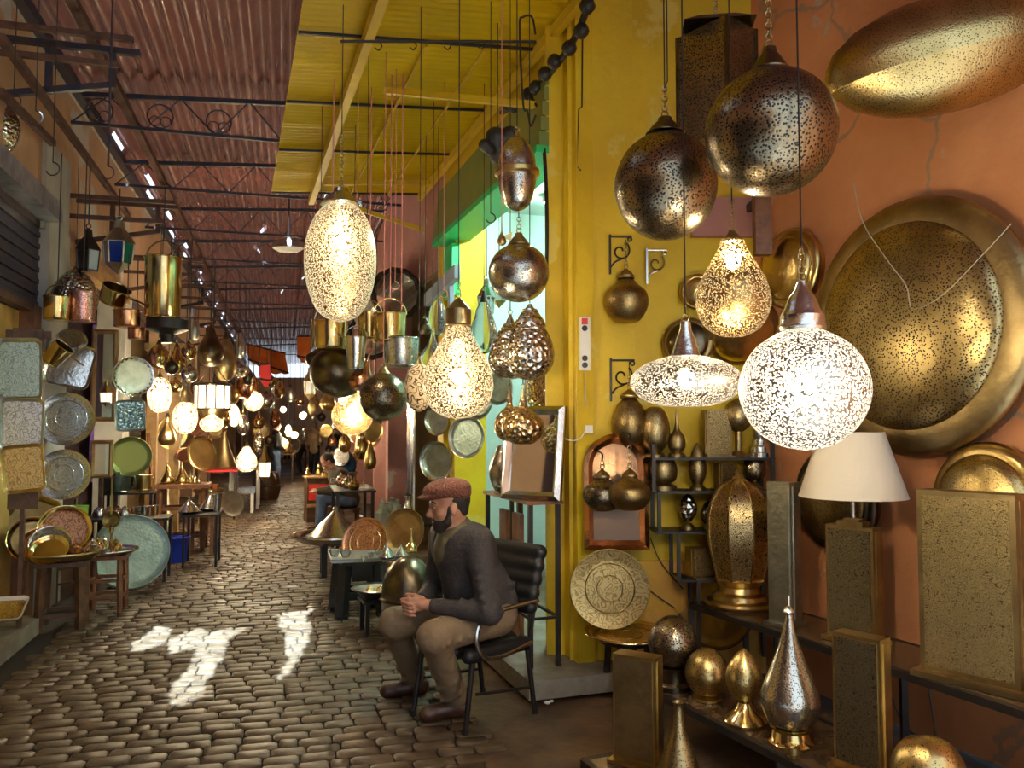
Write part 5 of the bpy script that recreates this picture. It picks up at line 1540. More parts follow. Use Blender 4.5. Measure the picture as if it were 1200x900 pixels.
for k, (px, py, r, h, kind, mm, lab) in enumerate(((453, 655, .062, .14, 'tag', 'silver', 'small silver tagine dish on the grey board, left of the pair'), (470, 653, .05, .11, 'tag', 'silver', 'small silver tagine dish on the grey board, right of the pair'), (482, 647, .05, .20, 'bot', 'brass_pol', 'small long-necked brass bottle on the grey board'))):
    p = H(px, py, BZ)
    if kind == 'tag': tagine('small_tagine', lab, p, r, h, M[mm])
    else: vessel('brass_bottle', lab, p, catmull([(0, 0), (r, 0), (r * .9, h * .25), (r * .3, h * .5), (r * .18, h)], 4), M[mm], [('stopper', [(r * .2, h), (r * .3, h * 1.05), (0, h * 1.12)], M[mm])], 'bottle', 20)
for k, (px, py, lab) in enumerate(((392, 652, 'small glass bowl at the left corner of the grey board'), (405, 653, 'second small glass bowl on the grey board'), (427, 657, 'small silver cup in the middle of the grey board'), (435, 653, 'small silver cup beside the tagine dishes'), (443, 650, 'small silver cup behind the tagine dishes'))):
    p = H(px, py, BZ); r = .045 if k < 2 else .028
    vessel('little_bowl', lab, p, [(0, 0), (r * .6, 0), (r, r * .9), (r * 1.02, r * 1.3), (r * .92, r * 1.3), (r * .5, .01), (0, .01)], M['glass'] if k < 2 else M['silver'], [('rim', [(r * .95, r * 1.28), (r * 1.08, r * 1.33), (r * .95, r * 1.36)], M['silver'])], 'bowl', 18)
# leaning trays behind
p = FL(430, 700); plate('copper_tray', 'reddish copper tray leaning behind the black plastic stool', 428, 635, 56, 7.4, V((-.25, -1, .35)), M['eng_copper'], M['copper'], medal=True)
plate('brass_tray', 'dull golden tray leaning behind the small tagine dishes', 474, 622, 52, 7.7, V((-.35, -1, .2)), M['brass_dull'], M['brass_dull'])
table('tray_bench', 'dark low bench supporting the leaning copper and brass trays', 'bench', V((-1.25, 7.75, 0)), LW.yaw + math.pi / 2, .9, .3, .38, M['wood'], M['wood'], .04)
# bowl of trinkets on a low stand
bp_ = H(442, 700, .26)
vessel('trinket_bowl', 'tin bowl of brass trinkets on a low black stand by the hands', bp_, [(0, 0), (.10, 0), (.19, .07), (.20, .075), (.185, .07), (.09, .012), (0, .012)], M['pewter'], [('rim', [(.185, .07), (.205, .078), (.19, .085)], M['silver'])], 'bowl')
for k in range(5):
    a = k * 1.3; q = bp_ + V((.07 * math.cos(a), .07 * math.sin(a), .055))
    vessel('brass_trinket', 'little round brass trinket lying in the tin bowl', q, profile('squash', .07, .045), M['brass_pol' if k % 2 else 'brass'], [('knob', [(.01, .02), (.012, .03), (0, .035)], M['brass'])], 'trinket', 14, group='trinkets in the tin bowl')
table('low_stand', 'low black stand carrying the tin bowl of trinkets', 'stand', V((bp_.x, bp_.y, 0)), .4, .26, .26, .26, M['iron'], M['iron'], .03)
# big bronze urn behind the man's arm
up_ = V((-.78, 6.15, 0))
vessel('bronze_urn', 'large domed bronze urn half hidden behind the seated man', up_, catmull([(0, 0), (.12, 0), (.18, .15), (.20, .34), (.17, .50), (.09, .60), (0, .63)], 4), M['bronze'], [('band', [(.195, .30), (.21, .32), (.195, .34)], M['bronze'])], 'urn')
# second stall: silver tray table with tagine
t2 = FL(392, 676)
table('tray_table', 'low dark table under the big silver tray and tagine', 'table', V((t2.x, t2.y + .15, 0)), LW.yaw, .42, .42, .36, M['wood'], M['plasticb'], .06)
plate('silver_tray', 'big round silver tray holding the silver tagine', 0, 0, .92, 0, V((0, 0, 1)), M['silver'], M['silver'], at=V((t2.x - .02, t2.y + .1, .37)), deep=.18)
tagine('silver_tagine', 'large polished silver tagine with pointed lid on the silver tray', V((t2.x - .02, t2.y + .1, .385)), .27, .36, M['silver'])
for k, (dx, dy, lab) in enumerate(((.30, .2, 'square clear glass jar behind the silver tagine, left'), (.47, .15, 'square clear glass jar behind the silver tagine, right'), (.36, .45, 'tall clear glass decanter behind the two jars'))):
    vessel('glass_jar', lab, V((t2.x + dx + .12, t2.y + dy + .4, .42)), [(0, 0), (.085, 0), (.09, .02), (.09, .2), (.05, .24), (.05, .27)], mat('misty_glass', (.62, .72, .62), 0, .12, trans=.5, ior=1.3), [('stopper', [(.05, .27), (.055, .29), (.02, .31), (.03, .34), (0, .36)], MATS['misty_glass'])], 'jar', 6 if k < 2 else 18, yaw=.4)
table('jar_table', 'dark bench under the clear glass jars', 'bench', V((t2.x + .5, t2.y + .65, 0)), LW.yaw, .7, .5, .41, M['wood'], M['wood'], .05)
# shelf with teapots by the pink pillar
tb = V((-2.05, 10.45, 0))
table('teapot_table', 'black table of teapots before the tall mirror', 'table', tb, LW.yaw, 1.1, .5, .82, M['iron'], M['iron'], .04)
for k, (dx, dy, sc, mm, lab) in enumerate(((-.22, .35, .16, 'silver', 'silver teapot at the far end of the black table'), (-.12, .1, .15, 'copper', 'copper teapot in the middle of the black table'), (-.02, -.15, .17, 'silver', 'silver teapot near the middle of the black table'), (.1, -.4, .15, 'brass_pol', 'brass teapot at the near end of the black table'))):
    teapot('teapot', lab, tb + V((dx, dy, .82)), sc, M[mm], k * 1.1)
mirror('tall_mirror', 'tall mirror in a pale carved frame standing by the pink pillar', RW.at(4.4, .55, .12), RW.yaw + math.pi - .1, .50, 1.75, .08, M['silver'])
table('mirror_bench', 'dark bench carrying the tall pale-framed mirror', 'bench', RW.at(4.5, 0, .16), RW.yaw, 1.2, .4, .54, M['iron'], M['wood'], .05)
vessel('silver_vase', 'slim silver vase on the bench before the tall mirror', RW.at(4.15, .54, .22), catmull([(0, 0), (.06, 0), (.07, .1), (.03, .22), (.045, .3)], 4), M['silver'], [('rim', [(.04, .29), (.055, .305), (.04, .31)], M['silver'])])
boxlamp('wooden_box', 'small dark wooden box before the tall mirror', RW.at(3.95, .54, .26), .4, .10, .07, .14, M['wood'], M['wood'], None, .01, cat='box')
# red-draped display and its brass wares
rd = FL(372, 612)
root = thing('red_display', 'small display cabinet with a red cloth front in the lane', 'cabinet', V((rd.x, rd.y + .2, 0)), LW.yaw - math.pi / 2 + .1)
G().box((0, 0, .37), (.50, .40, .74)).build('body', M['wood'], root, smooth=False)
G().box((0, -.205, .50), (.44, .012, .26)).build('red_cloth', mat('bright_red_cloth', (.75, .03, .02), 0, .7), root, smooth=False)
G().box((0, -.01, .75), (.56, .46, .025)).build('top_board', M['woodl'], root, smooth=False)
G().box((0, -.21, .28), (.5, .02, .05)).build('shelf_rail', M['woodl'], root, smooth=False)
for k, (dx, dy, h, lab) in enumerate(((-.2, -.1, .22, 'brass spired ornament on the red display, left'), (-.05, .02, .26, 'brass spired ornament on the red display, second'), (.08, -.08, .2, 'brass spired ornament on the red display, third'), (.2, .05, .24, 'brass spired ornament on the red display, right'))):
    q = V((rd.x + dx, rd.y + .2 + dy, .765))
    vessel('spired_ornament', lab, q, catmull([(0, 0), (.05, 0), (.055, .04), (.02, h * .4), (.03, h * .55), (.006, h * .8), (0, h)], 4), M['brass_pol'], [('foot', [(0, 0), (.06, 0), (.05, .015), (0, .015)], M['brass'])], 'ornament', 14)
# ================================================================ PEOPLE
M['skin'] = mat('skin', (.50, .25, .15), 0, .45, (.42, .19, .11), 14, bump=(90, .08))
M['beard'] = mat('dark_beard', (.022, .014, .010), 0, .6, bump=(160, .5))
M['sweater'] = mat('charcoal_sweater', (.040, .036, .038), 0, .75, (.062, .052, .050), 9, bump=(55, .35))
M['shirt'] = mat('olive_undershirt', (.13, .11, .055), 0, .8)
M['khaki'] = mat('khaki_trousers', (.27, .19, .11), 0, .75, (.22, .15, .085), 5, bump=(16, .45))
M['shoe'] = mat('brown_shoe_leather', (.055, .022, .012), 0, .4, (.09, .035, .02), 12)
M['cap'] = mat('rust_tweed_cap', (.21, .075, .045), 0, .85, (.10, .035, .025), 90, .42, .58, bump=(70, .5))
M['hairb'] = mat('black_hair', (.015, .012, .010), 0, .55, bump=(120, .4))
M['eye'] = mat('eye_white', (.30, .26, .23), 0, .6)
M['denim'] = mat('blue_denim', (.10, .16, .28), 0, .8, (.07, .11, .20), 9)
M['blackcoat'] = mat('black_jacket', (.012, .012, .014), 0, .6, bump=(18, .3))
M['beigecoat'] = mat('beige_jacket', (.50, .34, .19), 0, .75, (.42, .28, .15), 6, bump=(12, .35))
M['browncoat'] = mat('dark_brown_jacket', (.045, .032, .02), 0, .7, (.07, .05, .03), 6, bump=(14, .4))
M['darktr'] = mat('dark_trousers', (.02, .02, .024), 0, .75)

def basis(f, u=UP):
    f = V(f).normalized(); l = u.cross(f).normalized(); u2 = f.cross(l)
    return [[f.x, l.x, u2.x], [f.y, l.y, u2.y], [f.z, l.z, u2.z]], f, l, u2

def head_prims(c, face, scale=1.0, neck=None):
    R, f, l, u = basis(face)
    s = scale
    pr = [ell(c + u * .035 * s - f * .008 * s, (.100 * s, .077 * s, .098 * s), R, .02),          # skull
          ell(c - u * .045 * s + f * .022 * s, (.072 * s, .060 * s, .082 * s), R, .04),          # face and jaw
          ell(c - u * .105 * s + f * .058 * s, (.028 * s, .030 * s, .022 * s), R, .025),         # chin
          ell(c + u * .022 * s + f * .082 * s, (.018 * s, .052 * s, .012 * s), R, .02),          # brow
          cap_(c + u * .008 * s + f * .088 * s, c - u * .036 * s + f * .112 * s, .009 * s, .014 * s, .012),   # nose
          ell(c - u * .040 * s + f * .098 * s + l * .012 * s, (.012 * s, .009 * s, .009 * s), R, .008),
          ell(c - u * .040 * s + f * .098 * s - l * .012 * s, (.012 * s, .009 * s, .009 * s), R, .008),
          ell(c - u * .070 * s + f * .086 * s, (.012 * s, .026 * s, .007 * s), R, .008),         # lips
          ell(c - u * .082 * s + f * .083 * s, (.012 * s, .022 * s, .007 * s), R, .008)]
    for sg in (1, -1):
        pr.append(ell(c + l * sg * .080 * s - u * .012 * s - f * .010 * s, (.020 * s, .010 * s, .033 * s), R, .008))
        pr.append(ell(c + l * sg * .050 * s - u * .028 * s + f * .055 * s, (.024 * s, .018 * s, .022 * s), R, .02))
    if neck is not None:
        pr.append(cap_(c - u * .06 * s - f * .02 * s, neck, .058 * s, .066 * s, .03))
    return pr, (R, f, l, u)

# ---------------- the seated man
Fv = V((-.85, -.53, 0)).normalized(); Lv = UP.cross(Fv)      # Lv: his left, towards the viewer
hip = V((-.137, 4.62, .55))
O_ = V((hip.x, hip.y, 0))
man = thing('person', 'bearded man in a rust flat cap and charcoal sweater sitting with clasped hands', 'person', O_)
headc = V((-.345, 4.49, 1.165)); fdir = V((-.97, -.24, -.08))
neckb = hip + Fv * .205 + UP * .47
hn, hf = hip + Lv * .10, hip - Lv * .10
kn, kf = V((-.405, 4.25, .515)), V((-.650, 4.55, .515))
an, af = V((-.315, 4.56, .095)), V((-.585, 4.93, .095))
sn, sf = hip + Fv * .165 + Lv * .185 + UP * .43, hip + Fv * .185 - Lv * .185 + UP * .43
en, ef = V((-.115, 4.265, .635)), V((-.455, 4.76, .66))
Hc = V((-.535, 4.365, .655))
wn_, wf_ = Hc - Fv * .085 + Lv * .050 - UP * .004, Hc - Fv * .075 - Lv * .055
chest = hip + Fv * .155 + UP * .34
belly = hip + Fv * .07 + UP * .15
hp, (HR, hfv, hl, hu) = head_prims(headc, fdir, 1.06, neckb)
prims = hp + [ell(hip, (.14, .17, .12), None, .05), cap_(hip + UP * .02, belly, .145, .150, .06), cap_(belly, chest, .150, .145, .06),
              cap_(chest + Lv * .09 + UP * .05, chest - Lv * .09 + UP * .05, .125, .125, .06), cap_(neckb - UP * .06, sn, .06, .058, .05), cap_(neckb - UP * .06, sf, .06, .058, .05),
              cap_(sn, en, .056, .043, .03), cap_(en, wn_, .043, .028, .02), cap_(sf, ef, .056, .043, .03), cap_(ef, wf_, .043, .028, .02),
              cap_(hn, kn, .085, .062, .04), cap_(kn, an, .055, .038, .02), cap_(hf, kf, .085, .062, .04), cap_(kf, af, .055, .038, .02)]
def foot_prims(a, d, r=.036):
    d = V(d).normalized()
    return [cap_(a - UP * .01, a - UP * .05 - d * .03, r, r * .9, .02), cap_(a - UP * .05 - d * .02, V((a.x, a.y, .034)) + d * .13, r * 1.05, r * .8, .02)]
fn_d, ff_d = V((-.95, -.35, 0)), V((-.93, -.25, 0))
prims += foot_prims(an, fn_d) + foot_prims(af, ff_d)
# clasped hands: palms, five fingers each
def hand(w, side, dz):
    """side=+1: the left (near) hand; its fingers cross over the back of the other one"""
    s = Lv * side
    out = []
    kc = Hc + Fv * .012 + s * .030 + UP * dz
    out += [cap_(w, kc - Fv * .05, .027, .030, .015)]
    for i in range(4):
        zz = .030 - .020 * i
        base = Hc - Fv * .045 + s * .034 + UP * (zz * .8 + dz)
        kk = Hc + Fv * (.030 - .004 * abs(i - 1)) + s * .026 + UP * (zz + dz)
        mid = Hc + Fv * (.052 - .005 * i) - s * .006 + UP * (zz - .004 + dz)
        tip = Hc + Fv * (.036 - .006 * i) - s * (.040 - .004 * i) + UP * (zz - .012 + dz)
        end = Hc + Fv * (.016 - .006 * i) - s * (.050 - .004 * i) + UP * (zz - .016 + dz)
        out += [cap_(base, kk, .0125, .0115, .006), cap_(kk, mid, .0105, .0095, .003), cap_(mid, tip, .0095, .0085, .003), cap_(tip, end, .0085, .0075, .003)]
    t0 = Hc - Fv * .055 + s * .03 + UP * (.022 + dz); t1 = Hc - Fv * .012 + s * .018 + UP * (.046 + dz); t2_ = Hc + Fv * .022 - s * .010 + UP * (.050 + dz)
    out += [cap_(t0, t1, .014, .011, .006), cap_(t1, t2_, .011, .009, .004)]
    return out
prims += hand(wn_, 1, .005) + hand(wf_, -1, -.005)
body = sdf_part('body', prims, .0048, M['skin'], man, origin=O_)
# hair, beard, eyes
bp2 = [ell(headc - hu * .085 + hfv * .030, (.071, .063, .052), HR, .02), ell(headc - hu * .118 + hfv * .058, (.034, .036, .024), HR, .025)]
for sg in (1, -1):
    bp2.append(cap_(headc + hl * sg * .072 + hu * .0 + hfv * .012, headc + hl * sg * .058 - hu * .08 + hfv * .025, .010, .018, .02))
bp2.append(cap_(headc + hl * .026 - hu * .064 + hfv * .095, headc - hl * .026 - hu * .064 + hfv * .095, .0075, .0075, .006))
bp2.append(('cutell', tuple(headc - hu * .078 + hfv * .118), (.02, .022, .008), HR, 0))
def cut_e(X, Y_, Z):                              # keep the beard off the lips and the front of the nose
    return np.full(np.broadcast_shapes(X.shape, Y_.shape, Z.shape), -1.0)
sdf_part('beard', bp2, .004, M['beard'], man, origin=O_)
hr = [ell(headc + hu * .030 - hfv * .022, (.098, .083, .086), HR, .02), cap_(headc - hfv * .070 - hu * .035 + hl * .03, headc - hfv * .070 - hu * .035 - hl * .03, .027, .027, .03)]
hv = np.array(hfv); hc_ = np.array(headc - O_)
def hair_clip(X, Y_, Z):
    d = (X - hc_[0]) * hv[0] + (Y_ - hc_[1]) * hv[1] + (Z - hc_[2]) * hv[2]
    return d - .012
sdf_part('hair', hr, .005, M['hairb'], man, clip=hair_clip, origin=O_)
for sg in (1, -1):
    e = headc + hfv * .088 + hl * sg * .034 + hu * .003
    g = G(O_); g.ball(e - hfv * .004, .0115, 14); eo = g.build('eye', M['eye'], man)
    g = G(O_); g.ball(e + hfv * .0035, .0070, 10); g.build('pupil', M['hairb'], eo)
    g = G(O_); g.tube(catv([headc + hfv * .099 + hl * sg * .012 + hu * .026, headc + hfv * .096 + hl * sg * .034 + hu * .031, headc + hfv * .080 + hl * sg * .056 + hu * .024], 4), .006, 6); g.build('eyebrow', M['beard'], man)
# flat cap: soft crown pulled forward, stiff brim
cp = [ell(headc + hu * .098 - hfv * .004, (.122, .100, .056), HR, .03), ell(headc + hu * .088 + hfv * .062, (.075, .080, .032), HR, .04), ell(headc + hu * .060 - hfv * .055, (.068, .088, .045), HR, .03),
      ell(headc + hu * .075, (.108, .088, .03), HR, .03), cap_(headc + hu * .062 + hfv * .115 + hl * .03, headc + hu * .062 + hfv * .115 - hl * .03, .012, .012, .03), ell(headc + hu * .060 + hfv * .125, (.050, .062, .010), HR, .02)]
sdf_part('flat_cap', cp, .0045, M['cap'], man, origin=O_)
# sweater
g_ = .016
sw = [cap_(hip + UP * .05 - Fv * .01, belly, .165, .170, .06), cap_(belly, chest, .172, .160, .07), cap_(chest + Lv * .09 + UP * .05, chest - Lv * .09 + UP * .05, .138, .138, .06),
      cap_(neckb - UP * .055, sn, .070, .076, .05), cap_(neckb - UP * .055, sf, .070, .076, .05),
      cap_(sn, en, .076, .060, .03), cap_(en, wn_ - (wn_ - en).normalized() * .03, .060, .040, .03), cap_(sf, ef, .076, .060, .03), cap_(ef, wf_ - (wf_ - ef).normalized() * .03, .060, .040, .03)]
# soft folds over the elbow and belly
for i in range(5):
    q = sn.lerp(en, .35 + .14 * i); sw.append(cap_(q + Fv * .055 + Lv * .035, q - Fv * .05 + Lv * .055 - UP * .025, .014, .011, .016))
for i in range(3):
    q = en.lerp(wn_, .12 + .17 * i); sw.append(cap_(q + UP * .050, q - UP * .03 + Lv * .046, .012, .009, .014))
for i in range(3):
    q = hip + UP * (.06 + .06 * i) + Lv * .14; sw.append(cap_(q - Fv * .08, q + Fv * .1 - UP * .02, .016, .014, .03))
nb = np.array(neckb - O_); nf = np.array(Fv)
def vneck(X, Y_, Z):
    # V-shaped opening at the throat
    fx = (X - nb[0]) * nf[0] + (Y_ - nb[1]) * nf[1]; lx = np.abs((X - nb[0]) * Lv.x + (Y_ - nb[1]) * Lv.y); z = Z - nb[2]
    v = (z + .17) * .55 - lx
    return np.minimum(np.minimum(v, fx + .02), .05)
def wrist_clip(X, Y_, Z):
    a = vneck(X, Y_, Z)
    return np.where(a > 0, a, -1.0)
sdf_part('sweater', sw, .007, M['sweater'], man, clip=wrist_clip, origin=O_)
sdf_part('undershirt', [cap_(belly, chest, .158, .152, .06), cap_(chest + Lv * .09 + UP * .05, chest - Lv * .09 + UP * .05, .132, .132, .06), cap_(neckb - UP * .10 + Fv * .02, neckb + UP * .035, .095, .076, .04)], .008, M['shirt'], man, origin=O_)
# trousers
tr = [ell(hip + UP * .015, (.165, .19, .125), None, .05), cap_(hn, kn, .102, .084, .05), cap_(hf, kf, .102, .084, .05), cap_(kn, an + UP * .02, .080, .068, .03), cap_(kf, af + UP * .02, .080, .068, .03)]
for q0, q1 in ((kn, an), (kf, af)):
    d = (q1 - q0)
    for i in range(4):
        q = q0 + d * (.30 + .2 * i)
        tr.append(cap_(q + Lv * .072 + UP * .025, q + Fv * .066 - UP * .025, .017, .012, .018))
for i in range(3):
    q = kn - (kn - hn) * (.12 + .16 * i); tr.append(cap_(q + UP * .083, q + Lv * .090 - UP * .03, .013, .009, .016))
sdf_part('trousers', tr, .007, M['khaki'], man, origin=O_)
for a, d in ((an, fn_d), (af, ff_d)):
    d = d.normalized()
    sh_ = [cap_(a - UP * .02, V((a.x, a.y, .05)) - d * .04, .046, .046, .02), cap_(V((a.x, a.y, .048)) - d * .04, V((a.x, a.y, .040)) + d * .16, .048, .040, .02), ell(V((a.x, a.y, .036)) + d * .15, (.05, .045, .034), None, .02)]
    sdf_part('shoe', sh_, .005, M['shoe'], man, clip=lambda X, Y_, Z: .004 - Z, origin=O_)

# ---------------- his chair
fN, fF, rN, rF = FL(545, 861), FL(484, 838), FL(627, 836), FL(566, 812)
Fc = ((fN + fF) / 2 - (rN + rF) / 2).normalized(); Lc = UP.cross(Fc)
cc = (fN + fF + rN + rF) / 4
ch = thing('office_chair', 'black chair with chrome armrest loops under the seated man', 'chair', cc)
def C_(f, l, z): return cc + Fc * f + Lc * l + UP * z
zs = .40
g = G(cc)
Rm = Matrix((( Fc.x, Lc.x, 0), (Fc.y, Lc.y, 0), (0, 0, 1)))
sp_ = [ell(C_(0, 0, zs), (.26, .24, .045), [[Fc.x, Lc.x, 0], [Fc.y, Lc.y, 0], [0, 0, 1]], .0)]
sdf_part('seat', [cap_(C_(-.20, -.19, zs - .01), C_(.20, -.19, zs - .01), .042, .042, .05), cap_(C_(-.20, .19, zs - .01), C_(.20, .19, zs - .01), .042, .042, .05), cap_(C_(-.20, -.07, zs - .01), C_(.20, -.07, zs - .01), .045, .045, .05), cap_(C_(-.20, .07, zs - .01), C_(.20, .07, zs - .01), .045, .045, .05)], .01, M['vinyl'], ch, origin=cc)
sdf_part('backrest', [cap_(C_(-.25 - .02 * i, -.19, .58 + .075 * i), C_(-.25 - .02 * i, .19, .58 + .075 * i), .042, .042, .03) for i in range(5)], .01, M['vinyl'], ch, origin=cc)
for lg in ((fN, .20, .22), (fF, .20, -.22), (rN, -.20, .22), (rF, -.20, -.22)):
    b_ = lg[0]; a = C_(lg[1], lg[2], zs - .04)
    g = G(cc); g.tube([a, a.lerp(b_, .12), b_], [.016, .016, .014], 10); g.tube([b_ + UP * .03, b_], .018, 8); g.build('leg', M['iron'], ch)
for l in (.235, -.235):
    g = G(cc); g.tube(catv([C_(-.27, l, .62), C_(-.10, l, .615), C_(.10, l, .595), C_(.17, l, .55), C_(.18, l, .46), C_(.12, l, .375), C_(-.02, l, .365), C_(-.22, l, .40)], 6), .0125, 8); g.build('armrest', M['chrome'], ch)
    g = G(cc); g.tube([C_(-.22, l * .9, zs - .03), C_(-.26, l * .9, .58), C_(-.31, l * .9, .80)], .012, 8); g.build('back_post', M['iron'], ch)
    g = G(cc); g.tube([fN.lerp(rN, .15) + UP * .19 if l > 0 else fF.lerp(rF, .15) + UP * .19, rN.lerp(fN, .08) + UP * .15 if l > 0 else rF.lerp(fF, .08) + UP * .15], .009, 6); g.build('stretcher', M['iron'], ch)

# ---------------- passers-by, smaller in the picture
def person(label, feet, hgt, face, top, legs, hair, pose='stand', res=.014, shoes='shoe', bag=False, lean=0.0):
    s = hgt / 1.75
    f = V((face[0], face[1], 0)).normalized(); l = UP.cross(f)
    root = thing('person', label, 'person', feet)
    o = V(feet)
    if pose == 'stand':
        pel = o + UP * .92 * s; ch_ = pel + UP * .40 * s + f * lean * .5; nk = pel + UP * .56 * s + f * lean * .8; hd = nk + UP * .16 * s + f * (.03 + lean * .25)
        hips = [pel + l * .09 * s, pel - l * .09 * s]; kne = [o + l * .10 * s + UP * .50 * s + f * .02, o - l * .09 * s + UP * .50 * s + f * .05]; ank = [o + l * .11 * s + UP * .09 - f * .03, o - l * .10 * s + UP * .09 + f * .03]
        sh = [ch_ + l * .19 * s + UP * .08 * s, ch_ - l * .19 * s + UP * .08 * s]; el = [sh[0] - UP * .29 * s + l * .05 - f * .01, sh[1] - UP * .29 * s - l * .05 - f * .01]; wr = [el[0] - UP * .12 * s + f * .20 * s - l * .06, el[1] - UP * .12 * s + f * .20 * s + l * .06]
    elif pose == 'bend':
        pel = o + UP * .88 * s; ch_ = pel + UP * .16 * s + f * .40 * s; nk = pel + UP * .14 * s + f * .56 * s; hd = nk + f * .14 * s - UP * .02
        hips = [pel + l * .09 * s, pel - l * .09 * s]; kne = [o + l * .10 * s + UP * .48 * s + f * .06, o - l * .09 * s + UP * .48 * s + f * .10]; ank = [o + l * .11 * s + UP * .09 - f * .03, o - l * .10 * s + UP * .09 + f * .03]
        sh = [ch_ + l * .17 * s, ch_ - l * .17 * s]; el = [sh[0] - UP * .28 * s + f * .04, sh[1] - UP * .28 * s + f * .04]; wr = [el[0] - UP * .22 * s + f * .06, el[1] - UP * .22 * s + f * .06]
    else:                                          # sitting, bent forward
        pel = o + UP * .47 * s; ch_ = pel + UP * .36 * s + f * .16 * s; nk = pel + UP * .50 * s + f * .26 * s; hd = nk + UP * .12 * s + f * .08 * s
        hips = [pel + l * .09 * s, pel - l * .09 * s]; kne = [pel + f * .42 * s + l * .13 * s + UP * .04, pel + f * .42 * s - l * .13 * s + UP * .04]; ank = [V((k.x, k.y, .09)) + f * .02 for k in kne]
        sh = [ch_ + l * .18 * s + UP * .06, ch_ - l * .18 * s + UP * .06]; el = [sh[0] - UP * .26 * s + f * .10, sh[1] - UP * .26 * s + f * .10]; wr = [el[0] + f * .22 * s - l * .06, el[1] + f * .22 * s + l * .06]
    face3 = f if pose == 'stand' else (f - UP * (.6 if pose == 'sit' else .8))
    hpz, (R, hf_, hl_, hu_) = head_prims(hd, face3, 1.0 * s, nk)
    pr = hpz + [cap_(pel, ch_, .12 * s, .13 * s, .06), cap_(nk, sh[0], .05, .05, .04), cap_(nk, sh[1], .05, .05, .04)]
    tp = [cap_(pel + UP * .02 - (UP * .10 * s if pose == 'stand' else UP * 0), ch_, .165 * s, .165 * s, .07), cap_(ch_ + l * .07, ch_ - l * .07, .14 * s, .14 * s, .06), cap_(nk - UP * .03, sh[0], .07, .075, .05), cap_(nk - UP * .03, sh[1], .07, .075, .05)]
    lg = [ell(pel, (.15 * s, .16 * s, .12 * s), None, .05)]
    for i in (0, 1):
        pr += [cap_(sh[i], el[i], .05 * s, .04 * s), cap_(el[i], wr[i], .04 * s, .028 * s), cap_(hips[i], kne[i], .08 * s, .06 * s), cap_(kne[i], ank[i], .055 * s, .04 * s)]
        hd_ = (wr[i] - el[i]).normalized()
        pr += [cap_(wr[i], wr[i] + hd_ * .06, .030, .036, .02)]
        hx = hd_.cross(UP).normalized() if abs(hd_.z) < .95 else l
        for q in range(4):
            b0 = wr[i] + hd_ * .07 + hx * (.024 - .016 * q); pr.append(cap_(b0, b0 + hd_ * (.05 - .006 * abs(q - 1)) - UP * .015, .011, .010, .004))
        pr.append(cap_(wr[i] + hd_ * .02 + hx * .03, wr[i] + hd_ * .07 + hx * .055, .013, .010, .01))
        pr += foot_prims(ank[i], f)
        tp += [cap_(sh[i], el[i], .078 * s, .064 * s, .03), cap_(el[i], wr[i], .064 * s, .046 * s, .03)]
        lg += [cap_(hips[i], kne[i], .100 * s, .080 * s, .04), cap_(kne[i], ank[i] + UP * .01, .078 * s, .068 * s, .03)]
    sdf_part('body', pr, res * .8, M['skin'], root, origin=o)
    sdf_part('jacket', tp, res, top, root, origin=o)
    sdf_part('trousers', lg, res, legs, root, origin=o)
    hr_ = [ell(hd + hu_ * .045 * s - hf_ * .02, (.100 * s, .085 * s, .090 * s), R, .02), ell(hd - hf_ * .05 - hu_ * .03, (.05, .07, .06), R, .02)]
    hv_ = np.array(hf_); c_ = np.array(hd - o)
    sdf_part('hair', hr_, .01, hair, root, clip=lambda X, Y_, Z: (X - c_[0]) * hv_[0] + (Y_ - c_[1]) * hv_[1] + (Z - c_[2]) * hv_[2] - .045, origin=o)
    for i in (0, 1):
        a = ank[i]
        sdf_part('shoe', [cap_(a - UP * .03, V((a.x, a.y, .045)) - f * .03, .048, .045, .02), cap_(V((a.x, a.y, .042)) - f * .03, V((a.x, a.y, .036)) + f * .15, .045, .036, .02)], .01, M[shoes], root, clip=lambda X, Y_, Z: .003 - Z, origin=o)
    if bag:
        g = G(o); c = pel + l * .2 - f * .1; g.box(c, (.14, .3, .3), Matrix.Rotation(math.atan2(f.y, f.x), 3, 'Z')); g.build('shoulder_bag', M['blackcoat'], root)
    return root
M['hairg'] = mat('grey_brown_hair', (.10, .08, .065), 0, .6, bump=(80, .4))
person('standing man in a black jacket and blue jeans in the lane', FL(322, 570), 1.74, (.8, .5), M['blackcoat'], M['denim'], M['hairb'], bag=True)
person('man in a beige jacket seen from behind in the lane', FL(368, 556), 1.76, (.05, 1), M['beigecoat'], M['darktr'], M['hairg'])
person('dark-clothed person bending over wares left of the beige jacket', FL(352, 556), 1.7, (-1, .1), M['blackcoat'], M['darktr'], M['hairb'], 'bend')
person('dark-haired person in dark clothes right of the beige jacket', FL(391, 560), 1.60, (-.8, .5), M['blackcoat'], M['darktr'], M['hairb'])
person('seated person in a dark brown jacket and jeans bent over the red display', FL(409, 622), 1.72, (-1, -.35), M['browncoat'], M['denim'], M['hairb'], 'sit', .012)
q = FL(409, 622)
table('wooden_stool', 'small wooden stool under the person in the brown jacket', 'stool', q - V((0, 0, 0)), .3, .32, .32, .36, M['wood'], M['wood'], .04)
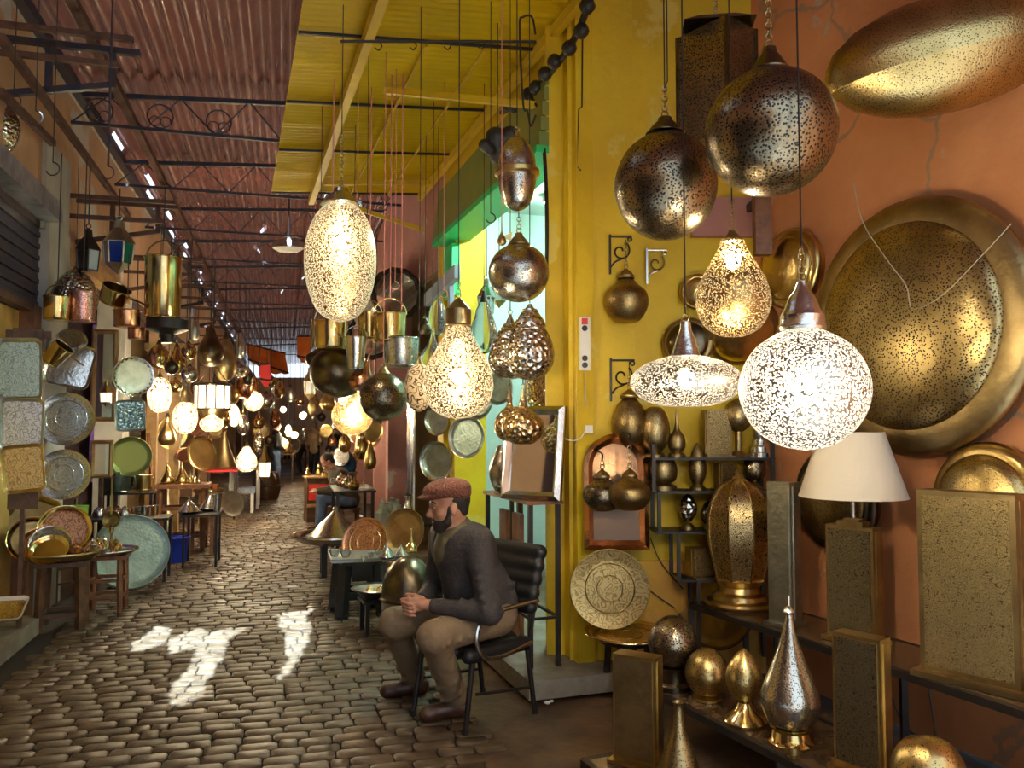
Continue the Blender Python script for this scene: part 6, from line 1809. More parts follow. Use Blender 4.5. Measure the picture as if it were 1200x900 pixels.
# ================================================================ LEFT: TRAYS, PLATES AND POTS
ZB_ = 3.3
YL = -math.radians(22)                            # trays turned a little towards the lane
rtray('rectangular_tray', 'uppermost of three rectangular pewter trays hung at the left edge', 24, 433, 46, 74, 6.0, math.radians(20), .03, M['eng_green'], M['pewter'])
rtray('rectangular_tray', 'middle of three rectangular pewter trays hung at the left edge', 26, 498, 46, 64, 6.0, math.radians(20), -.02, M['eng_silver'], M['pewter'])
rtray('rectangular_tray', 'lowest of three rectangular trays at the left edge, brass tinted', 28, 549, 44, 56, 5.95, math.radians(20), .10, M['eng_gold'], M['brass'], handles=True)
root = thing('hanging_board', 'narrow wooden board the three rectangular trays hang on', 'board', P(27, 588, 6.06), math.radians(20))
G().box((0, 0, .62), (.20, .02, 1.35)).build('plank', M['wood'], root, smooth=False); G().box((0, .02, 1.25), (.3, .03, .06)).build('cleat', M['wood'], root, smooth=False)
g = G(); g.bar((0, 0, -.05), (0, .0, -P(27, 588, 6.06).z), .05, .03); g.build('post', M['wood'], root, smooth=False)
rtray('square_tray', 'bright silver square tray tilted under the brass pitcher', 82, 428, 50, 52, 7.0, math.radians(22), -.22, M['silver'], M['silver'])
fc = V((.55, -.95, .05))
plate('round_plate', 'upper of two round chased silver plates before purple cloth', 78, 491, 62, 7.0, V((.35, -1, .1)), M['eng_silver'], M['silver'], medal=True)
plate('round_plate', 'lower of two round chased silver plates behind the chair posts', 75, 556, 58, 7.0, V((.35, -1, .1)), M['eng_silver'], M['silver'], medal=True)
# hanging things at the shop front
root = lamp('dome_cover', 'clear domed silver food cover hanging by the pale pillar', 'egg', 88, 347, 50, 62, 6.9, M['silver_ham'], ('cone', 10, 6), None, 3.86, cat='cover')
pot('beaded_basket', 'copper and rose beaded basket under the silver dome cover', 97, 360, 28, 36, 6.7, engraved('rose_beads', (.80, .45, .40), (.45, .20, .15), 30, .3), cord=3.86, cat='basket', wire=M['wire'])
pot('brass_pot', 'short brass pot left of the beaded basket', 67, 362, 30, 28, 6.6, M['brass_pol'], cord=3.86, wire=M['wire'])
pot('brass_pitcher', 'brass pitcher hanging tilted before the silver square tray', 66, 415, 24, 26, 6.5, M['brass_pol'], (.2, .75, .3), 'side', cat='pitcher', cord=None)
plate('silver_basin', 'shallow silver basin above the tilted brass pitcher', 84, 396, 34, 6.7, V((.3, -.6, -.6)), M['silver'], M['silver'], deep=.4, cat='basin')
M['gl_blue'] = mat('blue_glass', (.02, .06, .45), 0, .1, trans=.4); M['gl_green'] = mat('green_glass', (.02, .45, .25), 0, .1, trans=.4); M['gl_pale'] = mat('pale_glass', (.65, .70, .75), 0, .15, trans=.4)
lantern('black_lantern', 'black six-sided iron lantern with tall roof by the pale pillar', 103, 298, 28, 62, 6.9, M['iron'], [M['bronze'], M['gl_pale']], 6, 3.86, tail=False)
lantern('coloured_lantern', 'silver lantern with blue and green glass panes', 139, 290, 34, 66, 7.6, M['pewter'], [M['gl_blue'], M['gl_green'], M['gl_pale'], M['gl_pale']], 6, 3.86, yaw=.25)
pot('brass_pan', 'tilted brass pan with pouring lip below the coloured lantern', 134, 346, 32, 20, 7.5, M['brass_pol'], (.3, .5, 0), 'side', cat='pan')
pot('copper_pot', 'dark copper pot below the tilted brass pan', 149, 374, 30, 20, 7.5, M['copper'], cord=3.2, wire=M['wire'])
pot('copper_pot', 'small copper pot at the right under the dark copper pot', 160, 391, 20, 14, 7.7, M['copper'], cord=3.2, wire=M['wire'])
pot('brass_bucket', 'tall shiny brass bucket with curved handle on the left side', 191, 338, 42, 72, 7.6, M['brass_pol'], cord=3.86, wire=M['wire'], cat='bucket')
vessel('black_burner', 'black iron burner hanging under the tall brass bucket', P(196, 392, 7.7), [(0, -.08), (.05, -.08), (.07, 0), (.15, .03), (.19, .05), (.19, .14), (.14, .14), (0, .1)], M['iron'], [('collar', [(.10, .14), (.13, .17), (.1, .19), (0, .19)], M['bronze'])], 'burner')
mirror('framed_mirror', 'tall gilt wooden mirror left of the oval silver dish', P(121, 494, 8.3), math.radians(14), 28 * m_per_px(8.3), 108 * m_per_px(8.3), .045, M['woodl'])
lantern('lit_lantern', 'small burning glass lantern before the gilt mirror', 124, 462, 14, 30, 8.1, M['brass'], [M['parch']], 6, None, glow=M['bulb_far'])
mirror('small_mirror', 'small square mirror below the gilt mirror', P(119, 560, 8.4), math.radians(14), 24 * m_per_px(8.4), 44 * m_per_px(8.4), .04, M['woodl'])
plate('oval_dish', 'oval beaded silver dish above the square blue tray', 156, 441, 47, 8.3, V((.75, -.85, 0)), M['pewter'], M['silver'], lobes=24)
rtray('blue_tray', 'square bluish hammered tray below the oval silver dish', 153, 487, 33, 37, 8.3, math.radians(18), .05, mat('bluish_hammered_tin', (.40, .62, .68), 1, .25, bump=(30, .8, 'cells')), M['pewter'])
plate('green_plate', 'olive green round tray behind the wares on the shelf', 153, 535, 46, 8.8, V((.55, -.85, .1)), mat('olive_metal', (.15, .16, .05), 1, .4), MATS['olive_metal'])

# big grey-green disc leaning at the kerb
dc = FL(150, 690)
plate('leaning_disc', 'very large grey-green metal tray leaning near the stools', 0, 0, .72, 0, V((.55, -.80, .22)), M['greenpl'], M['greenpl'], at=V((dc.x, dc.y + .05, .36)), deep=.06, rimw=.08)

# front stool with its heap of copper plates
fs_ = FL(72, 735)
root = table('wooden_stand', 'dark square wooden stand with a low footrail carrying the copper plates', 'stand', fs_, LW.yaw + .1, .36, .36, .54, M['wood'], M['wood'], .05, .04, (.12,), False, 1.12)
plate('wide_basin', 'wide dark basin on the square wooden stand', 0, 0, .62, 0, V((0, 0, 1)), M['bronze'], M['brass_dull'], at=fs_ + UP * .545, deep=.22)
bz0 = .60
def onstand(dx, dy, dz): return fs_ + V((dx, dy, dz))
heap = [((-.30, .10, .80), .50, (.35, -.9, .25), 'brass_dull', 'brass', 'big dull octagonal brass tray behind the copper heap'),
        ((-.22, -.06, .70), .36, (.5, -.8, .35), 'brass', 'brass_pol', 'brown round plate at the left of the copper heap'),
        ((-.02, .04, .76), .40, (.45, -.8, .45), 'eng_copper', 'brass_pol', 'large shiny oval copper plate on top of the heap'),
        ((-.13, -.12, .67), .26, (.4, -.7, .5), 'copper', 'copper', 'rosy copper plate standing in the heap'),
        ((-.03, -.14, .67), .30, (.3, -.8, .5), 'eng_silver', 'silver', 'silver rimmed plate at the front of the heap'),
        ((.0, -.20, .63), .28, (.2, -.7, .7), 'brass_pol', 'brass_pol', 'bright brass plate lowest in the heap')]
for k, (p, dia, fc_, d_, r_, lab) in enumerate(heap):
    plate('heaped_plate', lab, 0, 0, dia, 0, V(fc_), M[d_], M[r_], at=onstand(*p), deep=.22, group='copper and brass plates heaped on the stand', seg=8 if k == 0 else 40)
tp_ = [((.14, -.10, .56), .13, 'copper', 'copper teapot at the right of the plate heap'), ((.24, -.02, .56), .14, 'silver', 'silver teapot right of the plate heap'), ((.20, .14, .56), .13, 'brass_pol', 'brass teapot behind the silver teapot on the stand')]
for k, (p, sc, mm, lab) in enumerate(tp_):
    teapot('teapot', lab, onstand(*p), sc, M[mm], k * .9)
# second stool with a silver plate and little pots
s2 = FL(124, 716)
table('rush_stool', 'round-legged wooden stool with rungs beside the wooden stand', 'stool', s2, LW.yaw, .34, .34, .49, M['woodr'], M['woodr'], .045, .03, (.14, .28), False, 1.05, False)
plate('silver_plate', 'silver plate on the rush stool', 0, 0, .50, 0, V((0, 0, 1)), M['silver'], M['silver'], at=s2 + UP * .497, deep=.16)
for k, (dx, dy, sc, mm, lab) in enumerate(((-.14, -.04, .11, 'copper', 'small copper teapot on the silver plate, left'), (-.06, .05, .12, 'silver', 'small silver teapot on the silver plate, middle'), (.02, .1, .11, 'brass_pol', 'small brass teapot on the silver plate, right'), (-.1, .13, .12, 'silver', 'small silver teapot on the silver plate, back'))):
    teapot('teapot', lab, s2 + V((dx, dy, .505)), sc, M[mm], k * 1.3)
vessel('brass_candlestick', 'slim brass candlestick on the silver plate', s2 + V((.06, -.06, .505)), [(0, 0), (.045, 0), (.04, .012), (.012, .03), (.010, .16), (.022, .18), (0, .185)], M['brass_pol'], [('cup', [(.012, .17), (.02, .19), (.02, .22), (.014, .22), (0, .2)], M['brass_pol'])], 'candlestick', 16)
# ladder-back chair behind
cb = FL(72, 700)
root = thing('ladderback_chair', 'dark wooden ladder-back chair behind the heap of plates', 'chair', V((cb.x - .1, cb.y + .1, 0)), LW.yaw - .9)
for sx in (-1, 1):
    g = G(); g.tube([(sx * .17, 0, 0), (sx * .17, 0, .5), (sx * .175, .03, .98), (sx * .175, .035, 1.02)], [.02, .022, .024, .012], 8); g.build('back_post', M['wood'], root)
    g = G(); g.tube([(sx * .17, -.34, 0), (sx * .17, -.34, .46)], .02, 8); g.build('leg', M['wood'], root)
for z in (.62, .78, .93):
    g = G(); g.box((0, .02, z), (.34, .02, .07)); g.build('back_slat', M['wood'], root, smooth=False)
for z in (.16, .3):
    g = G(); g.bar((-.17, -.34, z), (.17, -.34, z), .02); g.build('rung', M['wood'], root, smooth=False)
G().box((0, -.17, .45), (.40, .38, .04)).build('seat', M['woodl'], root, smooth=False)
vessel('green_vase', 'tall light green glass beaker behind the chair posts', P(92, 620, 7.2), [(0, -.25), (.06, -.25), (.075, .2), (.07, .2), (.055, -.24), (0, -.24)], mat('lime_glass', (.30, .50, .08), 0, .2), [('rim', [(.07, .19), (.08, .205), (.07, .21)], MATS['lime_glass'])], 'vase')
# ladle
lp = P(131, 585, 7.6)
root = thing('brass_ladle', 'long-handled brass ladle hanging before the large grey-green tray', 'ladle', lp)
g = G(); g.box((0, 0, .04), (.018, .006, .36)); g.build('handle', M['brass'], root, smooth=False)
G().lathe([(0, -.06), (.05, -.05), (.075, -.02), (.085, .0), (.08, .0), (.045, -.045), (0, -.052)], 24, M=Matrix.Translation((.0, 0, -.19)) @ Matrix.Rotation(1.3, 4, 'X')).build('bowl', M['brass_dull'], root)
# tray at the left edge
rtray('printed_tray', 'white edged tray lying on the doorstep at the left edge', 2, 716, 50, 44, 5.9, .3, 0, M['eng_gold'], M['white'], pitch=-1.15)
# ---- tables of wares going back on the left
def onT(root_loc, h): return lambda px, py: H(px, py, h)
t3 = V(FL(158, 700)); t3 = V((-4.15, 8.75, 0))
table('ware_table', 'black iron table of glasses and tins behind the large grey-green tray', 'table', V((-4.0, 8.52, 0)), LW.yaw - math.pi / 2, .82, .42, .66, M['iron'], M['iron'], .03)
Z3 = .66
for k, (px, mm, lab) in enumerate(((116, 'silver', 'flat silver dish on the iron table, far left'), (128, 'brass', 'small brass bowl on the iron table'), (138, 'brass_pol', 'small brass jar on the iron table'), (146, 'silver', 'small silver jar on the iron table'))):
    p = H(px, 606, Z3); r = .06
    vessel('little_jar', lab, p, [(0, 0), (r, 0), (r * 1.1, r * .6), (r * .8, r * 1.3), (r * .5, r * 1.4)], M[mm], [('lid', [(r * .6, r * 1.38), (r * .4, r * 1.7), (0, r * 2)], M[mm])], 'jar', 18)
for k in range(5):
    p = H(156 + 6.5 * k, 606 - k * .6, Z3); r = .032
    vessel('tea_glass', ['copper banded tea glass, leftmost of the row on the iron table', 'second tea glass of the row on the iron table', 'third tea glass of the row on the iron table', 'fourth tea glass of the row on the iron table', 'last tea glass of the row on the iron table, right'][k], p, [(0, 0), (r * .8, 0), (r, .10), (r * .92, .10), (r * .7, .008), (0, .008)], [M['copper'], M['glass'], M['silver'], M['copper'], M['brass']][k], [('rim', [(r * .95, .098), (r * 1.08, .102), (r * .95, .106)], M['silver'])], 'glass', 16)
# shelf above with pots
sz_ = 1.0
table('shelf_rack', 'black metal rack with pots behind the iron table', 'rack', V((-4.40, 9.38, 0)), LW.yaw - math.pi / 2, .56, .36, .85, M['iron'], M['iron'], .03, .02, (.6,))
for k, (px, py, w, h, mm, lab) in enumerate(((137, 566, 30, 22, 'greenpl', 'greenish tin pot on the black rack'), (157, 563, 20, 22, 'brass_pol', 'shiny brass pot in the middle of the black rack'), (168, 566, 18, 18, 'brass', 'small brass jug at the right of the black rack'))):
    p = H(px, py + h / 2, .85); s = m_per_px(p.y)
    pot('rack_pot', lab, 0, 0, w, h, p.y, M[mm], handle='ear', at=p + UP * (h * s / 2 + .002), cat='pot')
r2 = root = thing('wall_shelf', 'dark wooden shelf with copper ornaments under the small mirror', 'shelf', P(128, 552, 8.9), LW.yaw)
G().box((0, 0, -.015), (.9, .3, .03)).build('shelf_board', M['wood'], root, smooth=False)
for sx in (-.4, .4):
    g = G(); g.bar((sx, 0, -.03), (sx, 0, -root.location.z), .04); g.build('leg', M['wood'], root, smooth=False)
for k, (px, mm, lab) in enumerate(((113, 'bronze', 'dark round jar on the dark wooden shelf'), (122, 'copper', 'copper jar on the dark wooden shelf'), (135, 'copper', 'copper bell on the dark wooden shelf'), (141, 'copper', 'small copper cone on the dark wooden shelf'))):
    p = P(px, 551, 8.9); r = .065 if k < 2 else .04
    vessel('copper_jar', lab, p, catmull([(0, 0), (r * .7, 0), (r * 1.1, r * .9), (r * .6, r * 2), (r * .5, r * 2.3)], 3), M[mm], [('rim', [(r * .5, r * 2.2), (r * .65, r * 2.35), (r * .5, r * 2.4)], M[mm])], 'jar', 16)
# tagines of silver on a small stand
ts = V((-3.55, 8.35, 0))
table('tagine_stand', 'thin black stand under two silver tagines', 'stand', V((-3.62, 9.55, 0)), LW.yaw, .55, .4, .60, M['iron'], M['iron'], .025)
tagine('silver_tagine', 'left silver tagine on the thin black stand', V((-3.72, 9.40, .60)), .12, .19, M['silver'])
tagine('silver_tagine', 'right silver tagine on the thin black stand', V((-3.58, 9.70, .60)), .13, .24, M['silver'])
vessel('silver_beaker', 'tall bluish silver beaker at the right of the silver tagines', V((-3.48, 9.62, .60)), [(0, 0), (.04, 0), (.055, .2), (.05, .2), (.035, .01), (0, .01)], M['silver'], [('rim', [(.05, .195), (.06, .205), (.05, .21)], M['silver'])], 'beaker', 18)
# blue bucket and cart
bb = FL(206, 658)
vessel('blue_bucket', 'blue plastic bucket under the tagine stand', bb, [(0, 0), (.12, 0), (.15, .28), (.155, .29), (.14, .28), (.11, .012), (0, .012)], M['bluep'], [('rim', [(.145, .275), (.165, .29), (.145, .3)], M['bluep'])], 'bucket')
ct = FL(231, 650)
root = table('hand_cart', 'low wooden cart with small wheels near the blue bucket', 'cart', V((ct.x, ct.y + .15, 0)), LW.yaw, .55, .35, .50, M['woodr'], M['woodr'], .04)
for sx in (-.2, .2):
    g = G(); g.torus((sx, -.19, .09), .075, .014, (0, 1, 0), 18, 6); g.tube([(sx, -.19, .02), (sx, -.19, .16)], .006, 5); g.tube([(sx - .07, -.19, .09), (sx + .07, -.19, .09)], .006, 5); g.build('wheel', M['iron'], root)
plate('brass_tray', 'bright brass tray lying on the low wooden cart', 0, 0, .42, 0, UP, M['brass_pol'], M['brass_pol'], at=V((ct.x, ct.y + .15, .505)))
# carved table of brass flasks
ctab = FL(216, 640)
table('carved_table', 'carved reddish table of brass flasks on the left', 'table', V((-4.28, 10.62, 0)), LW.yaw - math.pi / 2, .66, .5, .86, M['woodr'], M['woodr'], .07, .05, (.2, .55), False, 1.0, False)
for k, (px, h, lab) in enumerate(((196, .30, 'big brass flask at the left of the carved table'), (213, .30, 'pale brass flask in the middle of the carved table'), (223, .20, 'thin brass spire on the carved table, left'), (228, .17, 'thin brass spire on the carved table, middle'), (233, .14, 'thin brass spire on the carved table, right'))):
    p = H(px, 567, .86); r = .085 if k < 2 else .03
    vessel('brass_flask', lab, p, catmull([(0, 0), (r, 0), (r * 1.1, h * .2), (r * .55, h * .5), (r * .2, h * .75), (0, h)], 4), M['brass_pol'], [('foot', [(0, 0), (r * 1.05, 0), (r, .012), (0, .012)], M['brass'])], 'flask', 18)
root = table('brass_stool', 'small yellow brass-topped stool in the lane on the left', 'stool', FL(243, 612), LW.yaw, .5, .5, .56, M['brass_pol'], M['woodl'], .07, .05, (), True)
for k, (dx, lab) in enumerate(((-.08, 'brass bowl on the brass-topped stool, left'), (.08, 'copper bowl on the brass-topped stool, right'))):
    p = FL(243, 612) + V((dx, 0, .56)); vessel('brass_bowl', lab, p, [(0, 0), (.05, 0), (.09, .07), (.095, .075), (.085, .07), (.04, .01), (0, .01)], M['brass'] if k == 0 else M['copper'], [('ring_foot', [(.05, -.001), (.055, .01), (.04, .01)], M['brass'])], 'bowl', 18)
# ================================================================ FAR WARES, LEFT AND RIGHT OF THE LANE
def fl(kind, name, label, px, py, w, h, Y, mm, **kw):
    kw.setdefault('seg', 28); kw.setdefault('top', 3.9)
    return lamp(name, label, kind, px, py, w, h, Y, mm, **kw)
BF = M['bulb_far']
fl('oval', 'lit_oval_lamp', 'burning oval pierced lampshade right of the oval silver dish', 187, 463, 27, 42, 9.2, M['lit_far'], bulb=(0, BF), bulbr=.05, cap=('cone', 8, 6))
fl('oval', 'lit_egg_lamp', 'burning white egg lamp hung by forked cords left of the drum chandelier', 217, 490, 28, 38, 9.6, M['lit_far'], bulb=(0, BF), bulbr=.05, cap=('cone', 14, 14))
# drum chandelier
root = thing('drum_chandelier', 'burning drum chandelier of glass panes with a bowl below', 'chandelier', P(249, 466, 11.0))
s = m_per_px(11.0)
for i in range(12):
    a0, a1 = 2 * math.pi * i / 12, 2 * math.pi * (i + 1) / 12; r = 20 * s
    p0, p1 = V((r * math.cos(a0), r * math.sin(a0), 0)), V((r * math.cos(a1), r * math.sin(a1), 0))
    g = G(); g.add([p0 + UP * -14 * s, p1 + UP * -14 * s, p1 + UP * 15 * s, p0 + UP * 15 * s], [(0, 1, 2, 3)]); vs = [v * .985 for v in g.v]; g.add(vs, [(3, 2, 1, 0)]); g.build('pane', M['parch'], root, smooth=False)
    g = G(); g.tube([p0 * 1.01 - UP * 14 * s, p0 * 1.01 + UP * 15 * s], .012, 5); g.build('rib', M['bronze'], root)
g = G(); g.torus((0, 0, 15 * s), 20 * s, .02, UP, 24, 5); g.build('hoop', M['bronze'], root); g = G(); g.torus((0, 0, -14 * s), 20 * s, .02, UP, 24, 5); g.build('hoop', M['bronze'], root)
G().lathe([(0, -30 * s), (8 * s, -28 * s), (13 * s, -22 * s), (16 * s, -14 * s)], 24).build('bowl', M['brass'], root)
g = G(); g.tube([(0, 0, 15 * s), (0, 0, 3.9 - root.location.z)], .01, 5); g.tube([(-20 * s, 0, 15 * s), (0, 0, 40 * s), (20 * s, 0, 15 * s)], .008, 5); g.build('cord', M['iron'], root)
fl('squash', 'lit_melon_lamp', 'burning pinkish melon lamp under the drum chandelier', 248, 496, 27, 20, 10.6, M['lit_far'], bulb=(0, BF), bulbr=.05, top=None)
L_far = [
 # kind name label px py w h Y mat
 ('pear', 'bronze_vase_lamp', 'big dark bronze vase hanging above the drum chandelier', 247, 408, 30, 44, 10.4, 'bronze'),
 ('gourd', 'bronze_vase_lamp', 'brown bronze gourd hanging right of the big dark vase', 264, 422, 26, 50, 11.2, 'brass_dull'),
 ('sphere', 'glass_ball_lamp', 'small mirrored glass ball above the egg lamp', 222, 439, 20, 20, 9.8, 'silver'),
 ('egg', 'brass_egg_lamp', 'golden brass egg lamp under the tall bucket', 186, 418, 24, 30, 9.4, 'brass_pol'),
 ('sphere', 'dark_melon_lamp', 'small dark melon lamp left of the mirrored glass ball', 201, 431, 16, 18, 9.0, 'bronze'),
 ('pear', 'brass_pear_lamp', 'yellow brass pear lamp right of the golden egg', 207, 424, 22, 34, 10.2, 'brass_pol'),
 ('squash', 'silver_melon_lamp', 'silvery melon lamp right of the brown gourd', 279, 434, 26, 16, 12.0, 'silver_ham'),
 ('oval', 'copper_oval_lamp', 'peach coloured oval lamp beside the silvery melon lamp', 287, 453, 20, 30, 12.6, 'copper'),
 ('sphere', 'brass_ball_lamp', 'brass ball lamp behind the drum chandelier', 268, 463, 24, 26, 12.4, 'brass'),
 ('drop', 'brass_drop_lamp', 'small brass drop lamp below the lit oval lamp', 196, 505, 20, 34, 9.9, 'brass'),
 ('egg', 'dark_pot_lamp', 'dark hanging pot right of the silvery melon lamp', 291, 442, 12, 20, 12.2, 'bronze'),
 ('pear', 'gold_pear_lamp', 'gold pear lamp hanging before the far ochre shop', 231, 452, 16, 26, 11.6, 'brass_pol'),
 ('sphere', 'silver_ball_lamp', 'silver ball lamp under the red cloth', 312, 470, 18, 18, 15.5, 'silver'),
 ('gourd', 'brass_gourd_lamp', 'brass gourd hanging left of the red cloth', 297, 452, 14, 24, 15.0, 'brass_pol'),
 ('sphere', 'brass_ball_lamp', 'tiny brass ball lamp below the orange awning', 318, 447, 12, 13, 17.0, 'brass_pol'),
 ('onion', 'brass_onion_lamp', 'brass onion lamp left of the black-jacketed man', 303, 492, 14, 22, 15.5, 'brass_pol'),
 ('egg', 'silver_egg_lamp', 'silver egg lamp over the silver teapots on the left', 285, 498, 14, 24, 13.0, 'silver'),
 ('pear', 'amber_pear_lamp', 'amber pear lamp hanging right of the small brown lantern', 384, 470, 18, 24, 12.5, 'brass'),
 ('egg', 'amber_egg_lamp', 'small amber egg lamp under the small brown lantern', 366, 478, 11, 18, 14.0, 'brass_dull'),
 ('sphere', 'black_ball_lamp', 'tiny black ball lamp above the beige jacket', 377, 489, 10, 10, 17.0, 'iron'),
 ('sphere', 'blue_ball_lamp', 'tiny blue-grey ball lamp left of the tiny black one', 367, 489, 10, 12, 17.5, 'pewter'),
 ('gourd', 'gold_gourd_lamp', 'gold gourd lamp below the burning gold globe', 424, 522, 18, 34, 11.0, 'brass_pol'),
 ('drop', 'gold_drop_lamp', 'gold drop lamp right of the gold gourd lamp', 434, 530, 14, 40, 10.5, 'brass'),
 ('sphere', 'silver_ball_lamp', 'silver ball lamp behind the burning gold globe', 395, 500, 14, 14, 13.5, 'silver'),
 ('oval', 'pewter_oval_lamp', 'pewter oval lamp hanging over the far lane', 340, 462, 12, 18, 20.0, 'pewter'),
 ('squash', 'brass_melon_lamp', 'brass melon lamp hanging over the far lane', 352, 470, 12, 10, 20.0, 'brass_pol'),
 ('gourd', 'copper_gourd_lamp', 'copper gourd lamp hanging below the silver lantern', 322, 490, 12, 22, 17.5, 'copper'),
 ('pear', 'gold_pear_lamp', 'gold pear lamp at the far left shop near the red cloth', 328, 456, 12, 20, 19.0, 'brass_pol'),
 ('oval', 'silver_oval_lamp', 'silver oval lamp beside the dazzling pear lamp', 303, 520, 12, 24, 14.5, 'silver_ham'),
 ('sphere', 'bronze_ball_lamp', 'bronze ball lamp right of the dazzling pear lamp', 316, 516, 12, 12, 16.0, 'bronze'),
 ('egg', 'brass_egg_lamp', 'brass egg lamp above the tall brass cone', 262, 490, 16, 24, 12.6, 'brass_pol'),
 ('drop', 'copper_drop_lamp', 'copper drop lamp left of the tall brass cone', 244, 520, 10, 22, 12.2, 'copper'),
 ('squash', 'gold_melon_lamp', 'gold melon lamp under the dark melon lamp', 205, 452, 18, 16, 10.4, 'brass_pol'),
 ('sphere', 'brass_ball_lamp', 'brass ball lamp between tall bucket and dark vase', 221, 412, 18, 20, 10.0, 'brass_pol'),
 ('oval', 'silver_oval_lamp', 'silver oval lamp high between bucket and dark vase', 228, 388, 12, 26, 11.0, 'pewter'),
 ('pear', 'silver_pear_lamp', 'silver pear lamp high right of the big dark vase', 281, 405, 14, 30, 13.0, 'pewter'),
 ('egg', 'gold_egg_lamp', 'gold egg lamp hanging over the seated brown jacket', 404, 520, 14, 22, 12.5, 'brass_pol'),
 ('sphere', 'copper_ball_lamp', 'copper ball lamp above the blue glazed pot', 390, 518, 10, 12, 15.0, 'copper'),
 ('oval', 'silver_oval_lamp', 'silver oval lamp left of the beige jacket far back', 357, 510, 8, 16, 24.0, 'silver'),
 ('gourd', 'gold_gourd_lamp', 'gold gourd lamp over the beige-jacketed man', 370, 470, 8, 16, 22.0, 'brass_pol'),
 ('sphere', 'brass_ball_lamp', 'brass ball lamp by the pink pillar over the teapots', 440, 490, 18, 18, 9.6, 'perf_brass'),
]
for k, n, lab, px, py, w, h, Y, mm in L_far:
    fl(k, n, lab, px, py, w, h, Y, M[mm], cap=('cone', w * .3, h * .18), capm=M['bronze'], seg=24)
L_lit = [
 ('sphere', 'lit_ball_lamp', 'dazzling burning lamp right of the drum chandelier', 297, 470, 22, 24, 13.6),
 ('pear', 'lit_pear_lamp', 'dazzling burning pear lamp above the silver teapots', 289, 538, 24, 30, 13.2),
 ('egg', 'lit_egg_lamp', 'bluish white burning oval lamp behind the tall cone', 274, 487, 14, 26, 12.8),
 ('sphere', 'lit_ball_lamp', 'small burning ball lamp above the far shop front', 355, 487, 9, 9, 19.0),
 ('sphere', 'lit_ball_lamp', 'tiny burning ball lamp left of the beige jacket', 345, 510, 9, 9, 21.0),
 ('oval', 'lit_oval_lamp', 'small burning oval lamp between the passers-by', 338, 505, 8, 14, 22.0),
 ('egg', 'lit_egg_lamp', 'small burning lamp over the far right wares', 402, 470, 11, 12, 13.0),
 ('sphere', 'lit_ball_lamp', 'tiny burning lamp far above the lane left of the orange cloth', 332, 480, 8, 8, 24.0),
]
for k, n, lab, px, py, w, h, Y in L_lit:
    fl(k, n, lab, px, py, w, h, Y, M['lit_far'], bulb=(0, BF), bulbr=.06, seg=24, cap=('cone', w * .3, h * .15), capm=M['brass'])
lantern('lit_lantern', 'burning tiered lantern beside the black-jacketed man', 310, 545, 14, 44, 15.5, M['brass'], [M['parch']], 6, None, glow=BF)
lantern('brown_lantern', 'small brown glass lantern left of the amber pear lamp', 363, 450, 14, 40, 13.5, M['brass_dull'], [M['gl_pale']], 6, 3.9)
lantern('silver_lantern', 'silver lantern hanging beside the red cloth', 316, 470, 12, 30, 16.5, M['pewter'], [M['gl_blue'], M['gl_pale']], 6, 3.9)
# tall brass cone, red-topped table, plates
t4 = FL(262, 608)
table('red_table', 'black-legged table with a red top under the tall brass cone', 'table', V((t4.x - .1, t4.y + .2, 0)), LW.yaw, .7, .5, .84, M['redcloth'], M['iron'], .03)
cp_ = H(262, 549, .84)
vessel('brass_cone', 'tall conical brass cover on the red-topped table', cp_, [(.0, 0), (.26, 0), (.27, .03), (.20, .12), (.11, .36), (.05, .58), (.035, .66), (0, .67)], M['brass_dull'], [('knob', [(.03, .66), (.05, .69), (.0, .74)], M['brass'])], 'cover')
plate('leaning_plate', 'brass oval dish leaning left of the tall cone', 236, 532, 42, 11.6, V((.9, -.5, .2)), M['brass'], M['brass_pol'])
plate('rose_plate', 'rosy copper dish above the brass flasks', 217, 533, 20, 11.6, V((.2, -.7, .5)), M['copper'], M['copper'])
# silver teapots on a white stool
t5 = FL(287, 600)
table('white_stool', 'small pale stool with silver top in the lane', 'stool', V((t5.x, t5.y, 0)), LW.yaw, .42, .36, .46, M['silver'], M['white'], .05, .1)
table('pale_table', 'pale table of silver teapots left of the lane', 'table', V((t5.x - .3, t5.y + .9, 0)), LW.yaw, .9, .6, .78, M['woodl'], M['white'], .05)
for k, (dx, dy, lab) in enumerate(((-.2, -.2, 'silver teapot on the pale table, left'), (0, -.25, 'silver teapot on the pale table, middle'), (.15, -.05, 'silver teapot on the pale table, right'), (-.05, .1, 'silver teapot on the pale table, back'))):
    teapot('teapot', lab, V((t5.x - .3 + dx, t5.y + .9 + dy, .78)), .16, M['silver'], k * 1.2)
bar_ = FL(312, 585)
vessel('dark_drum', 'dark barrel drum standing at the lane edge by the jeans', bar_, [(0, 0), (.24, 0), (.30, .2), (.30, .4), (.24, .6), (.22, .6), (0, .58)], M['wood'], [('hoop', [(.29, .28), (.315, .3), (.29, .32)], M['bronze'])], 'drum')
plate('shutter_plate', 'grey round tray leaning under the red-topped table', 272, 590, 30, 12.4, V((.8, -.6, .2)), M['pewter'], M['pewter'])
